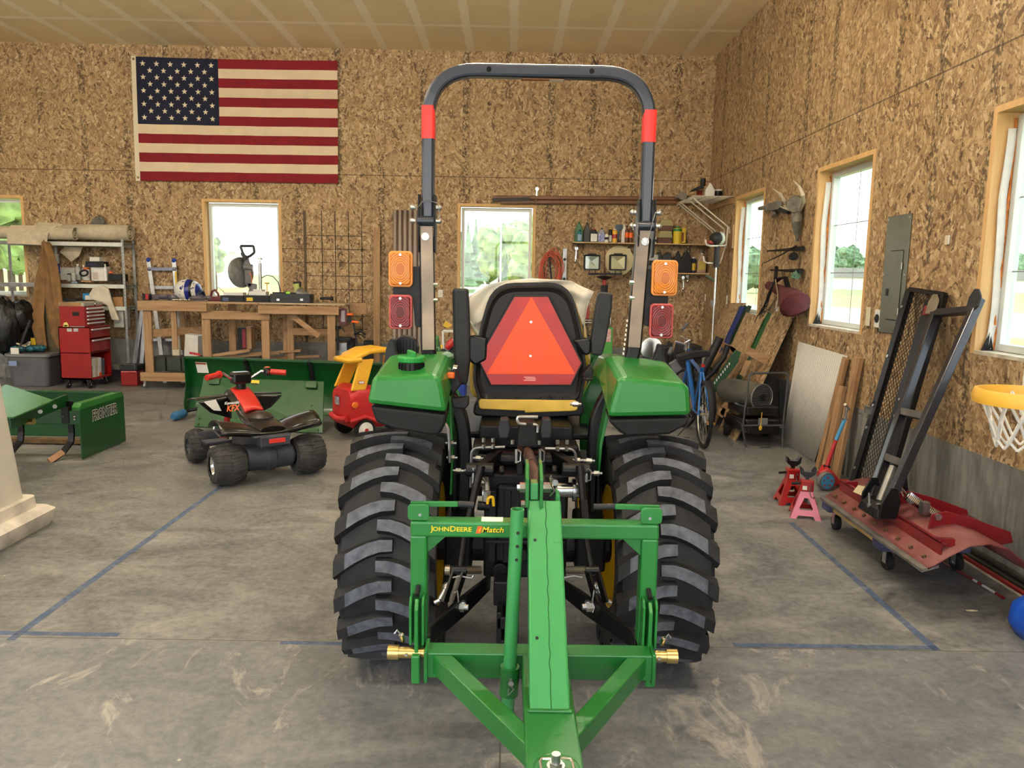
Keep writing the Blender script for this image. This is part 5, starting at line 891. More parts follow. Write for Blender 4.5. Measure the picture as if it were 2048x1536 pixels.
# under the bench
for k, (x0, x1) in enumerate(((301, 331), (334, 362), (364, 392))): t = carton('ammo_box', ['leftmost', 'middle', 'rightmost'][k]+' dark green metal box in the row on the bench bottom shelf', 'metal box', x0, x1, 714, 742, YW+.12, .28, mat('olive metal box', (44, 50, 44), .5, 0, .1, 8), panel=(.1, .9, .1, .8), pm=mat('olive panel', (52, 58, 52), .45))
b = B(); P = [at(x, y, Y=YW+.25) for x, y in ((368, 712), (370, 668), (396, 672), (396, 714))]; b.hexa(P, [p+V((0, .25, 0)) for p in P]); one('carton', 'white tall carton on the bench bottom shelf beside the green boxes', 'box', b, wcard, bev=.004)
t = carton('tool_box', 'black and red upright tool carton standing under the bench', 'box', 476, 493, 656, 698, YW+.35, .15, blackm, panel=(.55, .95, .05, .95), pm=mat('dark red print', (130, 26, 40), .5))
b = B(); b.box(at(493.5, 698, Y=YW+.34), at(502, 654, Y=YW+.34)+V((0, .16, 0))); one('plank', 'pale board standing against the black and red carton', 'board', b, woodz)
for k, (x0, y0, x1, y1, lb) in enumerate(((420, 712, 500, 700, 'long board on the bench bottom shelf, left of the pile'), (440, 715, 560, 706, 'long board lying in the middle of the bench bottom shelf'), (500, 708, 602, 701, 'long board lying highest at the right of the bench bottom shelf'), (540, 716, 640, 712, 'thin board low at the right of the bench bottom shelf'), (455, 718, 520, 714, 'grey strip lying foremost on the bench bottom shelf'))):
    b = B(); b.bar(at(x0, y0, Y=YW+.15+k*.1), at(x1, y1, Y=YW+.2+k*.1), .08, .03+.01*(k == 0)); one('board', lb, 'board', b, woodx if k < 4 else grey, bev=.002)
for x in (345, 352): b = B(); b.box(at(x, 712, Y=10.95), at(x+5, 668, Y=10.95)+V((0, .03, 0))); one('trim_strip', ('left' if x < 350 else 'right')+' of two cream trim strips standing behind the green boxes', 'trim strip', b, cream)
b = B(); p = at(388, 708, Y=YW-.01); b.bar(p-V((.06, 0, -.015)), p+V((.08, .02, -.01)), .02, .03); one('hand_tool', 'small red and black tool lying on the blade edge below the bench', 'tool', b, red)
b = B(); b.box(at(420, 626, Y=YW+.1), at(482, 622, Y=YW+.1)+V((0, .1, 0))); one('ruler', 'long flat stick lying in the slot of the workbench', 'stick', b, woodx)
# things on the bench top
hel = thing('helmet', 'white and blue motocross style helmet on the left of the workbench', 'helmet', at(378, 596, Y=10.9)); c = at(376, 578, Y=10.85); r_ = wpx(376, 578, 10.85, 54)/2; c.z = zB+r_*.78
hm = NT('helmet graphics'); s = hm.sep(hm.tc); nz = hm.noise(hm.tc, 14, 4); k = hm.mix(hm.math('GREATER_THAN', nz.outputs['Fac'], .62), (214, 212, 204), (34, 42, 110))
st_ = lambda a, w: hm.math('LESS_THAN', hm.math('ABSOLUTE', hm.math('SUBTRACT', s[0], c.x+a*r_)), w*r_)
k = hm.mix(st_(.22, .17), k, (32, 44, 128)); k = hm.mix(st_(.42, .08), k, (20, 20, 24)); k = hm.mix(st_(.9, .16), k, (30, 40, 118)); hm.col(k, .25)
b = B(); b.ball(c, r_, 24, (1.0, .9, .82)); b.v = [V((v.x, v.y, max(v.z, zB+.006))) for v in b.v]; mk('shell', b, hm.m, hel, smooth=60); b = B(); b.grid(lambda u, v: c+V((r_*(.8+.28*v), -.5*r_+r_*u*1.0, -.3*r_-r_*.3*v+.1*sin(u*3))), 8, 4); mk('chin_guard', b, navy, hel, solid=.02, smooth=True)
b = B(); x0 = at(284, 598, Y=10.7).x
for k in range(10): b.ball(V((x0+.05+k*.09, 10.76+random.uniform(0, .1), zB+.045)), random.uniform(.045, .075), 8, (1.2, 1, .6))
one('jacket', 'crumpled grey and navy riding gear lying beside the helmet', 'clothing', b, mat('grey and navy cloth', (128, 122, 126), .85, 0, 0, 9, .4, 30, col2=(34, 36, 66)), smooth=True)
b = B(); b.box(at(285, 600, Y=10.68), at(297, 588, Y=10.68)+V((0, .1, 0))); one('battery_charger', 'black and red charger at the left bench end', 'charger', b, blackm, bev=.006); b = B(); b.box(at(291, 599, Y=10.675), at(296.5, 588, Y=10.675)+V((0, .004, 0))); one('red_label_pack', 'red battery end at the left bench end', 'battery', b, red)
for k in range(4): b = B(); p = at(345+k*9, 600, Y=10.68); p.z = zB+.012; b.tube([p, p+V((.05, .02, .006)), p+V((.09, 0, 0))], .012, 8); one('wrench', ['leftmost', 'second', 'third', 'rightmost'][k]+' small chrome tool lying in front of the helmet', 'hand tool', b, chrome, smooth=True)
# reciprocating tool, sander, saw, cases
sw = thing('jigsaw', 'dark red corded saw lying beside the helmet', 'power tool', at(430, 597, Y=10.85)); mr = mat('maroon plastic', (98, 30, 30), .5); p = at(430, 590, Y=10.85); p.z = zB+.045; b = B(); b.box(p+V((-.1, -.03, -.045)), p+V((.13, .05, .02))); mk('body', b, mr, sw, bev=.015)
b = B(); b.tube([p+V((-.06, 0, .02)), p+V((-.04, 0, .09)), p+V((.0, 0, .11)), p+V((.045, 0, .06)), p+V((.05, 0, .01))], .016, 8); mk('handle', b, mr, sw, smooth=True); b = B(); b.tube([p+V((-.02, .02, .1)), p+V((.05, .02, .15)), p+V((.12, .02, .08)), p+V((.15, .02, -.02))], .004, 6); mk('cord', b, blackm, sw, smooth=True)
for k, (x0, x1, yt, yb, m, lb) in enumerate(((447, 486, 585, 594, wcard, 'grey plank end stacked left of the saw'), (497, 532, 583, 593, white, 'white stacked trim boards right of the saw'), (506, 524, 579, 583, white, 'topmost white trim offcut beside the saw'))): carton('board_stack', lb, 'board', x0, x1, yt, yb, 10.8, .15, m)
b = B(); b.box(at(486, 601, Y=10.8), at(541, 591, Y=10.8)+V((0, .3, 0))); one('board', 'pale flat board under the mitre saw', 'board', b, woodx, bev=.003)
for k, (x0, x1) in enumerate(((441, 487), (488, 539))): carton('case', ['left', 'right'][k]+' black tool tray in front of the mitre saw', 'case', x0, x1, 591, 605, 10.68, .15, blackm, panel=(.1, .35, .2, .7), pm=mat('blue grey tape', (70, 90, 120), .6) if k == 0 else ylw)
cs = carton('tool_case', 'black hard tool case with two silver latches on the bench', 'case', 540, 620, 588, 606, 10.66, .22, mat('black hard case', (34, 38, 42), .5), panel=(.02, .98, .44, .50), pm=mat('case seam', (14, 14, 14), .5)); 
for x in (556, 603): b = B(); p = at(x, 599, Y=10.655); b.box(p+V((-.02, 0, -.018)), p+V((.02, .004, .012))); mk('latch', b, steel, cs)
t = thing('leaf_blower', 'pale green and grey blower lying behind the black tool case', 'power tool', at(605, 600, Y=10.95)); p = at(600, 588, Y=10.95); p.z = zB+.09; b = B(); b.ball(p, .1, 14, (1.1, .8, .9)); b.cyl(p+V((-.02, 0, .0)), p+V((-.05, .0, .17)), .035, .05, 12); mk('motor', b, mat('pale lime plastic', (188, 196, 108), .5), t, smooth=True); b = B(); b.cyl(p+V((.0, -.04, .03)), p+V((.2, -.16, -.04)), .085, .055, 18); mk('barrel', b, galv, t, smooth=True); b = B(); b.lathe([(.04, 0), (.057, -.002), (.057, -.03)], p+V((.2, -.16, -.04)), (.2, -.12, -.07), 18); mk('muzzle', b, blackm, t, smooth=True); b = B(); b.box(p+V((-.09, -.02, .12)), p+V((.01, .04, .2))); mk('battery', b, blackm, t, bev=.01)
b = B(); p = at(652, 598, Y=10.8); b.cyl(p+V((-.08, 0, .005)), p+V((.07, 0, .01)), .018); b.cyl(p+V((.07, 0, .01)), p+V((.1, 0, .01)), .028); one('torch', 'short black torch lying at the right end of the bench', 'torch', b, blackm, smooth=True)
b = B(); b.box(at(545, 588, Y=10.75), at(590, 585, Y=10.75)+V((0, .04, 0))); one('spirit_level', 'black level with lime vial lying on the tool case', 'level', b, blackm); b = B(); b.box(at(572, 588.5, Y=10.745), at(580, 583.5, Y=10.745)+V((0, .004, 0))); one('level_vial', 'lime green vial block on the tool case', 'level', b, mat('lime vial', (150, 220, 40), .4))
# mitre saw against the window
ms = thing('mitre_saw', 'grey sliding mitre saw with raised handle in front of the back window', 'saw', at(490, 585, Y=11.0)); Ym = 10.98; gm = mat('saw grey', (104, 104, 104), .5, .2, .15, 8); gm2 = mat('saw black', (46, 48, 50), .5)
pp = lambda x, y, d=0: at(x, y, Y=Ym+d)
c = pp(484, 553); R_ = (pp(484, 519).z-pp(484, 568).z)/2*1.25; b = B(); b.lathe([(0, -.02), (R_*.9, -.02), (R_, -.008), (R_, .008), (R_*.9, .02), (0, .02)], pp(482, 545), (.8, -.5, .05), 30); b.v = [v for v in b.v]; mk('blade_guard', b, galv, ms, smooth=True)
b = B(); b.prism([(0, 0)]+[], (0, 0, 0), (1, 0, 0), (0, 0, 1), 0) if 0 else b.hexa([pp(*q) for q in ((487, 515), (497, 512), (503, 540), (505, 570), (498, 576), (490, 570))], [pp(x, y, .09) for x, y in ((487, 515), (497, 512), (503, 540), (505, 570), (498, 576), (490, 570))]); mk('arm', b, gm, ms, bev=.01)
b = B(); b.cyl(pp(487, 534, .02), pp(505, 536, .04), .05); b.cyl(pp(466, 536), pp(480, 537), .03); mk('motor', b, gm, ms, smooth=True)
b = B(); H = [(481, 492), (507, 492), (509, 505), (499, 513), (492, 514), (486, 508)]; b.tube(fillet([pp(*q) for q in H]+[pp(*H[0])], .02, 3), .018, 8, closed=False); b.cyl(pp(484, 505), pp(492, 520), .025); mk('handle', b, gm2, ms, smooth=True)
b = B(); b.hexa([pp(*q) for q in ((494, 565), (514, 568), (514, 580), (508, 584), (508, 592), (494, 592), (498, 578))], [pp(x, y, .15) for x, y in ((494, 565), (514, 568), (514, 580), (508, 584), (508, 592), (494, 592), (498, 578))]); mk('turntable', b, gm, ms, bev=.01)
b = B(); b.tube([pp(499, 545, -.05), pp(503, 552, -.06), pp(504, 566, -.06)], .005, 6); mk('orange_clip', b, orange, ms)
b = B(); b.cyl(pp(521, 579, -.06), pp(520, 526, -.06), .022, n=14); b.cyl(pp(520, 526, -.06), pp(520, 519, -.06), .007); b.cyl(pp(520, 519, -.06), pp(520, 516, -.06), .035, .03, 14); one('floor_pump', 'upright silver tube pump standing beside the mitre saw', 'pump', b, steel, smooth=True)
b = B(); b.tube([pp(523, 556, -.06), pp(534, 550, -.06), pp(546, 553, -.06), pp(556, 564, -.06), pp(561, 580, -.06), pp(561, 592, -.06)], .006, 6); one('hose', 'thin black hose arching from the pump over the window sill', 'hose', b, blackm, smooth=True)
b = B(); b.cyl(pp(534, 585, -.1), pp(534, 568, -.1), .006); b.cyl(pp(534, 568, -.1), pp(534, 565, -.1), .03, n=12); one('clamp_screw', 'yellow knob on a thin rod beside the pump', 'knob', b, ylw, smooth=True)
# clamps, scale and bits hanging at the right end of the bench
t = thing('bar_clamp', 'black bar clamp with orange grips hanging at the right bench end', 'clamp', at(700, 650, Y=10.75)); b = B(); b.bar(at(706, 640, Y=10.75), at(717, 705, Y=10.75), .012, .025); mk('bar', b, blackm, t); b = B(); b.cyl(at(694, 629, Y=10.72), at(706, 629, Y=10.72), .018); b.cyl(at(704, 643, Y=10.72), at(717, 645, Y=10.72), .018); mk('grip', b, orange, t, smooth=True); b = B(); b.box(at(695, 645, Y=10.74), at(702, 633, Y=10.74)+V((0, .03, 0))); b.tube([at(708, 668, Y=10.74), at(722, 662, Y=10.74), at(731, 670, Y=10.74)], .018, 8); b.tube([at(716, 668, Y=10.74), at(724, 670, Y=10.74), at(730, 676, Y=10.74)], .01, 8); mk('jaw', b, blackm, t, smooth=True)
carton('tool_set', 'maroon blister pack of tools hung at the right bench end', 'tool pack', 678, 693, 618, 650, 10.70, .04, mat('maroon card', (92, 52, 62), .7), panel=(.3, .8, .2, .9), pm=mat('blister', (150, 146, 144), .3))
t = thing('vise', 'black bench vise on the rail under the right bench end', 'vise', at(680, 675, Y=10.6)); b = B(); b.cyl(at(676, 658, Y=10.58), at(676, 652, Y=10.58), .04); b.cyl(at(676, 700, Y=10.58), at(676, 655, Y=10.58), .014); b.bar(at(683, 655, Y=10.57), at(690, 664, Y=10.57), .012, .012); mk('spindle', b, blackm, t, smooth=True); b = B(); b.box(at(671, 683, Y=10.6), at(702, 675, Y=10.6)+V((0, .1, .0))); mk('jaw', b, blackm, t, bev=.01)
carton('battery', 'silver ribbed battery case under the vise', 'battery case', 679, 694, 686, 722, 10.64, .12, alu); carton('crate', 'dark wire crate right of the silver case', 'crate', 695, 706, 678, 722, 10.7, .2, blackm)
carton('dust_bin', 'grey box on the floor against the wall, right of the bench', 'box', 727, 745, 682, 720, 11.2, .2, dgrey)
# boards leaning on the back wall
b = B(); p, q = at(753, 455, Y=11.42), at(752, 700, Y=11.25); b.bar(V((p.x, 11.45, p.z)), V((q.x, 11.28, .002)), .095, .035, up=(0, 1, 0)); one('plank', 'tall pine plank leaning on the back wall left of the roll bar', 'plank', b, woodz, bev=.003)
def cor(u, v):
    x0, x1 = at(786, 560, Y=11.4).x, at(850, 560, Y=11.4).x; return V((x0+(x1-x0)*u, 11.44-.13*(1-v)+.012*sin(u*2*pi*6.5), .01+(at(800, 421, Y=11.4).z)*v))
n = NT('smoky corrugated plastic'); s = n.sep(n.tc); n.col(n.mix(n.math('MULTIPLY_ADD', n.math('SINE', n.math('MULTIPLY', s[0], 85.0)), .5, .5), (104, 78, 64), (190, 178, 168)), .3); n.b.inputs['Alpha'].default_value = .8
b = B(); b.grid(cor, 80, 4); one('corrugated_sheet', 'brownish corrugated plastic sheet standing against the back wall behind the left lamps', 'corrugated sheet', b, n.m, smooth=True, solid=.002)
# sheet with a ruled grid fixed on the wall right of the bench window
n = NT('ruled strand board'); s = n.sep(n.tc); base = n.noise(n.tc, 18, 4, .7); k = n.ramp(base.outputs['Fac'], [(.35, (138, 100, 58)), (.5, (182, 140, 90)), (.65, (206, 166, 112))])
b = B(); ga, gb = at(612, 421, Y=11.495), at(732, 421, Y=11.495); gl = mat('ruled line', (46, 38, 28), .8); bb_ = B()
for k_ in range(5): x = ga.x+.22+k_*.195 if k_ < 4 else 0; (bb_.box((x, 11.494, .75+(k_ == 1)*.0), (x+.009, 11.499, ga.z)) if k_ < 4 else None)
for z_ in [ga.z-.36-.195*k_ for k_ in range(8)]: bb_.box((ga.x-(.36 if z_ > 1.6 and z_ < 2.15 else 0), 11.494, z_), (gb.x, 11.499, z_+.008))
struct('trim_1', bb_, gl)
b = B(); b.box((at(606, 420, Y=11.49).x, 11.488, ST), (at(611, 420, Y=11.49).x, 11.499, ga.z)); struct('trim_2', b, mat('weathered joint', (92, 78, 58), .9))
# ================================================================ flag on the back wall
YFg = 11.47; F0, F1, F2, F3 = at(263, 113, Y=YFg), at(675, 122, Y=YFg), at(677, 367, Y=YFg), at(272, 361, Y=YFg)
fl_ = thing('flag', 'large flag of red and white stripes and white stars hung on the back wall', 'flag', (F0.lerp(F2, .5)))
def FP(u, v, d=0):
    p = F0.lerp(F1, u).lerp(F3.lerp(F2, u), v); p.y = YFg-d-.012-.007*sin(u*23+v*4)*(.3+v)-.005*sin(u*51+v*9)*v; p.z -= .012*sin(pi*u)*(1-v); return p
fr_ = mat('flag red cotton', (132, 22, 34), .9, 0, .06, 6, .1, 80); fw_ = mat('flag cream cotton', (216, 198, 168), .9, 0, .03, 5, .1, 80); fb_ = mat('flag navy cotton', (24, 28, 52), .9, 0, .1, 6, .1, 80)
hw_ = .022; cw = .42
def strip(name, u0, u1, v0, v1, m, nu, nv=2): b = B(); b.grid(lambda u, v: FP(u0+(u1-u0)*u, v0+(v1-v0)*v), nu, nv); mk(name, b, m, fl_, smooth=True)
strip('header', -.0, hw_, -.004, 1.004, mat('canvas header', (214, 204, 180), .9), 2, 20)
for k in range(13): strip('stripe', cw if k < 7 else hw_, 1, k/13, (k+1)/13, fr_ if k % 2 == 0 else fw_, 44 if k > 6 else 28)
strip('canton', hw_, cw, 0, 7/13, fb_, 20, 10)
sm_ = mat('white embroidered star', (226, 214, 184), .8)
for r in range(9):
    n_ = 6 if r % 2 == 0 else 5
    for k in range(n_):
        u = hw_+(cw-hw_)*((k*2+1+(r % 2))/12); v = 7/13*(r+1)/10; c = FP(u, v, .0035); b = B(); s_ = .042
        P = [c+V((s_*(1 if i % 2 == 0 else .4)*sin(i*pi/5), 0, s_*(1 if i % 2 == 0 else .4)*cos(i*pi/5))) for i in range(10)]; b.hexa(P, [p+V((0, .002, 0)) for p in P]); mk('star', b, sm_, fl_)
for v in (.02, .975): b = B(); p = FP(hw_*.5, v, .003); b.lathe([(.008, 0), (.018, 0), (.018, -.003), (.008, -.003)], p, (0, -1, 0), 14); mk('grommet', b, mat('brass', (120, 104, 70), .4, .8), fl_, smooth=True)
# ================================================================ green implements and toys on the left floor
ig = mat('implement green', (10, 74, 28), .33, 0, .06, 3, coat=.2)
bl = thing('pusher_blade', 'long dark green curved snow blade on the floor below the workbench', 'blade', (-2.6, 8.9, 0)); L0, L1 = V((-3.78, 9.0, 0)), V((-1.05, 8.62, 0)); dl = (L1-L0).normalized(); nl_ = V((dl.y, -dl.x, 0)); zt = .64
prof_ = [(.02, zt), (-.02, zt-.005), (.02, zt-.06), (.06, zt-.16), (.09, zt*.5), (.07, zt*.25), (.0, .04), (-.03, .01)]
b = B(); b.loft([[p-nl_*u*1.0+V((0, 0, w)) for u, w in prof_]+[p-nl_*(u+.012)+V((0, 0, w)) for u, w in prof_[::-1]] for p in (L0, L1)]); mk('moldboard', b, ig, bl, smooth=True)
b = B(); b.box((0, -.03, zt-.02), ((L1-L0).length, .06, zt+.005)); R = MX.Rotation(math.atan2(dl.y, dl.x), 3, 'Z'); b.v = [R@v+L0 for v in b.v]; mk('top_lip', b, ig, bl, bev=.004)
for p in (L0, L1): b = B(); P = [p-nl_*u+V((0, 0, w)) for u, w in ((-.05, zt), (.05, zt-.05), (.12, zt*.5), (.08, .02), (-.07, .0), (-.09, .1), (-.03, zt*.5))]; b.hexa(P, [q+dl*.01 for q in P]); mk('end_plate', b, ig, bl)
for k, px in enumerate((489, 625)):
    c = at(px, 740, Y=8.85); c = L0+dl*((c-L0).dot(dl)); b = B(); b.tube([c-nl_*u*1.0+nl_*.012+V((0, 0, w)) for u, w in prof_[1:5]], .028, 8); mk('rubber_strip', b, blackm, bl, smooth=True)
    for s_ in (-.05, .07): b = B(); b.loft([[c+dl*(s_+e)-nl_*u+nl_*.006+V((0, 0, w)) for u, w in prof_[1:6]] for e in (0, .012)], closed=False); mk('rib', b, ig, bl, solid=.006)
b = B(); c = L0+dl*.17; lq = [(-.06, zt-.06, -.018), (.08, zt-.06, -.018), (.08, zt-.19, -.062), (-.06, zt-.19, -.062)]; b.hexa([c+dl*u+nl_*(o+.004)+V((0, 0, w)) for u, w, o in lq], [c+dl*u+nl_*(o+.007)+V((0, 0, w)) for u, w, o in lq]); mk('safety_label', b, paper, bl)
b = B(); lq = [(-.055, zt-.065, -.0115), (.075, zt-.065, -.0115), (.075, zt-.085, -.018), (-.055, zt-.085, -.018)]; b.hexa([c+dl*u+nl_*(o+.003)+V((0, 0, w)) for u, w, o in lq], [c+dl*u+nl_*(o+.005)+V((0, 0, w)) for u, w, o in lq]); mk('label_header', b, mat('label brown', (150, 70, 40), .6), bl)
ap = thing('attachment_plate', 'flat green steel plate with hook ears leaning in front of the long blade', 'steel plate', (-2.55, 8.0, 0)); q = [at(385, 838, Y=8.02), at(645, 866, Y=7.9), at(648, 763, Y=8.2), at(407, 754, Y=8.3)]; q[0].z = q[1].z = .012
q[0] = at(388, 853, Z=.012); q[1] = at(645, 866, Z=.012); nn = (q[1]-q[0]).cross(q[3]-q[0]).normalized()
b = B(); b.hexa(q, [p-nn*.012 for p in q]); mk('plate', b, mat('plate green', (10, 74, 26), .4, 0, .06, 3), ap, bev=.002)
qq = lambda u, v: q[0].lerp(q[1], u).lerp(q[3].lerp(q[2], u), v)+nn*(.004 if nn.y < 0 else -.004); sg = 1 if nn.y < 0 else -1
for u in (.10, .90): b = B(); P = [qq(u-.05, .99), qq(u+.05, .99), qq(u+.05, .84), qq(u-.04, .84)]; b.hexa(P, [p+nn*.03*sg for p in P]); mk('hook_ear', b, ig, ap, bev=.01)
for (u, v) in ((.03, .05), (.03, .16), (.965, .05), (.965, .18)): b = B(); b.cyl(qq(u, v), qq(u, v)+nn*.012*sg, .012, n=6); mk('bolt', b, ig, ap)
b = B(); b.cyl(qq(.91, .5), qq(.91, .5)+nn*.001*sg, .012, n=12); mk('hole', b, blk, ap)
b = B(); P = [qq(u, v) for u, v in ((.40, .97), (.47, .97), (.47, .80), (.40, .80))]; b.hexa(P, [p+nn*.001*sg for p in P]); mk('warning_label', b, yellow, ap); b = B(); P = [qq(u, v)+nn*.0015*sg for u, v in ((.408, .91), (.462, .91), (.462, .81), (.408, .81))]; b.hexa(P, [p+nn*.001*sg for p in P]); mk('warning_print', b, blk, ap)
b = B(); P = [qq(u, v) for u, v in ((.29, .97), (.36, .97), (.36, .85), (.29, .85))]; b.hexa(P, [p+nn*.001*sg for p in P]); mk('warning_label', b, orangem if 'orangem' in globals() else orange, ap)
t = thing('toy_bat', 'blue rounded foam grip handle sticking out at the left end of the green blade', 'handle', at(352, 838, Z=0)); b = B(); p0, p1, p2 = at(345, 834, Z=.05), at(368, 826, Z=.06), at(378, 821, Z=.06); b.tube([p0, p0.lerp(p1, .2), p1], [.03, .05, .045], 14); mk('grip', b, mat('faded blue foam', (52, 112, 158), .7), t, smooth=True); b = B(); b.tube([p1, p2, p2+V((.1, .05, .02))], .02, 8); mk('stem', b, blackm, t, smooth=True)
# ---------------------------------------------------------------- box blade
bb_ = thing('box_scraper', 'green box blade with white lettered end plate at the left', 'box blade', (-4.6, 6.9, 0)); XE = -3.665
za = at(168, 812, X=XE).z; zb_ = at(243, 790, X=XE).z; b = B(); b.box((XE-.012, 6.52, .01), (XE, 7.28, za-.02)); b.v = b.v; mk('end_plate', b, ig, bb_, bev=.003)
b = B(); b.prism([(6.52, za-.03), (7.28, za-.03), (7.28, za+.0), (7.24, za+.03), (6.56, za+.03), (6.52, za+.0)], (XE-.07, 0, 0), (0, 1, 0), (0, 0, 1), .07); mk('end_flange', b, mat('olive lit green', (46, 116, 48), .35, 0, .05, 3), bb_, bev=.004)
tc_ = (XE+.0012, 6.92, za-.115)
for o, m_, sz, dp in ((.07, white, .125, .0005), (.018, blk, .125, .0014)): text('lettering', 'FRONTIER' if o < .02 else 'FRONTIER', tc_, (0, 1, 0), (0, 0, 1), .125, m_, bb_, dp, o, sx=.74, shear=.12)
b = B(); b.box((-6.2, 6.60, .30), (XE-.012, 6.66, .42)); mk('scarifier_tube', b, ig, bb_, bev=.004); b = B(); b.box((-6.2, 7.20, .06), (XE-.012, 7.22, .50)); b.box((-6.2, 7.18, .48), (XE-.012, 7.24, .50)); mk('rear_blade', b, ig, bb_, bev=.003)
b = B(); b.box((-6.2, 7.1, .012), (XE-.02, 7.2, .05)); mk('cutting_edge', b, mat('rusty edge', (120, 96, 64), .8, .3, .3, 10), bb_)
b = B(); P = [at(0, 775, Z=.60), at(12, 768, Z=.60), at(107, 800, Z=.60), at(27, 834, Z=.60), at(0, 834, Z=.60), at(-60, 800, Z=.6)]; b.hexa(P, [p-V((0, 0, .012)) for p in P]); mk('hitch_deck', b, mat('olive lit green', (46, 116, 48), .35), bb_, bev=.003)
b = B(); p0, p1 = at(0, 850, Z=.5), at(133, 800, Z=.5); b.bar(at(20, 846, Z=.5), p1, .02, .1); mk('side_arm', b, ig, bb_, bev=.003)
for (x, y) in ((80, 822), (109, 812)): b = B(); p = at(x, y, Z=.52); b.cyl(p, p+V((.02, -.03, 0)), .018, n=6); mk('bolt', b, steel, bb_)
b = B(); p0, p1 = at(36, 842, Z=.46), at(68, 843, Z=.46); b.cyl(p0, p1, .024); mk('lower_pin', b, mat('yellow zinc pin', (200, 170, 120), .3, .9), bb_, smooth=True)
b = B(); p = at(134, 830, Y=6.62); b.box(p+V((-.035, -.03, -.07)), p+V((.03, .01, .07))); mk('shank_clamp', b, blackm, bb_, bev=.004)
for (x, y) in ((127, 833), (150, 834), (150, 839)): b = B(); p = at(x, y, Y=6.6); b.ball(p, .012, 8); mk('bolt', b, chrome, bb_)
for px in (40, 141):
    x = at(px, 870, Y=6.62).x; b = B(); pts = [V((x, 6.64, .5)), V((x, 6.64, .22)), V((x, 6.62, .14)), V((x-.03, 6.55, .07)), V((x-.07, 6.46, .02))]; b.tube(pts, 0, sq=(.05, .025), up=(0, 1, 0)); mk('shank', b, black, bb_, bev=.004); b = B(); b.tube([V((x-.03, 6.54, .065)), V((x-.085, 6.43, .012))], 0, sq=(.05, .03), up=(0, 1, 0)); mk('shank_tip', b, mat('worn tip', (170, 130, 96), .6, .3), bb_)
# ---------------------------------------------------------------- white column at the picture edge
cl = thing('pedestal', 'white tapered plastic column on a stepped base at the left picture edge', 'column', (-3.35, 4.45, 0)); wcm = mat('dirty white plastic', (220, 214, 200), .45, 0, .05, 5)
def ring4(cx, cy, hx, hy, z, r=.05): return [V((cx+u, cy+w, z)) for u, w in rrect(hx*2, hy*2, r, 4)]
b = B(); b.loft([ring4(-3.36, 4.43, .40, .44, 0), ring4(-3.36, 4.43, .42, .46, .04), ring4(-3.36, 4.43, .43, .47, .10), ring4(-3.36, 4.43, .40, .44, .125), ring4(-3.37, 4.43, .36, .40, .13), ring4(-3.37, 4.43, .355, .395, .20)]); mk('base', b, mat('scuffed cream plastic', (222, 214, 200), .5, 0, .16, 7), cl, smooth=30)
b = B(); b.loft([ring4(-3.37, 4.43, .31, .35, .2), ring4(-3.40, 4.43, .27, .31, 1.0), ring4(-3.45, 4.43, .24, .28, 1.9)]); mk('shaft', b, wcm, cl, smooth=30)
# ---------------------------------------------------------------- ride-on quad
atv = thing('toy_quad', 'black and red battery ride-on toy quad bike with fat tyres', 'toy quad', (-1.905, 6.03, 0), radians(37.7), local=True)
bp = mat('glossy black plastic', (12, 11, 11), .3, 0, .2, 6, coat=.5); rp_ = mat('toy red plastic', (206, 46, 34), .35, 0, .1, 6, coat=.2); gp = mat('toy dark grey plastic', (66, 68, 78), .5, 0, .2, 9); dt = mat('dusty toy tyre', (72, 70, 68), .8, 0, .3, 14, .4, 40, col2=(40, 40, 40))
def toywheel(x, y, R, w, s_):
    b = B(); b.lathe([(R*.45, -w*.5), (R*.6, -w*.52), (R*.78, -w*.48), (R*.90, -w*.32), (R*.955, 0), (R*.90, w*.32), (R*.78, w*.48), (R*.62, w*.52), (R*.45, w*.5)], (x, y, R), (1, 0, 0), 36, cap=False)
    for k in range(18):
        for e, o in ((-1, 0), (1, .5)):
            a = (k+o)*2*pi/18; ring = []
            for t in (0, .5, 1):
                xx = x+e*(-.05+.53*t)*w*1.0; r = R*(1.0-.17*t*t); aa = a+.12*t
                ring.append([V((xx, y-rr*cos(aa+da), R+rr*sin(aa+da))) for rr, da in ((r*.9, -.11), (r*.9, .11), (r, .08), (r, -.08))])
            b.loft(ring)
    wh = mk('wheel', b, dt, atv, smooth=25); b = B(); b.lathe([(R*.58, .0), (R*.5, -.01), (R*.36, -.05), (R*.14, -.05), (R*.1, -.02), (0, -.02)], (x+s_*w*.5, y, R), (s_, 0, 0), 20, cap=False); mk('hub_cap', b, chrome if y < .3 else gp, wh, smooth=True)
for s_ in (-1, 1): toywheel(s_*.325, 0, .165, .24, s_); toywheel(s_*.31, .86, .15, .15, s_)
b = B(); b.lathe([(.085, -.19), (.098, -.17), (.10, -.04), (.112, -.03), (.112, .03), (.10, .04), (.098, .17), (.085, .19)], (0, -.0, .185), (1, 0, 0), 20); b.cyl((-.3, 0, .165), (.3, 0, .165), .02); mk('motor_housing', b, gp, atv, smooth=30)
b = B(); b.prism([(-.06, .2), (-.1, .42), (.0, .44), (.35, .38), (.62, .3), (.62, .16), (.1, .16)], (-.09, 0, 0), (0, 1, 0), (0, 0, 1), .18); b.box((-.2, -.02, .2), (.2, .16, .27)); b.box((-.24, .76, .15), (-.06, .92, .24)); b.box((.06, .76, .15), (.24, .92, .24)); b.cyl((-.3, .86, .15), (.3, .86, .15), .018); mk('chassis', b, gp, atv, bev=.012)
b = B(); b.tube([(0, -.06, .19), (0, -.02, .36)], .018, 8); [b.lathe([(.02, 0), (.03, .008), (.02, .016)], (0, -.052+.012*k, .21+.03*k), (0, .2, 1), 12, cap=False) for k in range(4)]; mk('shock', b, gp, atv, smooth=True)
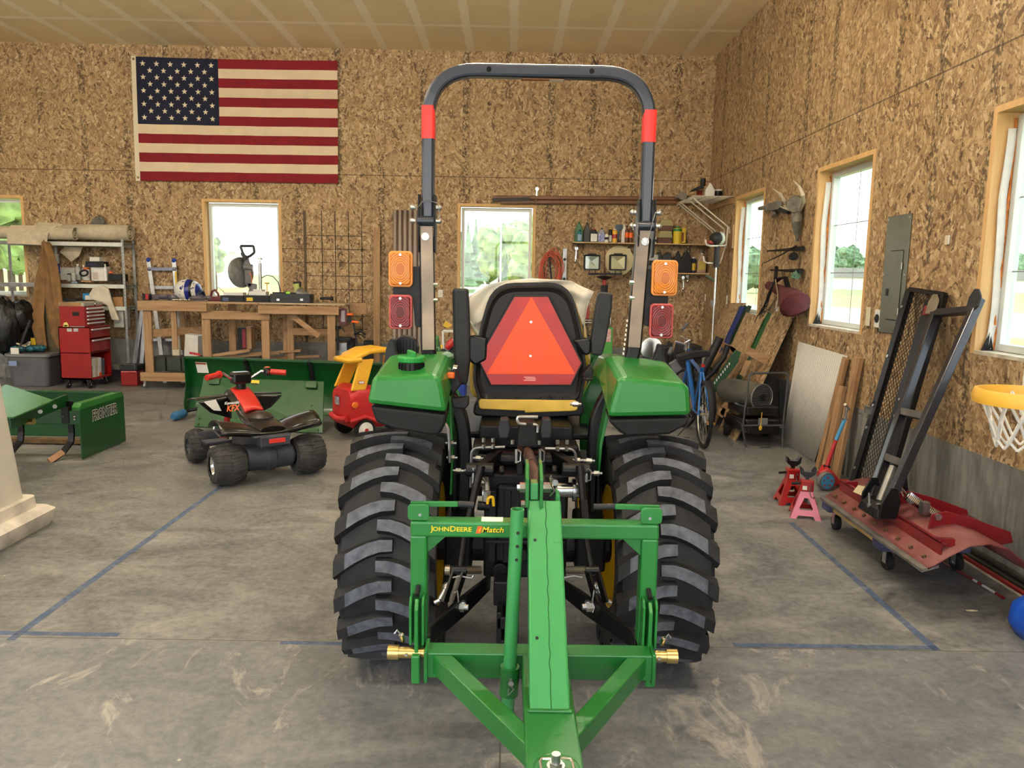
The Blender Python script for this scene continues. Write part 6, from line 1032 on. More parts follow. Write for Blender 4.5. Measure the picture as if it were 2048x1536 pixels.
for s_ in (-1, 1): b = B(); b.cyl((s_*.12, .74, .2), (s_*.1, .66, .42), .026); [b.lathe([(.026, 0), (.034, .008), (.026, .016)], (s_*(.12-.005*k), .74-.018*k, .22+.045*k), (0, -.3, 1), 12, cap=False) for k in range(4)]; mk('shock', b, rp_, atv, smooth=True)
def wing(x0, x1, y0, y1, z0, z1, name):     # swept mudguard
    b = B(); b.grid(lambda u, v: V((x0+(x1-x0)*u, y0+(y1-y0)*v+.05*sin(pi*u), z0+(z1-z0)*u+.05*sin(pi*v)*(.4+u))), 10, 8); return mk(name, b, bp, atv, solid=.014, smooth=True)
for s_ in (-1, 1): wing(s_*.08, s_*.40, -.14, .20, .40, .44, 'rear_mudguard'); b = B(); b.grid(lambda u, v: V((s_*(.07+.29*u), .62+.30*v, .60-.04*v*v-.015*u)), 6, 6); mk('front_mudguard', b, bp, atv, solid=.012, smooth=True); b = B(); b.grid(lambda u, v: V((s_*(.08+.28*u-.10*(1-v)*u), .63-.02*u, .40+.2*v-.03*u+.10*(1-v)*u)), 6, 6); mk('mudguard_skirt', b, bp, atv, solid=.014, smooth=True)
b = B(); b.grid(lambda u, v: V((-.40+.80*u, -.14+.05*v, .44-.04*cos(pi*(u-.5))**2+.0-.03*v)), 16, 2); mk('tail_edge', b, bp, atv, solid=.02, smooth=True)
b = B(); b.loft([[V((w*cos(a), y, z+h*sin(a))) for a in [k*pi/8 for k in range(16)]] for y, z, w, h in ((-.12, .42, .10, .03), (.05, .44, .12, .05), (.2, .42, .1, .04), (.34, .46, .11, .07), (.55, .58, .12, .06), (.72, .60, .11, .05), (.9, .5, .08, .04))]); mk('body', b, bp, atv, smooth=True)
b = B(); b.grid(lambda u, v: V(((-.075+.15*u), .30+.34*v, .50+.145*v+.018*sin(pi*u)+.012*sin(pi*v))), 8, 8); mk('tank_cover', b, rp_, atv, solid=.03, smooth=True)
b = B(); b.ball((0, .15, .475), .1, 14, (1, 1.2, .55)); mk('seat', b, mat('brown black seat', (44, 34, 28), .4), atv, smooth=True)
for s_ in (-1, 1):
    b = B(); b.tube([(0, .60, .74), (s_*.09, .58, .75), (s_*.16, .55, .80), (s_*.22, .50, .80)], .013, 10); mk('handlebar', b, chrome, atv, smooth=True); b = B(); b.cyl((s_*.21, .505, .80), (s_*.33, .43, .79), .024, n=14); b.cyl((s_*.205, .508, .80), (s_*.215, .50, .80), .032, n=14); mk('grip', b, rp_, atv, smooth=True)
b = B(); b.box((-.08, .55, .70), (.08, .66, .80)); b.cyl((0, .6, .55), (0, .6, .72), .04); mk('dash', b, bp, atv, bev=.02); b = B(); b.box((.17, .48, .765), (.225, .545, .835)); mk('throttle', b, bp, atv, bev=.015); b = B(); b.box((.18, .485, .836), (.215, .53, .84)); mk('orange_switch', b, orange, atv)
b = B(); b.box((-.12, -.17, .30), (.12, -.08, .38)); b.box((-.17, -.16, .372), (.13, -.08, .39)); mk('tail_housing', b, gp, atv, bev=.012); b = B(); b.box((-.055, -.176, .325), (.075, -.171, .36)); mk('tail_lamp', b, mat('toy red lens', (220, 60, 54), .4), atv, bev=.006)
for q in (-.36, .16): b = B(); b.box((q, .42, .245), (q+.2, .55, .26)); mk('footrest', b, gp, atv, bev=.006)
b = B(); b.box((-.34, .76, .19), (-.10, .86, .28)); mk('axle_cover', b, gp, atv, bev=.012)
b = B(); b.tube([(-.1, .62, .25), (-.2, .6, .27), (-.24, .6, .33), (-.22, .62, .4)], .009, 8); mk('nerf_bar', b, chrome, atv, smooth=True)
sx = V((.0, -1, 0)); P0 = V((-.245, .635, .545)); 
sk = lambda u, v: V((-(.08+.28*u-.10*(1-v)*u), .612-.02*u, .40+.2*v-.03*u+.10*(1-v)*u)); b = B(); P = [sk(.85, .95), sk(.48, .95), sk(.42, .3), sk(.74, .3)]; b.hexa(P, [p+V((0, .004, 0)) for p in P]); mk('safety_label', b, paper, atv)
text('lettering', 'Kawasaki', (-.128, .44, .565), (.0, -.94, -.2) if 0 else (.8, -.55, .1), (0, .25, 1), .032, white, atv, .02, .03, shear=.2); text('lettering', 'KFX', (-.125, .43, .52), (.8, -.55, .1), (0, .25, 1), .07, orange, atv, .024, .03, sx=.8, shear=.3)
# ---------------------------------------------------------------- toy car
tc2 = thing('toy_car', 'red toddler ride-in car with yellow roof beside the left tractor wheel', 'toy car', (-1.55, 7.70, 0), math.atan2(.62, .78), local=True); ry = mat('toy car red', (188, 34, 36), .45, 0, .08, 5); yy = mat('toy car yellow', (232, 174, 40), .45, 0, .05, 5)
# local x = forward, y = left
b = B(); rg_ = []
for x, w, z0, z1 in ((-.16, .13, .20, .36), (-.14, .2, .14, .50), (-.05, .22, .10, .54), (.1, .22, .10, .52), (.35, .22, .10, .48), (.5, .22, .12, .50), (.62, .2, .14, .40), (.68, .14, .18, .34)): rg_.append([V((x, u, (z0+z1)/2+v)) for u, v in rrect(w*2, z1-z0, min(.09, (z1-z0)*.4), 4)])
b.loft(rg_); mk('body', b, ry, tc2, smooth=50)
b = B(); b.tube([(-.17, -.17, .22), (-.19, 0, .2), (-.17, .17, .22)], .03, 8); b.tube([(-.15, -.21, .2), (0, -.235, .24), (.16, -.225, .17), (.4, -.225, .16)], .022, 8); mk('bumper', b, ry, tc2, smooth=True)
for s_ in (-1, 1):
    for (x0, x1, xt) in ((-.13, .03, .04), (.42, .5, .42)):
        b = B(); P = [[V((x0+(xt-x0)*f*.7+dx*(x1-x0), s_*(.2-.045*f), .5+.30*f)) for dx in (0, 1)]+[V((x0+(xt-x0)*f*.7+dx*(x1-x0), s_*(.165-.045*f), .5+.30*f)) for dx in (1, 0)] for f in (0, .3, .6, 1)]; b.loft(P); mk('pillar', b, yy, tc2, bev=.012)
    b = B(); b.cyl((-.0, s_*.19, .105), (-.0, s_*.245, .105), .105, n=28); w_ = mk('wheel', b, blackm, tc2, smooth=True); b = B(); b.lathe([(0, .012), (.02, .012), (.03, .004), (.078, .002), (.08, -.002)], (-.0, s_*.246, .105), (0, s_, 0), 28); mk('hub_cap', b, white, w_, smooth=True); b = B(); b.cyl((-.0, s_*.255, .105), (-.0, s_*.263, .105), .02, n=16); mk('hub_center', b, ry, w_)
    b = B(); b.cyl((.52, s_*.17, .09), (.52, s_*.22, .09), .09, n=24); mk('wheel', b, blackm, tc2, smooth=True)
b = B(); rg_ = [[V((x, u, z+v)) for u, v in rrect(w*2, .05, .02, 3)] for x, w, z in ((-.1, .10, .78), (-.05, .165, .82), (.1, .18, .875), (.28, .18, .885), (.42, .16, .86), (.5, .1, .82))]; b.loft(rg_); mk('roof', b, yy, tc2, smooth=60)
b = B(); b.tube([(.0, -.16, .80), (-.12, -.15, .79), (-.16, 0, .80), (-.12, .15, .79), (0, .16, .80)], .026, 10); mk('roof_handle', b, yy, tc2, smooth=True)
b = B(); b.lathe([(0, .014), (.028, .008), (.034, 0)], (-.10, -.213, .36), (-.15, -1, 0), 18); mk('side_lamp', b, mat('toy orange lens', (226, 112, 30), .4), tc2, smooth=True)
b = B(); b.box((-.168, .0, .34), (-.163, .09, .42)); mk('number_plate', b, mat('grey sticker', (190, 188, 196), .6, 0, 0, 80, col2=(60, 60, 80)), tc2)
b = B(); P = rrect(.07, .03, .014, 4); q0 = V((-.02, -.196, .58)); b.hexa([q0+V((u, 0, w)) for u, w in P], [q0+V((u, -.002, w)) for u, w in P]); mk('oval_badge', b, ry, tc2); b = B(); b.hexa([q0+V((u*.85, -.0021, w*.7)) for u, w in P], [q0+V((u*.85, -.003, w*.7)) for u, w in P]); mk('oval_badge_face', b, white, tc2)
b = B(); b.box((-.13, -.12, .155), (-.12, -.06, .19)); mk('sticker', b, paper, tc2)
# ================================================================ along the right wall
XW = XR-.004
t = thing('breaker_panel', 'tall grey metal breaker panel recessed in the right wall', 'electrical panel', at(1795, 550, X=XW)); pnm = mat('brushed panel steel', (128, 130, 118), .38, .75, .06, 4)
y0, y1 = at(1825, 428, X=XW).y, at(1778, 430, X=XW).y; z1, z0 = at(1800, 430, X=XW).z, at(1782, 667, X=XW).z
b = B(); b.box((XR-.012, y0, z0), (XR-.001, y1, z1)); mk('cover', b, pnm, t, bev=.002)
def yz(u, v): return y1+(y0-y1)*u, z1+(z0-z1)*v
b = B(); (ya, za_), (yb, zb2) = yz(.30, .30), yz(.82, .88); b.box((XR-.018, yb, zb2), (XR-.0121, ya, za_)); dr_ = mk('door', b, pnm, t, bev=.002); q_ = B(); q_.box((XR-.0125, yb-.006, zb2-.006), (XR-.0121, ya+.006, za_+.006)); mk('door_gap', q_, blackm, t); b = B(); (ya, za_), (yb, zb2) = yz(.24, .62), yz(.34, .68); b.box((XR-.022, yb, zb2), (XR-.0181, ya, za_)); mk('latch', b, dgrey, dr_)
for v in (.42, .8): b = B(); (ya, za_) = yz(.83, v); b.box((XR-.021, ya-.004, za_-.03), (XR-.0181, ya+.006, za_+.02)); mk('hinge', b, white, dr_)
for u, v in ((.06, .03), (.94, .03), (.06, .5), (.94, .5), (.06, .97)): b = B(); (ya, za_) = yz(u, v); b.cyl((XR-.012, ya, za_), (XR-.015, ya, za_), .007, n=10); mk('screw', b, steel, t)
def plate(name, lb, px, py, w=.07, h=.115, X=True, hole=False, m=white):
    p = at(px, py, X=XW) if X else at(px, py, Y=YB-.001); t = thing(name, lb, 'outlet' if hole else 'switch', p); b = B()
    if X: b.box((p.x-.008, p.y-w/2, p.z-h/2), (p.x-.0, p.y+w/2, p.z+h/2))
    else: b.box((p.x-w/2, p.y-.008, p.z-h/2), (p.x+w/2, p.y, p.z+h/2))
    mk('cover', b, m, t, bev=.003); b = B()
    if hole: b.cyl((p.x-.008, p.y, p.z), (p.x-.012, p.y, p.z), .034, n=20); mk('socket', b, blackm, t)
    elif X: b.box((p.x-.011, p.y-.015, p.z-.03), (p.x-.008, p.y+.015, p.z+.03)); mk('rocker', b, cream, t)
    else: b.box((p.x-.015, p.y-.011, p.z-.03), (p.x+.015, p.y-.008, p.z+.03)); mk('rocker', b, cream, t)
plate('outlet', 'white outlet with large round black socket left of the breaker panel', 1756, 637, .09, .14, True, True); plate('switch', 'pale switch plate between the middle right window and the round outlet', 1737, 633, .07, .15, True, False, cream)
plate('switch', 'small white plate on the right wall above the mesh ramp', 1896, 480, .05, .06); plate('switch', 'narrow white plate on the right wall beside the farthest window', 1454, 600, .06, .12); plate('switch', 'small white plate on the right wall in the corner behind the trimmer', 1411, 595, .06, .1)
plate('switch', 'white switch plate on the back wall right of the left roll bar post', 881, 587, .07, .11, False); plate('switch', 'pale plate on the right wall behind the landing net', 1555, 612, .06, .12)
# antlers and skull, wall-hung things
an = thing('antler_mount', 'grey skull plaque with two pale curved antlers on the wall between windows', 'antlers', at(1592, 430, X=XW)); W = lambda px, py, o=.05: at(px, py, X=XW-o); bone = mat('bone', (188, 178, 156), .6, 0, .1, 20); gsk = mat('grey skull', (112, 108, 96), .7, 0, .2, 20)
b = B(); b.tube([W(1600, 420, .06), W(1606, 405, .12), W(1606, 390, .16), W(1599, 374, .18), W(1587, 361, .16)], [.02, .02, .018, .014, .005], 8); mk('antler', b, bone, an, smooth=True); b = B(); b.tube([W(1578, 418, .06), W(1570, 402, .14), W(1560, 388, .2), W(1547, 378, .2)], [.02, .018, .014, .005], 8); mk('antler', b, bone, an, smooth=True)
b = B(); b.tube([W(1582, 421, .06), W(1570, 417, .12), W(1560, 413, .14)], [.014, .01, .004], 8); b.tube([W(1582, 418, .06), W(1572, 414, .1), W(1566, 411, .12)], [.012, .009, .004], 8); mk('brow_tine', b, bone, an, smooth=True)
b = B(); b.cyl(W(1592, 408, .0), W(1590, 409, .1), .09, .075, 20); mk('plaque', b, gsk, an, smooth=True); b = B(); b.tube([W(1594, 425, .05), W(1594, 445, .07), W(1594, 462, .05), W(1595, 483, .03)], [.06, .05, .035, .01], 12); mk('skull', b, gsk, an, smooth=True)
pg = thing('heat_gun', 'grey pistol-shaped tool hung beside the antlers', 'tool', at(1545, 418, X=XW)); b = B(); b.cyl(W(1519, 417, .06), W(1552, 411, .06), .022, .03, 12); b.box(W(1553, 418, .09), W(1541, 408, .04)); mk('barrel', b, galv, pg, smooth=True); b = B(); b.tube([W(1545, 415), W(1548, 424), W(1550, 432)], [.04, .035, .035], 8); mk('grip', b, mat('taupe grip', (112, 102, 92), .7), pg, smooth=True); b = B(); b.tube([W(1553, 417), W(1565, 421), W(1578, 424)], .025, 8); mk('bracket', b, dgrey, pg, smooth=True)
for (a0, a1, rx, ry_, m, lb) in (((1535, 502), (1605, 497), 1587, 513, blackm, 'upper black fishing rod with dark reel on the right wall'), ((1541, 540), (1603, 542), 1592, 551, mat('green reel', (92, 132, 104), .4), 'lower fishing rod with a pale green reel on the right wall')):
    t = thing('fishing_rod', lb, 'fishing rod', W(*a0)); b = B(); p, q = W(*a0), W(*a1); b.tube([p, p.lerp(q, .55), q], [.008, .014, .026], 8); mk('rod', b, blackm, t, smooth=True); b = B(); c = W(rx, ry_, .07); b.cyl(c+V((0, .03, 0)), c-V((0, .03, 0)), .038, n=16); b.tube([c, c+V((0, .0, .05))], .01, 6); b.tube([c+V((-.02, -.03, 0)), c+V((-.06, -.05, -.02)), c+V((-.06, -.09, -.02))], .007, 6); mk('reel', b, m, t, smooth=True)
b = B(); b.tube([W(1528, 526, .07), W(1560, 511, .07), W(1592, 492, .07)], [.004, .006, .01], 6); one('rod_tip', 'thin dark rod lying diagonally across the upper fishing rod', 'rod', b, blackm, smooth=True)
gc = thing('case', 'burgundy padded instrument-shaped case hanging by the net', 'case', W(1585, 630)); burg = mat('burgundy fabric', (86, 34, 38), .85, 0, .12, 10); b = B(); b.tube([W(1538, 571, .1), W(1552, 577, .12), W(1568, 585, .12), W(1580, 597, .14), W(1590, 610, .15), W(1596, 626, .12)], [.045, .05, .06, .11, .15, .09], 14); mk('body', b, burg, gc, smooth=True); b = B(); b.tube([W(1546, 567, .1), W(1561, 556, .1), W(1570, 554, .1), W(1577, 578, .12)], 0, sq=(.012, .05), up=(1, 0, 0)); mk('strap', b, blackm, gc)
nt_ = thing('landing_net', 'wire landing net with black mesh hanging in front of the burgundy case', 'net', W(1550, 580, .2)); b = B(); b.cyl(W(1553, 535, .14), W(1551, 558, .2), .02); mk('handle', b, blackm, nt_, smooth=True)
b = B(); H = [W(1551, 558, .2), W(1541, 575, .22), W(1532, 600, .24), W(1533, 622, .26), W(1546, 626, .26), W(1555, 612, .24), W(1556, 590, .22), W(1551, 558, .2)]; b.tube(H, .008, 8); mk('hoop', b, chrome, nt_, smooth=True)
b = B(); tip = W(1508, 645, .34)
for k in range(12):
    a = H[0].lerp(H[3], k/12) if k < 6 else H[6].lerp(H[4], (k-6)/6); m_ = a.lerp(tip+V((.02*k, .03*k, .01*k)), .55)+V((0, 0, -.03)); b.tube([a, m_, tip+V((.014*k, .022*k, .012*k))], .003, 4)
for j in range(6):
    f = (j+1)/7; b.tube([(H[0].lerp(H[3], k/6)).lerp(tip+V((.01*k, .02*k, .01*k)), f)+V((0, 0, -.05*sin(pi*f))) for k in range(7)], .003, 4)
mk('mesh', b, blackm, nt_)
# sheets, slats and pallets leaning in the far corner
LV = V((-.52, 0, -1.32))
def lean(name, lb, tl, tr_2, m, th=.012, X=XW-.03, ln=1.0, cat='board', sh=V((0, 0, 0)), grp=None):
    a, c = at(*tl, X=X), at(*tr_2, X=X); f = a.z/1.32*ln; f2 = c.z/1.32*ln; P = [a, c, c+LV*f2, a+LV*f]; n = (P[1]-P[0]).cross(P[3]-P[0]).normalized(); n = n if n.x < 0 else -n
    b = B(); b.hexa(P, [p-n*th for p in P]); o = one(name, lb, cat, b, m, group=grp); return P
osbS = osb('leaning strand board', 'y')
lean('strand_board', 'leftmost strand board offcut leaning in the back right corner', (1447, 612), (1479, 609), osbS); lean('strand_board', 'middle strand board offcut leaning on the right wall', (1492, 624), (1527, 634), osbS, X=XW-.06); lean('strand_board', 'right strand board offcut leaning on the wall behind the heater', (1545, 624), (1586, 631), osbS)
lean('strand_board', 'strand board leaning behind the leftmost offcut, below the farthest window', (1460, 606), (1492, 606), osbS, X=XW-.005)
for k in range(3): lean('slat', ['left', 'middle', 'right'][k]+' dark blue slat between the leaning boards', (1480+k*3.3, 612), (1482+k*3.3, 612.3), mat('dark blue paint', (22, 44, 112), .4), X=XW-.07, ln=.72)
for (x, lb) in ((1488, 'dark green panel leaning right of the blue slats'), (1496, 'second dark green panel leaning by the blue slats')): lean('painted_board', lb, (x, 610), (x+6, 612), mat('moss green panel', (44, 70, 34), .5), X=XW-.02, ln=.85)
lean('painted_board', 'bright green panel between the middle and right strand boards', (1536, 622), (1545, 625), mat('bottle green panel', (16, 84, 30), .5), X=XW-.01, ln=.8)
for k in range(2): b = B(); p = at(1583-k*3, 640, X=XW-.01); q = p+LV*((p.z-.02)/1.32); b.bar(p, q, .02, .012); one('trim_strip', ['right', 'left'][k]+' of two thin pale strips leaning behind the right strand board', 'strip', b, cream)
def wslab(name, pts, Y, th, m, label, cat='wood'): P = [at(x, y, Y=Y) for x, y in pts]; b = B(); b.hexa(P, [p+V((0, th, 0)) for p in P]); return one(name, label, cat, b, m, bev=.002)
wslab('green_plank', [(1472, 700), (1482, 704), (1476, 725), (1428, 790), (1417, 778)], 8.15, .03, mat('faded green plank', (44, 84, 56), .7, 0, .15, 20), 'green painted plank with white markings in front of the middle strand board')
b = B(); [b.box(at(1428+k*4.2, 768-k*5.4, Y=8.145), at(1430.5+k*4.2, 763-k*5.4, Y=8.146)+V((0, .001, 0))) for k in range(8)]; one('stencil_marks', 'white stencilled marks on the green plank', 'marking', b, white)
pl = thing('pallet', 'rough wooden pallet frame leaning behind the green plank', 'pallet', at(1430, 800, Y=8.3))
for pts in ([(1440, 692), (1446, 683), (1472, 698), (1466, 712)], [(1458, 696), (1463, 690), (1478, 703), (1472, 712)], [(1395, 755), (1450, 700), (1453, 704), (1398, 762)], [(1420, 778), (1462, 712), (1466, 715), (1424, 784)], [(1434, 805), (1500, 700), (1504, 703), (1436, 810)], [(1418, 752), (1430, 745), (1436, 752), (1424, 762)], [(1412, 745), (1424, 738), (1428, 744), (1416, 753)]): P = [at(x, y, Y=8.3) for x, y in pts]; b = B(); b.hexa(P, [p+V((0, .08, 0)) for p in P]); mk('slat', b, woodx, pl)
pl = thing('pallet', 'wooden pallet leaning in front of the right strand board behind the heater', 'pallet', at(1500, 760, Y=7.8))
for pts in ([(1492, 708), (1500, 694), (1548, 718), (1538, 735)], [(1483, 750), (1495, 722), (1503, 722), (1488, 755)], [(1512, 760), (1528, 728), (1536, 733), (1520, 768)], [(1440, 825), (1450, 835), (1475, 790), (1468, 780)], [(1434, 828), (1440, 812), (1452, 818), (1445, 836)]): P = [at(x, y, Y=7.9) for x, y in pts]; b = B(); b.hexa(P, [p+V((0, .07, 0)) for p in P]); mk('slat', b, woodx, pl)
for k, (pts, lb) in enumerate((([(1440, 675), (1428, 700), (1405, 745), (1395, 765)], 'thick black hose hanging left of the pallet'), ([(1456, 690), (1448, 715), (1425, 745), (1402, 765)], 'thick black hose hanging across the pallet'))): b = B(); b.tube([at(x, y, Y=8.2) for x, y in pts], .045 if k == 0 else .03, 10); one('hose', lb, 'hose', b, blackm, smooth=True)
# ---------------------------------------------------------------- torpedo heater
ht = thing('space_heater', 'black and grey torpedo heater on wheels with tube frame', 'heater', (2.5, 7.7, 0)); Hh = lambda x, y, d=0: at(x, y, Y=7.5+d)
fc = Hh(1524, 795, .05); r_ = wpx(1524, 795, 7.55, 54)/2; ax_ = (V((-.28, .62, .0))).normalized(); b = B(); b.lathe([(r_, 0), (r_, .5), (r_*.8, .56)], fc, ax_, 28, cap=False); b.lathe([(r_*.97, 0), (r_*.97, .5)], fc, ax_, 28, cap=False); mk('barrel', b, mat('dusty grey enamel', (104, 102, 92), .5, .3, .12, 8), ht, smooth=True)
b = B(); b.lathe([(0, .03), (r_*.96, .03)], fc, ax_, 24, cap=False); mk('grille_back', b, blk, ht); b = B(); X_, Y_, D_ = frame(-ax_)
for k in range(-8, 9): h = k*r_/9; w = sqrt(max(0, r_*r_-h*h)); b.bar(fc+V((0, 0, h))-X_*w, fc+V((0, 0, h))+X_*w, .004, .0045)
b.tube([fc+X_*r_*cos(a)+V((0, 0, 1))*r_*sin(a) for a in [k*pi/16 for k in range(32)]], .006, 6, closed=True); mk('grille', b, galv, ht)
b = B(); b.cyl(fc-ax_*.01, fc-ax_*.018, .035, n=14); mk('grille_badge', b, blk, ht)
b = B(); T0 = [Hh(1490, 838), Hh(1562, 838), Hh(1558, 868), Hh(1496, 868)]; b.hexa(T0, [p+V((-.1, .5, 0)) for p in T0]); T1 = [Hh(1494, 812), Hh(1558, 812), Hh(1560, 832), Hh(1492, 832)]; b.hexa(T1, [p+V((-.08, .4, 0)) for p in T1]); mk('fuel_tank', b, bp, ht, bev=.02)
b = B(); p = Hh(1517, 836, -.004); q = Hh(1535, 850, -.004); b.box((p.x, p.y, q.z), (q.x, p.y+.002, p.z)); mk('rating_label', b, mat('grey label', (110, 114, 116), .6), ht); b = B(); p = Hh(1521, 856, -.02); b.ball(p, .018, 10, (1, .4, 1.5)); b.tube([p, Hh(1522, 845, -.02), Hh(1524, 825, -.01)], .004, 6); mk('fuel_cap_tag', b, mat('yellow tag', (216, 172, 50), .5), ht, smooth=True)
b = B(); T1 = [Hh(1477, 795, .2), Hh(1492, 795, .1), Hh(1492, 825, .1), Hh(1475, 820, .2)]; b.hexa(T1, [p+V((.1, .1, 0)) for p in T1]); mk('control_box', b, dgrey, ht, bev=.01)
b = B(); b.tube(fillet([Hh(1486, 852), Hh(1499, 746), Hh(1577, 746), Hh(1566, 852), Hh(1560, 856)], .05, 4), .011, 8); b.tube(fillet([Hh(1484, 850), Hh(1492, 896), Hh(1512, 898), Hh(1520, 893), Hh(1538, 893), Hh(1546, 898), Hh(1565, 896), Hh(1566, 850)], .03, 3), .011, 8); b.tube([Hh(1566, 851), Hh(1486, 851), Hh(1468, 835, .3), Hh(1460, 850, .5)], .011, 8); mk('frame', b, mat('grey tube', (78, 80, 80), .45, .3), ht, smooth=True)
for (x, y, d) in ((1455, 838, .55), (1530, 862, .55)): b = B(); c = at(x, y, Y=7.5+d); c.z = .115; b.lathe([(.05, -.03), (.105, -.035), (.115, 0), (.105, .035), (.05, .03)], c, (1, -.3, 0), 24); w_ = mk('wheel', b, rub, ht, smooth=True)
b = B(); T1 = [Hh(1558, 758, .35), Hh(1578, 762, .35), Hh(1572, 840, .35), Hh(1560, 836, .35)]; b.hexa(T1, [p+V((0, .03, 0)) for p in T1]); mk('heat_shield', b, dgrey, ht)
# ---------------------------------------------------------------- bicycles
def bikewheel(parent, c, R, d, tm, rw=.022, spokes=18):
    d = V(d).normalized(); n = V((d.y, -d.x, 0)); P = lambda a, r: c+d*(r*cos(a))+V((0, 0, 1))*(r*sin(a)); b = B(); b.tube([P(k*pi/18, R-rw) for k in range(36)], rw, 8, closed=True); w = mk('wheel', b, tm, parent, smooth=True)
    b = B(); b.tube([P(k*pi/18, R-rw*2.3) for k in range(36)], .009, 6, closed=True); mk('rim', b, steel, w, smooth=True); b = B(); [b.cyl(c+n*(.02*(-1)**k), P(k*2*pi/spokes, R-rw*2.3), .0014, n=4, cap=False) for k in range(spokes)]; mk('spokes', b, steel, w); b = B(); b.cyl(c-n*.045, c+n*.045, .016, n=10); mk('hub', b, chrome, w, smooth=True)
blu = mat('bicycle blue', (20, 96, 170), .28, 0, .05, 6, coat=.4); bk = thing('bicycle', 'blue mountain bike with black seat seen from behind, right of the tractor', 'bicycle', (1.93, 7.42, 0)); cr_, cf_ = V((1.93, 7.42, .335)), V((1.97, 8.47, .335)); dB = (cf_-cr_).normalized()
bikewheel(bk, cr_, .335, dB, rub); bikewheel(bk, cf_, .335, dB+V((-.25, 0, 0)), rub)
bbx = cr_.lerp(cf_, .42)+V((0, 0, -.03)); st_ = cr_+dB*.20+V((0, 0, .44)); hd = cf_-dB*.12+V((0, 0, .50)); nB = V((dB.y, -dB.x, 0))
b = B(); b.cyl(bbx, st_, .02); b.cyl(st_-V((0, 0, .06)), hd-V((0, 0, .02)), .02); b.cyl(bbx, hd-V((0, 0, .10)), .024); b.cyl(hd+V((0, -.0, .06)), hd-V((0, 0, .12)), .022)
for s_ in (-1, 1): b.cyl(st_-V((0, 0, .05))+nB*s_*.01, cr_+nB*s_*.055, .010); b.cyl(bbx+nB*s_*.02, cr_+nB*s_*.055, .011); b.cyl(hd-V((0, 0, .12)), cf_+nB*s_*.05, .014)
mk('frame', b, blu, bk, smooth=True)
b = B(); b.cyl(st_, st_+V((0, -.03, .14)), .014); b.cyl(hd+V((0, 0, .06)), hd+V((0, -.02, .15)), .016); e = hd+V((-.0, .0, .15)); b.cyl(e, e+V((-.08, .1, .04)), .014); g0, g1 = e+V((-.22, .05, -.02)), e+V((.10, .32, .14)); b.tube([at(1344, 705, Y=8.1), at(1349, 686, Y=8.2), at(1357, 672, Y=8.3), at(1364, 660, Y=8.4)], .013, 8); b.cyl(at(1350, 684, Y=8.2), at(1370, 690, Y=8.25), .014); b.cyl(at(1371, 700, Y=8.25), at(1371, 685, Y=8.25), .02); b.cyl(at(1371, 700, Y=8.25), hd, .015); b.cyl(e, at(1371, 685, Y=8.25), .013); mk('handlebar', b, chrome, bk, smooth=True)
b = B(); b.cyl(at(1364, 660, Y=8.4), at(1375, 647, Y=8.5), .018); b.cyl(at(1338, 708, Y=8.05), at(1343, 696, Y=8.1), .02); mk('grip', b, grey, bk, smooth=True)
b = B(); q = st_+V((-.02, .0, .17)); b.hexa([at(x, y, Y=7.55) for x, y in ((1353, 712), (1390, 702), (1421, 701), (1422, 713), (1395, 716), (1360, 724))], [p+V((0, .24, -.01)) for p in [at(x, y, Y=7.55) for x, y in ((1362, 712), (1390, 704), (1414, 703), (1414, 711), (1395, 714), (1366, 722))]]); mk('seat', b, blackm, bk, bev=.012)
b = B(); p = st_+V((0, -.03, .02)); b.box(p-V((.018, .01, .012)), p+V((.018, .01, .014))); mk('rear_reflector', b, mat('red reflector', (180, 24, 18), .3), bk, bev=.004); b = B(); p = bbx+nB*.14+V((0, -.1, -.12)); b.box(p-V((.04, .04, .01)), p+V((.04, .04, .01))); mk('pedal', b, mat('amber reflector', (230, 160, 40), .4), bk, bev=.003); b = B(); b.cyl(bbx, bbx+nB*.07, .04); b.bar(bbx+nB*.08, bbx+nB*.09+V((0, -.1, -.12)), .012, .02); b.cyl(cr_+nB*.03, cr_+nB*.06, .035); mk('crank', b, steel, bk, smooth=True)
b = B(); b.tube([bbx+V((0, -.1, -.02)), at(1345, 884, Z=.01)], .006, 6); mk('kickstand', b, dgrey, bk); b = B(); p = at(1352, 732, Y=7.9); b.box(p-V((.05, .01, .07)), p+V((.04, .02, .06)), roty(-.6)); mk('basket_bracket', b, grey, bk, bev=.01)
b2 = thing('bicycle', 'second bicycle with a fat black rear tyre, behind the blue bike', 'bicycle', (2.16, 8.2, 0)); bikewheel(b2, V((2.16, 8.2, .29)), .29, V((.02, 1, 0)), rub, .035); bikewheel(b2, V((2.2, 9.1, .29)), .29, V((.02, 1, 0)), rub, .035); b = B(); c = V((2.16, 8.2, .29)); b.cyl(c+V((.01, .4, -.02)), c+V((0, .25, .32)), .018); b.cyl(c, c+V((0, .25, .32)), .012); b.cyl(c, c+V((.01, .4, -.02)), .012); b.cyl(c+V((0, .25, .3)), c+V((.03, .8, .38)), .018); b.cyl(c+V((.01, .4, -.02)), c+V((.03, .8, .3)), .018); b.cyl(c+V((.03, .8, .45)), c+V((.04, .9, 0)), .016); mk('frame', b, black, b2, smooth=True); b = B(); b.box(c+V((-.06, .1, .38)), c+V((.06, .32, .42))); b.cyl(c+V((-.2, .75, .5)), c+V((.25, .75, .5)), .012); mk('seat', b, blackm, b2, bev=.01)
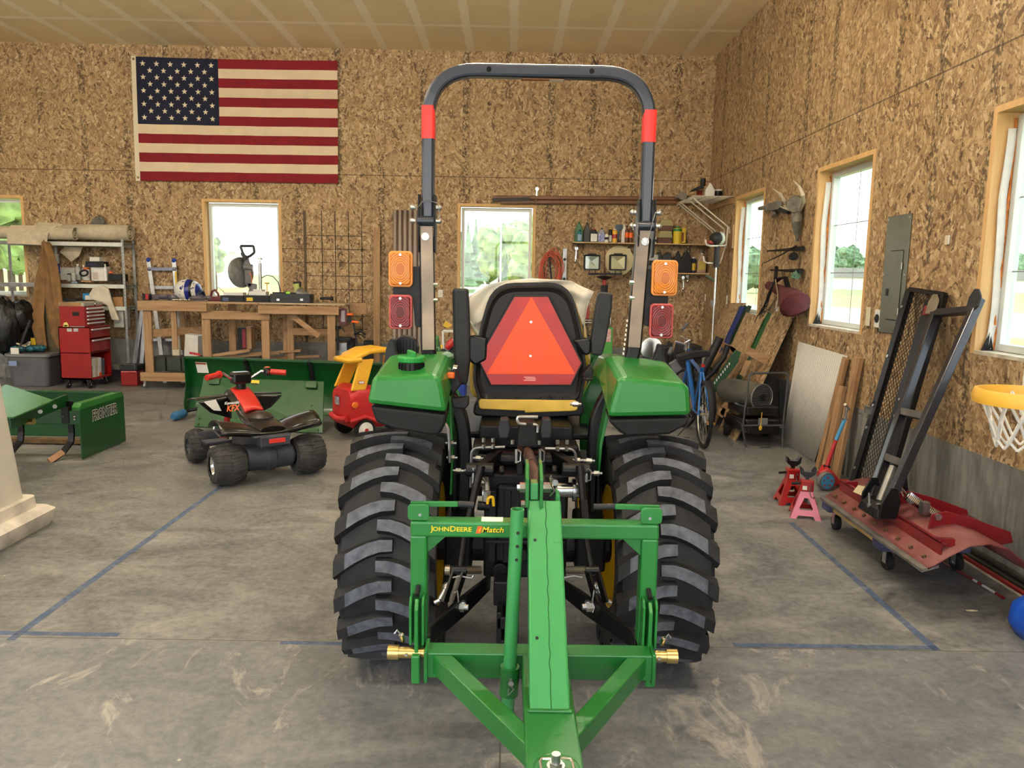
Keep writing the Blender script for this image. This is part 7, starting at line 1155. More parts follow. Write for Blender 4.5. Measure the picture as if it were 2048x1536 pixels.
b = B(); b.box(at(1345, 740, Y=9.4), at(1385, 690, Y=9.4)+V((0, .4, 0))); one('bin', 'black storage crate in the corner behind the bicycles', 'crate', b, mat('black crate', (32, 32, 34), .6), bev=.01); b = B(); b.box(at(1288, 735, Y=9.2), at(1340, 692, Y=9.2)+V((0, .4, 0))); one('mower_body', 'black machine body behind the right tractor fender', 'machine', b, blackm, bev=.03); b = B(); b.box(at(1384, 742, Y=9.9), at(1404, 692, Y=9.9)+V((0, .4, 0))); one('bin', 'grey plastic crate against the right wall behind the seat of the blue bike', 'crate', b, dgrey, bev=.01)
# ---------------------------------------------------------------- corrugated panel, boards, scooter
P = [at(1597, 683, X=XR-.02), at(1695, 712, X=XR-.02), at(1630, 908, X=XR-.07), at(1565, 862, X=XR-.07)]; P[2].z = P[3].z = .004; b = B(); b.grid(lambda u, v: P[0].lerp(P[1], u).lerp(P[3].lerp(P[2], u), v)+V((-.003*sin(u*2*pi*26), 0, 0)), 130, 1); b.m = [1 if i % 5 == 0 else 0 for i in range(130)]; one('ribbed_sheet', 'white ribbed plastic panel leaning on the right wall beside the heater', 'panel', b, [mat('white fluted plastic', (206, 205, 200), .4), mat('flute shade line', (158, 156, 150), .5)], solid=.002, smooth=True)  # some strips darker, the ribs' shading put into their colour
for k, (tp, bt_, w, lb) in enumerate((((1692, 716), (1637, 925), .07, 'leftmost narrow pine board leaning beside the white panel'), ((1718, 714), (1672, 930), .11, 'longest pine board leaning on the wall behind the scooter'), ((1690, 772), (1650, 945), .11, 'short pine board leaning in front of the longest one'))):
    p, q = at(*tp, X=XR-.03), at(*bt_, X=XR-.20); q = at(*bt_, Z=.0); q.x = min(q.x, XR-.12-.04*(k == 2)); q.y = at(*bt_, X=q.x).y; q.z = .002; p.x -= .02*(k == 2); b = B(); b.bar(p, q, w, .035, up=(1, 0, 0)); one('board', lb, 'board', b, woodz, bev=.003)
sc2 = thing('kick_scooter', 'small red and blue toddler scooter standing at the right wall', 'scooter', (2.6, 5.9, 0)); rs = mat('scooter red', (186, 42, 46), .4, 0, .06, 6); S = lambda x, y, Y=5.95: at(x, y, Y=Y)
wc = S(1652, 958); wc.z = .075; b = B(); b.lathe([(.045, -.02), (.07, -.022), (.076, 0), (.07, .022), (.045, .02)], wc, (.25, -1, 0), 28); w_ = mk('wheel', b, mat('grey rubber', (110, 108, 112), .6), sc2, smooth=True); b = B(); b.lathe([(0, .026), (.058, .024), (.06, .0)], wc, (.25, -1, 0), 24); fw2 = mk('wheel_face', b, mat('sky blue plastic', (76, 160, 214), .4), sc2, smooth=True)
b = B(); [b.box(wc+V((cos(a)*.035-.006, -.034, sin(a)*.035-.006)), wc+V((cos(a)*.035+.008, -.028, sin(a)*.035+.006))) for a in [k*2*pi/5+.3 for k in range(5)]]; mk('wheel_slot', b, rs, fw2)
b = B(); b.loft([[c+V((0, u, v)) for u, v in rrect(w, h, .02, 3)] for c, w, h in ((wc+V((-.03, .08, .03)), .06, .05), (wc+V((.03, .1, .04)), .14, .12), (wc+V((.08, .1, .0)), .14, .12), (wc+V((.14, .1, -.03)), .12, .03), (wc+V((.26, .1, -.035)), .11, .022))]); mk('deck', b, rs, sc2, smooth=45)
p0, p1, p2, p3 = wc+V((.04, .1, .09)), S(1672, 880, 6.05), S(1690, 838, 6.05), S(1694, 815, 6.05); b = B(); b.tube([p0, p1], [.02, .015], 10); mk('stem', b, rs, sc2, smooth=True); b = B(); b.cyl(p1, p2, .015); mk('stem_sleeve', b, mat('sky blue plastic', (76, 160, 214), .4), sc2, smooth=True); b = B(); b.cyl(p2, p3, .011); b.cyl(p3+V((-.03, -.03, .03)), p3+V((.03, .03, -.02)), .012); b.cyl(p2-V((.02, 0, 0)), p2+V((.02, 0, 0)), .012); mk('handle', b, chrome, sc2, smooth=True); b = B(); b.cyl(p0-V((0, 0, .012)), p0+V((.006, 0, .012)), .026); mk('collar', b, blackm, sc2)
# ---------------------------------------------------------------- jack stands
def jack(lb, cx, cy, pm, rz):
    t = thing('jack_stand', lb, 'jack stand', (cx, cy, 0), rz, group='jack stands', local=True); r_ = mat('jack stand red', (178, 24, 22), .3, 0, .06, 6, coat=.4); h = .19
    for k in range(4):
        R = rotz(k*pi/2); A = lambda u, z, e=0: R@V((u, -(.105-.065*z/h)+e, z))
        out = [(-.105, 0), (-.062, 0), (-.05, .022), (.05, .022), (.062, 0), (.105, 0), (.04, h), (-.04, h)]; hole = [(-.035, .06), (.035, .06), (.045, .072), (.022, .13), (.012, .14), (-.012, .14), (-.022, .13), (-.045, .072)]
        # sheet with a window: ring between the outline and the hole
        O = [(-.105, 0), (-.062, 0), (-.05, .022), (.05, .022), (.062, 0), (.105, 0), (.04, h), (-.04, h)]; I = [(-.045, .07), (-.038, .06), (-.03, .06), (.03, .06), (.038, .06), (.045, .07), (.014, .14), (-.014, .14)]
        b = B(); f = [A(u, z) for u, z in O]+[A(u, z) for u, z in I]+[A(u, z, .004) for u, z in O]+[A(u, z, .004) for u, z in I]; fs = []
        for i in range(8): j = (i+1) % 8; fs += [(i, j, 8+j, 8+i), (16+i, 24+i, 24+j, 16+j), (i, 16+i, 16+j, j), (8+i, 8+j, 24+j, 24+i)]
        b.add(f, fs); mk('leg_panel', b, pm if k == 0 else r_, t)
    b = B(); b.box((-.045, -.045, h-.01), (.045, .045, h+.075)); mk('collar', b, r_, t, bev=.01); b = B(); b.box((-.012, -.018, .1), (.012, .018, h+.12)); mk('ratchet_bar', b, bp, t)
    b = B(); b.prism([(-.055, .05), (-.048, .0), (-.02, -.022), (.02, -.022), (.048, 0), (.055, .05), (.042, .045), (.025, .018), (-.025, .018), (-.042, .045)], (0, .03, h+.115), (1, 0, 0), (0, 0, 1), .06); mk('saddle', b, bp, t, bev=.003); b = B(); b.box((-.03, -.0465, h+.005), (.0, -.0455, h+.035)); mk('label', b, paper, t)
    b = B(); b.tube([(.02, -.05, h+.05), (.03, -.052, h+.03), (.015, -.052, h+.028), (.02, -.054, h-.01), (.03, -.056, h-.045), (.05, -.06, h-.03), (.045, -.06, h-.05)], .0035, 6); mk('pin_chain', b, chrome, t, smooth=True); b = B(); b.cyl((-.045, 0, h+.04), (-.1, -.01, h+.035), .009); mk('lever', b, blackm, t, smooth=True)
    return t
jack('front jack stand with a pink front panel on the floor right of the tractor', 2.125, 5.28, mat('pink jack stand paint', (222, 128, 152), .45), -.30); jack('all-red jack stand standing behind the pink-fronted one', 2.14, 5.60, mat('jack stand red', (178, 24, 22), .3), -.12)  # front leg panel set in pink, the other panels in red
# ---------------------------------------------------------------- plough blade on a furniture dolly
dy = thing('dolly', 'wooden dolly with blue carpeted ends and black casters under the red plough', 'dolly', (2.38, 4.62, 0)); zd = .135
b = B(); [b.box((x, 4.22, zd), (x+.07, 5.02, zd+.022)) for x in (2.17, 2.56)]; mk('side_rail', b, mat('pale dolly wood', (214, 180, 122), .6, 0, .08, 8), dy, bev=.003)
cpt = mat('blue grey carpet', (84, 86, 124), .95, 0, .15, 30, .4, 80); 
for y in (4.20, 4.93): b = B(); b.box((2.14, y, zd-.01), (2.66, y+.12, zd+.045)); mk('carpeted_end', b, cpt, dy, bev=.012)
for x in (2.22, 2.62):
    for y in (4.27, 4.98): b = B(); b.cyl((x-.016, y, .05), (x+.016, y, .05), .05, n=20); c_ = mk('caster', b, rub, dy, smooth=True); b = B(); b.box((x-.024, y-.02, .04), (x-.019, y+.02, zd)); b.box((x+.019, y-.02, .04), (x+.024, y+.02, zd)); b.cyl((x-.026, y, .05), (x+.026, y, .05), .009); mk('caster_fork', b, steel, c_)
n = NT('dusty red enamel'); a = n.noise(n.tc, 3.2, 6, .65); f2 = n.noise(n.tc, 12, 5, .7); g_ = n.n('NewGeometry'); k = n.mix(n.math('MULTIPLY', n.sep(n.ramp(a.outputs['Fac'], [(.38, (0, 0, 0)), (.62, (1, 1, 1))]))[0], .55), (112, 34, 36), (150, 100, 92)); n.col(n.mix(n.math('MULTIPLY', f2.outputs['Fac'], .2), k, (168, 128, 118)), .55); dred = n.m; rdp = mat('plough red', (132, 20, 28), .4, 0, .1, 6, coat=.2)
pw = thing('plough_blade', 'dusty red plough blade lying curved side up on the dolly by the right wall', 'plough', (2.36, 4.3, zd+.045)); zb3 = zd+.047
# cross-section from the cutting edge (left) to the top edge (right); Y runs along the blade
cs = [(2.13, .225), (2.165, .245), (2.23, .29), (2.33, .345), (2.43, .358), (2.53, .33), (2.60, .275), (2.65, .215)]; Ya, Yb = 3.70, 4.98
b = B(); b.loft([[V((x+.0*(y-4), y, z)) for x, z in cs] for y in (Ya, Ya+.4, Yb-.4, Yb)], closed=False); mk('moldboard', b, dred, pw, solid=.008, smooth=True)
b = B(); b.box((2.10, Ya+.0, .205), (2.185, Yb-.0, .22)); b.v = [v+V((0, 0, (v.x-2.10)*.3)) for v in b.v]; mk('cutting_edge', b, mat('bare grey steel', (132, 128, 122), .5, .6, .2, 10), pw)
for k in range(9): b = B(); p = V((2.165, Ya+.10+k*.136, .248)); b.cyl(p, p+V((-.008, 0, .014)), .012, n=8); mk('bolt', b, mat('rusty bolt', (120, 92, 70), .6, .5), pw)
b = B(); b.box((2.21, Ya+.04, .28), (2.218, Yb-.03, .345)); b.box((2.21, Ya+.04, .338), (2.24, Yb-.03, .345)); mk('angle_rib', b, rdp, pw, bev=.002)
for y in (Ya+.06, Yb-.12): b = B(); b.box((2.215, y, .32), (2.29, y+.03, .36)); mk('rib_end', b, rdp, pw)
b = B(); P = [at(x, y, Z=.352) for x, y in ((1706, 985), (1716, 972), (1738, 976), (1741, 988), (1726, 994))]; b.hexa([p+V((0, 0, .004)) for p in P], [p+V((0, 0, .006)) for p in P]); mk('bare_patch', b, mat('pale putty', (206, 194, 160), .8), pw)
for x0 in (4.02, 4.42): b = B(); b.prism([(2.29, .32), (2.30, .41), (2.38, .43), (2.52, .395), (2.74, .32), (2.76, .26), (2.66, .24), (2.43, .355)], (0, x0, 0), (1, 0, 0), (0, 0, 1), .01); mk('pivot_plate', b, rdp, pw, bev=.003)
b = B(); b.box((2.66, 4.03, .25), (2.74, 4.44, .30)); mk('pivot_base', b, rdp, pw, bev=.01)
b = B(); p = V((2.335, 4.02, .40)); b.cyl(p, p+V((0, -.02, 0)), .018, n=12); mk('pivot_bolt', b, steel, pw, smooth=True); b = B(); b.box((2.30, 4.10, .38), (2.34, 4.14, .45)); mk('pivot_lug', b, steel, pw)
s0, s1 = at(1806, 986, Y=4.24), at(1902, 1052, Y=4.12); ds = (s1-s0); N_ = 26; xs, ys, dn = frame(ds); b = B(); b.tube([s0+ds*(.08+.78*k/(N_*8))+(xs*cos(2*pi*k/8)+ys*sin(2*pi*k/8))*.026 for k in range(N_*8)], .0045, 5); sp_ = mk('spring', b, chrome, pw, smooth=True); b = B(); b.tube([s0+ds*.09, s0+V((.0, 0, .02)), s0-ds*.05, s0+ds*.02-V((0, 0, .02))], .005, 6); b.tube([s0+ds*.86, s0+ds*.92+V((0, -.02, .02)), s0+ds*.98, s0+ds*.92+V((0, .02, -.02)), s0+ds*.87], .005, 6); b.cyl(s0+ds*.98, s1+ds*.15, .006); mk('spring_hook', b, chrome, sp_, smooth=True)
# black A-arm leaning to the wall
aa_ = thing('push_arm', 'black steel push frame standing on the red plough and leaning on the wall', 'frame', (2.35, 4.45, .34)); bs = mat('dark blue black paint', (30, 33, 42), .35, 0, .15, 6, coat=.3)
tl_, tr2 = at(1873, 620, X=2.80), at(1953, 612, X=2.80); bl_, br_ = at(1742, 1000, Z=.37), at(1772, 1018, Z=.37); br_ = br_
for p, q in ((tl_, bl_), (tr2+(tr2-br_).normalized()*.05, br_)): b = B(); b.bar(p, q, .05, .05, up=(-1, 0, .4)); mk('side_bar', b, bs, aa_, bev=.005)
for f in (.02, .56, .79): b = B(); b.bar(tl_.lerp(bl_, f), tr2.lerp(br_, f), .045, .045, up=(-1, 0, .4)); mk('cross_bar', b, bs if f < .5 else mat('scuffed grey bar', (88, 86, 80), .45, .2, .2, 10), aa_, bev=.004)
for c, m_ in ((tl_, mat('bare plate', (140, 130, 108), .5, .4, .1, 10)), (tr2, dgrey)): b = B(); b.prism([(-.02, -.03), (-.02, .05), (.01, .10), (.05, .10), (.09, .06), (.09, .0), (.06, -.03)], c+V((-.02, .05 if m_ != dgrey else .03, .0)), (0, -1, 0), (.2, 0, 1), .012); mk('ear_plate', b, m_, aa_, bev=.003)
c = (bl_+br_)/2; b = B(); b.loft([[c+V((u, w, -.05)) for u, w in rrect(.15, .24, .03, 3)], [c+V((u, w, -.0)) for u, w in rrect(.13, .2, .03, 3)], [c+V((u+.0, w, .03)) for u, w in rrect(.08, .14, .02, 3)]]); mk('pivot_head', b, black, aa_, bev=.006)
for p in (bl_, br_): b = B(); b.prism([(-.05, -.05), (.05, -.05), (.065, .05), (.04, .13), (.0, .13), (-.045, .04)], p+V((0, .03 if p == bl_ else -.022, 0)), (1, 0, 0), (0, 0, 1), .012); mk('cheek_plate', b, black, aa_, bev=.003)
b = B(); b.tube([bl_+V((-.03, -.03, .05)), c+V((-.06, -.02, .0)), br_+V((-.03, 0, .03))], .006, 6); b.cyl(c+V((-.07, -.02, .0)), c+V((-.055, -.02, .0)), .012); mk('latch_wire', b, galv, aa_, smooth=True)
b = B(); b.cyl(tl_.lerp(bl_, .82).lerp(tr2.lerp(br_, .82), .5), tl_.lerp(bl_, 1).lerp(tr2.lerp(br_, 1), .5), .022); mk('angle_cylinder', b, galv, aa_, smooth=True)
b = B(); b.tube(fillet([at(1790, 985, Y=4.5), at(1792, 955, Y=4.5), at(1808, 945, Y=4.5), at(1812, 985, Y=4.5)], .04), .016, 8); mk('hydraulic_hose', b, blackm, aa_, smooth=True)
# mesh loading ramp behind it
rp2 = thing('loading_ramp', 'black steel frame with diamond mesh leaning on the wall behind the push frame', 'ramp', (2.45, 5.1, 0)); tA, tB = V((2.85, 5.50, 1.60)), V((2.85, 5.06, 1.575)); lo = (at(1712, 950, X=2.50)-tA); lo = lo*((tA.z-.01)/-lo.z); bA, bB = tA+lo, tB+lo
nr = (tB-tA).cross(lo).normalized(); nr = nr if nr.x < 0 else -nr
for p, q, w in ((tA, bA, .07), (tB, bB, .05), (tA, tB, .05)): b = B(); b.bar(p, q, .03 if w < .07 else .065, .04, up=nr); mk('side_rail', b, black, rp2, bev=.003)
b = B(); b.bar(tA.lerp(tB, .72)+lo*.03+nr*.02, tA.lerp(tB, .72)+lo*.95+nr*.02, .012, .10, up=(0, 1, 0)); b.bar(tA.lerp(tB, .78)+lo*.1+nr*.03, tA.lerp(tB, .78)+lo*.95+nr*.03, .10, .01, up=nr); mk('mount_channel', b, black, rp2, bev=.003)
b = B(); u_ = tB-tA; nc = 11; L_ = lo.length; W_ = u_.length; k_ = L_/W_; 
for i in range(-int(nc*k_), nc): 
    for sgn in (1, -1):
        # strands running diagonally across the frame
        t0, t1 = 0, 1; a0 = i/nc; pts = []
        v0 = max(0, -a0/k_*1.0) if 0 else 0
        ua, va = (a0, 0) if a0 >= 0 else (0, -a0/k_*1.0)
        ln_ = min(1-ua, (1-va)*k_);
        if ln_ <= 0: continue
        ub, vb = ua+ln_, va+ln_/k_
        if sgn < 0: ua, ub = 1-ua, 1-ub
        b.cyl(tA+u_*ua+lo*va, tA+u_*ub+lo*vb, .0022, n=4, cap=False)
mk('mesh', b, black, rp2)
for f in (.08, .3, .52, .62, .8): 
    b = B(); p = tA+lo*f+nr*.022; b.cyl(p, p+nr*.006, .011, n=10); mk('rivet', b, steel, rp2)
for f in (.45, .52, .58, .66): b = B(); p = tA.lerp(tB, .76)+lo*f+nr*.036; b.cyl(p, p+nr*.004, .009, n=10); b.cyl(p+u_*.09, p+u_*.09+nr*.004, .009, n=10); mk('rivet', b, chrome, rp2)
b = B(); p = tA.lerp(tB, .76)+lo*.555+nr*.036; P = [p+u_*a+lo*c for a, c in ((.03, -.05), (.13, -.05), (.13, .05), (.03, .05))]; b.hexa(P, [q+nr*.003 for q in P]); mk('name_plate', b, mat('embossed plate', (96, 92, 84), .5, .3, 0, 60, col2=(40, 38, 36)), rp2)
b = B(); P = [tA+lo*f for f in ()]; p = tA.lerp(tB, .8)+lo*.055+nr*.03; b.bar(p, p+lo*.04, .09, .012, up=nr); mk('red_patch', b, rdp, rp2)
b = B(); p = tA+lo*.545; b.box(p+V((-.03, .0, -.02)), p+V((.0, .10, .03))); b.tube([p+V((-.01, .05, .03)), p+V((-.02, .04, .08)), p+V((-.01, .06, .09))], .004, 6); b.tube([p+V((-.01, .05, -.02)), p+V((-.03, .07, -.06)), p+V((-.01, .04, -.07)), p+V((0, .08, -.05))], .004, 6); mk('hitch_pin', b, steel, rp2)
# pipes along the foot of the wall, striped rod
for k, (x, r_, m_, z, lb) in enumerate(((2.875, .014, mat('brown angle', (70, 64, 54), .6, .3), .03, 'dark brown bar lying closest against the right wall'), (2.842, .010, blackm, .012, 'black pipe lying second from the right wall'), (2.812, .013, mat('olive pipe', (60, 62, 48), .5, .3), .016, 'olive pipe lying third from the right wall'), (2.778, .012, mat('long red bar', (150, 44, 42), .5), .014, 'long red bar lying farthest from the right wall'))):
    b = B(); b.bar((x, 5.2-.1*k, z), (x, 2.2, z), r_*1.7, r_*2); one('long_bar', lb, 'bar', b, m_, bev=.004)
b = B(); b.bar((2.755, 4.7, .006), (2.755, 2.4, .006), .008, .01); one('cream_strip', 'thin cream strip lying along the long red bar', 'strip', b, cream)
rd2 = thing('marker_rod', 'red and white striped marker rod lying on the floor near the wall', 'rod', (2.65, 4.1, 0)); p, q = at(1905, 1135, Z=.008), at(2008, 1196, Z=.008); p = p+(p-q)*.5
for a, c, m_ in ((0, .62, rdp), (.62, .68, white), (.68, .74, rdp), (.74, .9, white), (.9, 1, rdp)): b = B(); b.cyl(p.lerp(q, a), p.lerp(q, c), .007, n=8); mk('band', b, m_, rd2, smooth=True)
b = B(); b.ball(at(1944, 1221, Z=.004), .022, 10, (1.5, .5, .12)); one('wood_chip', 'pale wood chip lying on the floor right of centre', 'chip', b, cream, smooth=True)
# ---------------------------------------------------------------- toddler basketball hoop
hp_ = thing('basketball_hoop', 'yellow toy basketball rim with white net at the right picture edge', 'basketball hoop', (2.55, 3.3, 0)); yh = mat('hoop yellow', (240, 188, 70), .4, 0, .04, 5); hc = V((1.975, 2.9, 1.225)); b = B(); b.lathe([(.172, -.028), (.176, .0), (.168, .024), (.155, .026), (.150, .0), (.150, -.028), (.172, -.028)], hc, (0, 0, 1), 48, cap=False); mk('rim', b, yh, hp_, smooth=True)
b = B()
for k in range(10):
    a = k*2*pi/10; a2 = a+pi/10; a3 = a-pi/10; R_ = lambda an, r, z: hc+V((r*cos(an), r*sin(an), z)); b.tube([R_(a, .150, 0), R_(a2, .11, -.09), R_(a2+pi/10, .085, -.17), R_(a2+pi/5, .075, -.20)], .0055, 6); b.tube([R_(a, .150, 0), R_(a3, .11, -.09), R_(a3-pi/10, .085, -.17), R_(a3-pi/5, .075, -.20)], .0055, 6)
mk('net', b, white, hp_, smooth=True)
b = B(); b.box((2.16, 2.6, 1.1), (2.19, 3.2, 1.6)); mk('backboard', b, white, hp_, bev=.01); b = B(); b.box((2.10, 2.86, 1.2), (2.17, 2.94, 1.24)); mk('rim_bracket', b, yh, hp_); b = B(); b.tube([(2.19, 2.9, 1.3), (2.4, 2.95, 1.25), (2.62, 3.25, 1.0), (2.64, 3.3, .1)], .03, 12); mk('pole', b, blackm, hp_, smooth=True)
b = B(); b.loft([[V((2.66+u, 3.32+w, z)) for u, w in rrect(.5-s_*2, .55-s_*2, .16-s_, 5)] for z, s_ in ((.0, .03), (.05, 0), (.13, .01), (.17, .05))]); mk('base', b, mat('bright blue plastic', (20, 84, 200), .35), hp_, smooth=60)
# ================================================================ shelves and wall goods behind the tractor
YS = 11.26; Sx0, Sx1 = at(1147, 488, Y=YS).x, 2.88; zS1 = at(1300, 486, Y=YS).z; zS2 = at(1330, 545, Y=YS).z
shm = mat('pale shelf board', (196, 164, 120), .7, 0, .08, 6)
for nm, x0, z, lb in (('shelf', Sx0, zS1, 'upper long pine wall shelf full of bottles on the back wall'), ('shelf', at(1272, 545, Y=YS).x, zS2, 'lower pine wall shelf with black jugs on the back wall')):
    t = thing(nm, lb, 'shelf', ((x0+Sx1)/2, 11.4, z)); x1 = Sx1 if z == zS1 else at(1425, 546, Y=YS).x; b = B(); b.box((x0, YS, z-.018), (x1, YB-.001, z)); mk('board', b, shm, t, bev=.002)
    for f in (.03, .5, .97): b = B(); x = x0+(x1-x0)*f; b.prism([(0, 0), (-.2, 0), (0, -.18)], (x, 11.495, z-.018), (0, 1, 0), (0, 0, 1), .004); mk('bracket', b, galv, t)
gB = mat('green jug', (20, 96, 52), .35, 0, .1, 6); kB = mat('charcoal jug', (52, 52, 54), .45); lilac = mat('silver grey bottle', (150, 150, 156), .4); teal = mat('teal bottle', (28, 120, 140), .4)
G1 = 'bottles on the upper wall shelf'
for (px, yt, w, m, st, cm, lm, lab, lb, Y) in (
    (1157, 446, 17, gB, 'jug2', gB, None, (.1, .5), 'tall green jug, leftmost on the upper shelf', 11.38), (1159, 462, 9, teal, 'round', blackm, lblue, (.1, .6), 'small teal spray bottle in front of the green jug', 11.28),
    (1173, 446, 13, kB, 'jug2', kB, None, (.1, .5), 'charcoal grey jug right of the green jug', 11.38), (1187, 459, 16, blackm, 'jug', red, white, (.05, .62), 'black oil bottle with white label on the upper shelf', 11.36), (1202, 457, 14, lilac, 'jug', navy, mat('white and blue label', (190, 196, 226), .6, 0, 0, 40, col2=(60, 76, 170)), (.05, .6), 'silver grey oil bottle with blue and white label on the upper shelf', 11.34),
    (1213, 469, 8, wcard, 'can', white, dgrey, (.3, .6), 'short white and dark can in front of the yellow-capped can', 11.30), (1220, 457, 7, dgrey, 'can', ylw, wcard, (.05, .5), 'slim spray can with yellow cap on the upper shelf', 11.36), (1229, 459, 10, mat('yellow can', (224, 172, 40), .4), 'can', wcard, red, (.3, .6), 'yellow and red spray can on the upper shelf', 11.32),
    (1247, 449, 10, white, 'jug2', white, None, (.1, .5), 'tall white bottle right of the blue rag on the upper shelf', 11.38), (1253, 452, 8, mat('brown bottle', (96, 56, 34), .4), 'round', blackm, orange, (.3, .6), 'left of two brown bottles with orange labels on the upper shelf', 11.3), (1261, 453, 8, mat('brown bottle', (96, 56, 34), .4), 'round', blackm, orange, (.3, .6), 'right of two brown bottles with orange labels on the upper shelf', 11.3),
    (1308, 474, 10, white, 'jar', white, dgrey, (.2, .6), 'small white tub left of the lidded boxes on the upper shelf', 11.35)):
    bottle('bottle', lb, 'bottle', px, yt, 486, w, Y, m, st, cm, lm, zb=zS1+.001, lab=lab)
b = B(); P = [at(x, y, Y=11.44) for x, y in ((1230, 462), (1232, 450), (1244, 448), (1247, 455), (1238, 463), (1238, 485), (1232, 485))]; b.hexa(P, [p+V((0, .03, 0)) for p in P]); one('rag', 'slate blue rag hung over bottles on the upper shelf', 'rag', b, mat('slate cloth', (84, 106, 122), .9), bev=.005)
for k, (x0, x1, yt, yb, Y) in enumerate(((1319, 1346, 440, 461, 11.33), (1317, 1345, 462, 486, 11.31))):
    t = thing('lidded_box', ['brown box with olive lid stacked on top on the upper shelf', 'brown box with olive lid directly on the upper shelf'][k], 'box', at((x0+x1)/2, yb, Y=Y)); p, q = at(x0, yb, Y=Y), at(x1, yt, Y=Y); zm = p.z+(q.z-p.z)*.45; z0 = zS1+.001 if k else p.z; b = B(); b.box((p.x, Y, z0), (q.x, Y+.14, zm)); mk('box', b, brown, t, bev=.004); b = B(); b.prism([(p.x-.008, zm), (q.x+.008, zm), (q.x-.02, q.z), (p.x+.02, q.z)], (0, Y+.15, 0), (1, 0, 0), (0, 0, 1), .16); mk('lid', b, mat('olive lid', (158, 150, 104), .6), t, bev=.004)
bottle('plant_food', 'yellow shaker with green lid on the upper shelf', 'shaker', 1354, 452, 486, 17, 11.34, mat('yellow shaker', (214, 188, 40), .5), 'can', mat('green lid', (20, 120, 54), .5), mat('green lid', (20, 120, 54), .5), zb=zS1+.001, lab=(.72, .86)); carton('box', 'narrow yellow and brown carton right of the shaker on the upper shelf', 'box', 1363, 1371, 456, 486, 11.34, .08, ylw, panel=(0, .5, .1, .7), pm=mat('brown print', (130, 70, 50), .6))
for (px, yt, w, m, st, cm, lm, lb) in ((1316, 500, 16, bagm, 'jug', None, None, 'dark blue black bag-like jug, leftmost on the lower shelf'), (1333, 500, 20, bagm, 'jug', None, None, 'wide black jug behind the right amber lamp'), (1354, 502, 17, blackm, 'jug2', blackm, None, 'black jug second from the right on the lower shelf'), (1371, 500, 22, blackm, 'jug2', blackm, None, 'large black jug, rightmost of the black ones'), (1386, 513, 9, navy, 'can', wcard, ylw, 'blue and yellow spray can on the lower shelf'), (1402, 505, 17, mat('clear jug', (180, 150, 130), .3, alpha=.85), 'jug2', white, mat('yellow print', (190, 170, 80), .6), 'clear jug of reddish fluid at the right end of the lower shelf')):
    bottle('jug' if w > 10 else 'spray_can', lb, 'jug' if w > 10 else 'spray can', px, yt, 545, w, 11.36, m, st, cm, lm, zb=zS2+.001)
carton('tub', 'clear tub with white lid on the lower shelf behind the right post', 'tub', 1296, 1316, 509, 521, 11.3, .15, clr2); carton('drill_case', 'black case under the clear tub on the lower shelf', 'case', 1292, 1314, 522, 544.5, 11.3, .18, blackm, panel=(.2, .6, .3, .6), pm=grey)
# hooks, wrenches
def wrench(px, y0, y1, lb, Y=11.46):
    b = B(); p, q = at(px, y0, Y=Y), at(px+(1 if px > 1300 else -2), y1, Y=Y); b.bar(p, q, .016, .008, up=(0, 1, 0)); b.lathe([(.010, 0), (.024, 0), (.024, .01), (.010, .01)], p, (0, -1, 0), 12); b.ball(q, .022, 8, (1, .4, 1.2)); one('wrench', lb, 'wrench', b, chrome, smooth=True)
wrench(1153, 497, 522, 'chrome combination wrench hanging under the left end of the upper shelf'); wrench(1258, 500, 523, 'chrome wrench hanging beside the right work lamp'); wrench(1366, 555, 578, 'chrome wrench hanging under the lower shelf, left of the short one'); wrench(1375, 553, 562, 'short chrome hook under the lower shelf'); wrench(1074, 378, 406, 'chrome bracket holding the long boards above the middle back window'); wrench(1321, 381, 404, 'chrome bracket holding the long boards right of the roll bar'); wrench(1376, 492, 502, 'small chrome hook between the two shelves')
# long boards on brackets, paddle head
for k, (y0, y1) in enumerate(((392, 396), (401, 404))): b = B(); b.bar(at(985 if k == 0 else 1000, y0+3, Y=11.44), at(1395, y1+1, Y=11.44), .03, .055); one('oar', ['upper', 'lower'][k]+' long brown wooden oar lying on the wall brackets', 'oar', b, mat('varnished brown wood', (112, 72, 42), .5, 0, .2, 4), bev=.01)
b = B(); p = at(1364, 392, Y=11.3); b.cyl(p, p+V((0, -.05, 0)), .06, n=20); b.cyl(p, at(1388, 398, Y=11.35), .025); b.cyl(p, at(1352, 394, Y=11.4), .02); one('air_horn', 'round grey lamp head lying at the right end of the oars', 'lamp', b, mat('warm grey plastic', (130, 122, 112), .6), smooth=True)
b = B(); b.bar(at(985, 400, Y=11.43), at(1060, 398, Y=11.43), .02, .05); one('dark_bar', 'sooty dark bar above the middle back window', 'bar', b, mat('sooty iron', (60, 56, 54), .7), bev=.004)
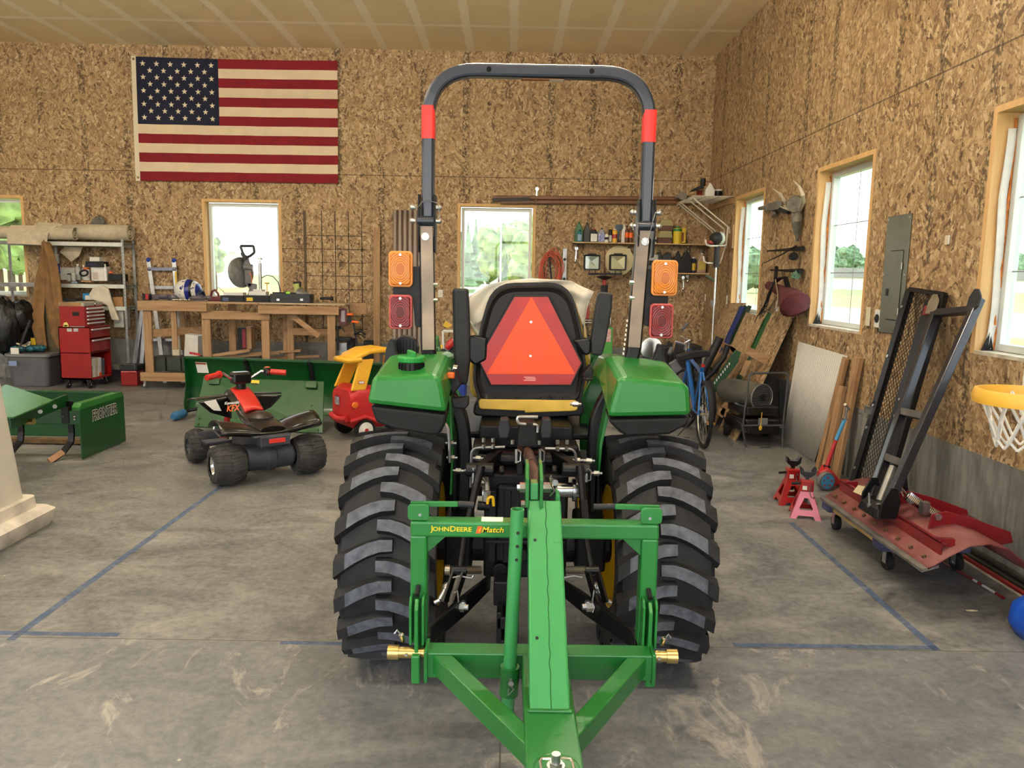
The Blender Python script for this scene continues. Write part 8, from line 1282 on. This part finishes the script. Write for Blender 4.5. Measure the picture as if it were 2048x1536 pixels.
# red extension cord coil, level
cd_ = thing('extension_cord', 'coiled red orange extension cord hanging right of the middle back window', 'cord', at(1100, 530, Y=11.44)); b = B(); cc = at(1101, 540, Y=11.43)
for k in range(9): rx, rz2 = .12+.012*(k % 4), .22+.02*((k*3) % 5); b.tube([cc+V((rx*cos(a)*(1+.1*sin(3*a+k))+.01*k-.04, -.01*(k % 3), rz2*sin(a)+.01*k-.06)) for a in [i*pi/10 for i in range(20)]], .0065, 5, closed=True)
mk('coil', b, mat('coral red cord', (196, 84, 60), .5), cd_, smooth=True); b = B(); b.tube([cc+V((-.02, -.02, .18)), cc+V((0, -.03, 0)), cc+V((.02, -.02, -.15)), cc+V((-.05, -.02, -.2))], .012, 6); mk('cord_end', b, dgrey, cd_, smooth=True)
lv = thing('spirit_level', 'long aluminium spirit level hanging upright on the back wall', 'level', at(1130, 530, Y=11.47)); p, q = at(1130, 497, Y=11.47), at(1130, 575, Y=11.47); b = B(); b.box((p.x-.03, 11.455, q.z), (p.x+.03, 11.48, p.z)); mk('body', b, alu, lv, bev=.003)
for f in (.28, .78): b = B(); z = p.z+(q.z-p.z)*f; b.cyl((p.x, 11.455, z), (p.x, 11.45, z), .022, n=16); mk('vial', b, dgrey, lv)
b = B(); b.box((p.x-.012, 11.452, p.z-.35), (p.x+.012, 11.4549, p.z-.2)); mk('grip_slot', b, galv, lv)
# twin work lamp on its stand, straw hat
YT = 10.9; wl = thing('work_light', 'twin square work lights on a red and black tripod behind the seat', 'work light', at(1208, 700, Y=YT)); Tp = lambda x, y, d=0: at(x, y, Y=YT+d)
for cx, cy, w, h, fm in ((1184, 525, 33, 31, (222, 228, 224)), (1236, 525, 34, 32, (226, 216, 176))):
    c = Tp(cx, cy); W2, H2 = wpx(cx, cy, YT, w)/2, wpx(cx, cy, YT, h)/2; b = B(); P = rrect(W2*2, H2*2, .02, 3); I = rrect(W2*1.62, H2*1.62, .015, 3); b.loft([[c+V((u, 0, v)) for u, v in I], [c+V((u, -.01, v)) for u, v in I], [c+V((u, -.015, v)) for u, v in P], [c+V((u, .06, v)) for u, v in P], [c+V((u*.7, .1, v*.7)) for u, v in P]], cap=False); b.box(c+V((-.06, .0, H2)), c+V((.06, .03, H2+.015))); hs = mk('lamp_head', b, blackm, wl, bev=0)
    k0 = c+V((0, .05, .02)); A, B_, C_, D_ = [c+V((sx*W2*.8, .0, sz*H2*.8)) for sx, sz in ((-1, -1), (1, -1), (1, 1), (-1, 1))]; b = B(); b.add([A, B_, C_, D_, k0], [(0, 1, 4), (1, 2, 4), (2, 3, 4), (3, 0, 4)]); mk('reflector', b, mat('lamp reflector %d' % cx, fm, .35, .55), hs); b = B(); b.box(c+V((-W2*.8, -.004, -H2*.8)), c+V((W2*.8, -.001, H2*.8))); mk('lens', b, glass, hs)
    b = B(); b.cyl(c+V((-.03, .03, -H2)), c+V((-.03, .03, -H2-.06)), .006); b.cyl(c+V((.05, .03, -H2)), c+V((.05, .03, -H2-.06)), .006); mk('lamp_bracket', b, blackm, wl)
b = B(); b.bar(Tp(1176, 548, .03), Tp(1244, 548, .03), .03, .025); b.lathe([(.02, 0), (.1, .03), (.11, .05), (.03, .06)], Tp(1209, 560), (0, 0, 1), 18); mk('cross_bar', b, blackm, wl, smooth=True); b = B(); b.cyl(Tp(1209, 555), Tp(1209, 572), .025); mk('red_pole', b, red, wl, smooth=True); b = B(); p = Tp(1209, 570); b.cyl(p, V((p.x, p.y, .4)), .03); b.cyl(p, p-V((0, 0, .12)), .05, n=8); [b.cyl((p.x, p.y, .55), (p.x+.38*cos(a), p.y+.38*sin(a), .0), .012) for a in (.5, 2.6, 4.7)]; mk('tripod', b, blackm, wl, smooth=True)
b = B(); c = at(1238, 521, Y=11.42); b.lathe([(.21, 0), (.215, .01), (.12, .015), (.11, .06), (.0, .07)], c, (0, -1, 0), 30); one('straw_hat', 'cream broad-brimmed hat hanging behind the right work light', 'hat', b, mat('cream straw', (206, 196, 156), .8, 0, .05, 10), smooth=True)
b = B(); p = at(1210, 500, Y=11.4); b.bar(p, at(1209, 548, Y=11.4), .012, .012); one('red_rod', 'thin dark red rod hanging between the work lights', 'rod', b, mr)
# wire shelf high in the corner with jugs
ws = thing('wire_shelf', 'white wire shelf on the right wall in the far corner', 'shelf', (2.6, 10.8, 2.7)); wwm = mat('white coated wire', (214, 208, 194), .4); zW = 2.72; xo = 2.38; ya, yb2 = 10.25, 11.25; b = B()
for k in range(30): y = ya+(yb2-ya)*k/29; b.cyl((xo, y, zW), (XR, y, zW), .0035, n=5, cap=False)
for x in (xo, xo+.17, xo+.34, XR-.02): b.cyl((x, ya, zW-.004), (x, yb2, zW-.004), .005, n=6)
b.cyl((xo, ya, zW-.035), (xo, yb2, zW-.035), .005, n=6); [b.cyl((xo, ya+(yb2-ya)*k/9, zW), (xo, ya+(yb2-ya)*k/9, zW-.035), .004, n=5) for k in range(10)]; mk('wire_deck', b, wwm, ws)
for y in (10.3, 10.55, 11.0, 11.15): b = B(); b.tube([(xo+.01, y, zW-.03), (XR-.02, y, zW-.40), (XR-.012, y, zW-.47)], .009, 8); mk('brace', b, wwm, ws, smooth=True)
b = B(); b.box((XR-.02, 10.2, zW-.09), (XR-.002, 11.3, zW-.02)); mk('cleat', b, woody, ws)
zW2 = zW+.006
bottle('jug', 'white handled jug at the front of the corner wire shelf', 'jug', 1419, 362, 392, 18, 10.6, white, 'jug2', white, zb=zW2); bottle('jug', 'pale tan canister left of the white jug on the wire shelf', 'jug', 1397, 372, 400, 15, 10.9, mat('tan plastic', (190, 176, 146), .5), 'jug', blackm, mat('red print', (150, 50, 40), .6), zb=zW2, lab=(.2, .7)); bottle('funnel_can', 'black bucket with white lid at the back of the corner wire shelf', 'bucket', 1436, 372, 392, 16, 10.75, blackm, 'jar', white, zb=zW2)
b = B(); P = [at(x, y, Y=10.7) for x, y in ((1381, 383), (1392, 375), (1406, 370), (1409, 376), (1395, 380))]; b.hexa(P, [p+V((0, .12, 0)) for p in P]); one('cap', 'black and yellow peaked scoop sticking out of the tan canister', 'scoop', b, blackm, bev=.006); b = B(); p = at(1406, 366, Y=10.8); b.cyl(p-V((0, 0, .04)), p+V((0, 0, .06)), .035); one('black_cap_bottle', 'black and yellow cap between the jugs on the wire shelf', 'bottle', b, blackm)
# string trimmer on double hooks
hk = thing('tool_hook', 'white steel tool hook pair holding the string trimmer', 'hook', at(1440, 500, X=XW)); U = lambda x, y, o=.1: at(x, y, X=XW-o)
b = B(); b.tube(fillet([U(1411, 480, .42), U(1412, 489, .42), U(1420, 492, .38), U(1452, 491, .08), U(1456, 455, .03)], .03), .011, 8); b.tube(fillet([U(1407, 513, .42), U(1408, 523, .42), U(1415, 526, .4), U(1440, 527, .1), U(1452, 490, .03)], .03), .010, 8); mk('hook', b, wwm, hk, smooth=True)
b = B(); b.box((XR-.03, U(1462, 470, .03).y-.05, 2.05), (XR-.002, U(1462, 470, .03).y+.05, 2.35)); mk('cleat', b, woodz, hk)
st2 = thing('string_trimmer', 'orange and grey string trimmer hanging head up in the far corner', 'trimmer', U(1432, 600, .25)); b = B(); c = U(1434, 477, .24); b.ball(c, .1, 14, (1, 1.1, .85)); mk('engine', b, dgrey, st2, smooth=True); b = B(); b.ball(U(1441, 477, .2), .085, 14, (.7, .9, 1)); mk('fuel_tank', b, mat('milky tank', (186, 194, 180), .4), st2, smooth=True); b = B(); b.box(U(1424, 486, .3)-V((.05, .05, .01)), U(1424, 486, .3)+V((.08, .08, .03))); mk('shroud', b, mat('orange red shroud', (170, 70, 46), .45), st2, bev=.01)
b = B(); b.cyl(U(1434, 492, .24), U(1432, 535, .24), .035); mk('grip', b, dgrey, st2, smooth=True); b = B(); p, q = U(1432, 535, .24), U(1424, 690, .26); b.cyl(p, q, .014); b.cyl(U(1425, 600, .25), U(1424, 612, .25), .03); mk('shaft', b, steel, st2, smooth=True)
b = B(); b.tube([at(1412, 550, X=XW-.3), at(1425, 560, X=XW-.2), at(1430, 562, X=XW-.1)], .02, 6); one('green_bracket', 'grey green bracket arm under the right end of the lower shelf', 'bracket', b, mat('sage metal', (96, 108, 92), .5), smooth=True)
b = B(); b.cyl(at(1419, 560, Y=11.3), V((at(1419, 560, Y=11.3).x, 11.3, .62)), .01); one('conduit', 'thin grey green conduit running down the corner', 'conduit', b, mat('sage metal', (96, 108, 92), .5))
# goods between the post and the seat, seen low through the tractor
wb = thing('tool_bin', 'blue tub of hand tools behind the left armrest', 'tub', at(895, 760, Y=8.6)); b = B(); p, q = at(876, 732, Y=8.6), at(930, 780, Y=8.6); b.box((p.x, 8.6, .0), (q.x, 9.0, p.z)); mk('tub', b, blue, wb, bev=.01)
b = B(); b.bar(at(878, 735, Y=8.65), at(912, 690, Y=8.65), .04, .05); one('grey_bar', 'grey lever lying across the blue tub', 'tool', b, dgrey, bev=.01)
dr2 = thing('tape_reel', 'yellow and black reel lying on the blue tub', 'reel', at(884, 706, Y=8.6)); b = B(); c = at(885, 706, Y=8.55); b.cyl(c, c+V((0, .06, 0)), .045, n=20); mk('reel', b, blackm, dr2, smooth=True); b = B(); b.box(c+V((-.06, .01, .02)), c+V((.0, .05, .09))); b.box(c+V((.0, .01, -.1)), c+V((.06, .05, -.03)), roty(-.6)); mk('yellow_body', b, ylw, dr2, bev=.008)
b = B(); b.tube([at(893, 697, Y=8.6), at(901, 688, Y=8.6), at(908, 682, Y=8.6)], [.03, .05, .04], 10); one('red_tool', 'red tool body lying above the yellow reel', 'tool', b, red, smooth=True); b = B(); b.box(at(907, 733, Y=8.55), at(921, 703, Y=8.55)+V((0, .02, 0))); wl3 = one('saw_handle', 'white slotted handle standing in the blue tub', 'handle', b, wcard, bev=.004); b = B(); b.box(at(912, 727, Y=8.545), at(916, 709, Y=8.545)+V((0, .003, 0))); mk('slot', b, blk, wl3)
b = B(); [b.bar(at(x0, y0, Y=10.6), at(x1, y1, Y=10.6), .03, .03) for x0, y0, x1, y1 in ((886, 662, 930, 662), (886, 662, 886, 730))]; one('folding_table', 'white folding frame leg against the back wall behind the left armrest', 'frame', b, white, bev=.003); b = B(); b.bar(at(874, 671, Y=10.9), at(906, 651, Y=10.9), .025, .02); one('mallet_handle', 'pale wooden handle leaning on the white frame', 'handle', b, woodx); b = B(); b.box(at(894, 652, Y=10.9)-V((.05, 0, .03)), at(900, 648, Y=10.9)+V((.02, .04, .02)), roty(.5)); one('yellow_clamp', 'yellow clamp head above the white frame', 'clamp', b, ylw, bev=.006)
wr = thing('chrome_rack', 'chrome wire rack against the back wall behind the right armrest', 'rack', at(1180, 700, Y=11.0)); z_ = at(1170, 640, Y=10.9).z; x0, x1 = at(1150, 640, Y=10.9).x, at(1222, 640, Y=10.9).x; b = B(); [b.cyl((x, y, 0), (x, y, z_+.04), .014) for x in (x0, x1) for y in (10.95, 11.35)]; mk('post', b, chrome, wr, smooth=True)
for z in (z_, .55, .12): b = B(); b.box((x0, 10.94, z-.005), (x1, 10.95, z)); b.box((x0, 10.94, z-.04), (x1, 10.95, z-.035)); [b.cyl((x0+(x1-x0)*k/14, 10.945, z-.038), (x0+(x1-x0)*(k+.5)/14, 10.945, z-.002), .003, n=4) for k in range(14)]; [b.cyl((x0, 10.95+.4*k/8, z), (x1, 10.95+.4*k/8, z), .003, n=4) for k in range(9)]; mk('wire_shelf', b, chrome, wr)
carton('gas_can', 'dark red can on the chrome rack partly behind the seat cover', 'can', 1158, 1178, 612, 638, 11.05, .2, rd); carton('grey_box', 'grey and black gear on the middle deck of the chrome rack', 'box', 1160, 1188, 672, 705, 11.0, .2, dgrey)
carton('soil_bag', 'tall green carton with white and brown print right of the right armrest', 'carton', 1206, 1224, 655, 712, 10.7, .15, mat('leaf green card', (80, 160, 70), .6), panel=(.0, .8, .5, .95), pm=mat('white and red print', (214, 214, 214), .6, 0, 0, 30, col2=(200, 90, 70)))
b = B(); P = [at(1204, 712, Y=10.65), at(1240, 730, Y=10.5)]; b.cyl(P[0], P[1], .02); one('black_tube', 'black tube lying low right of the green carton', 'tube', b, blackm)
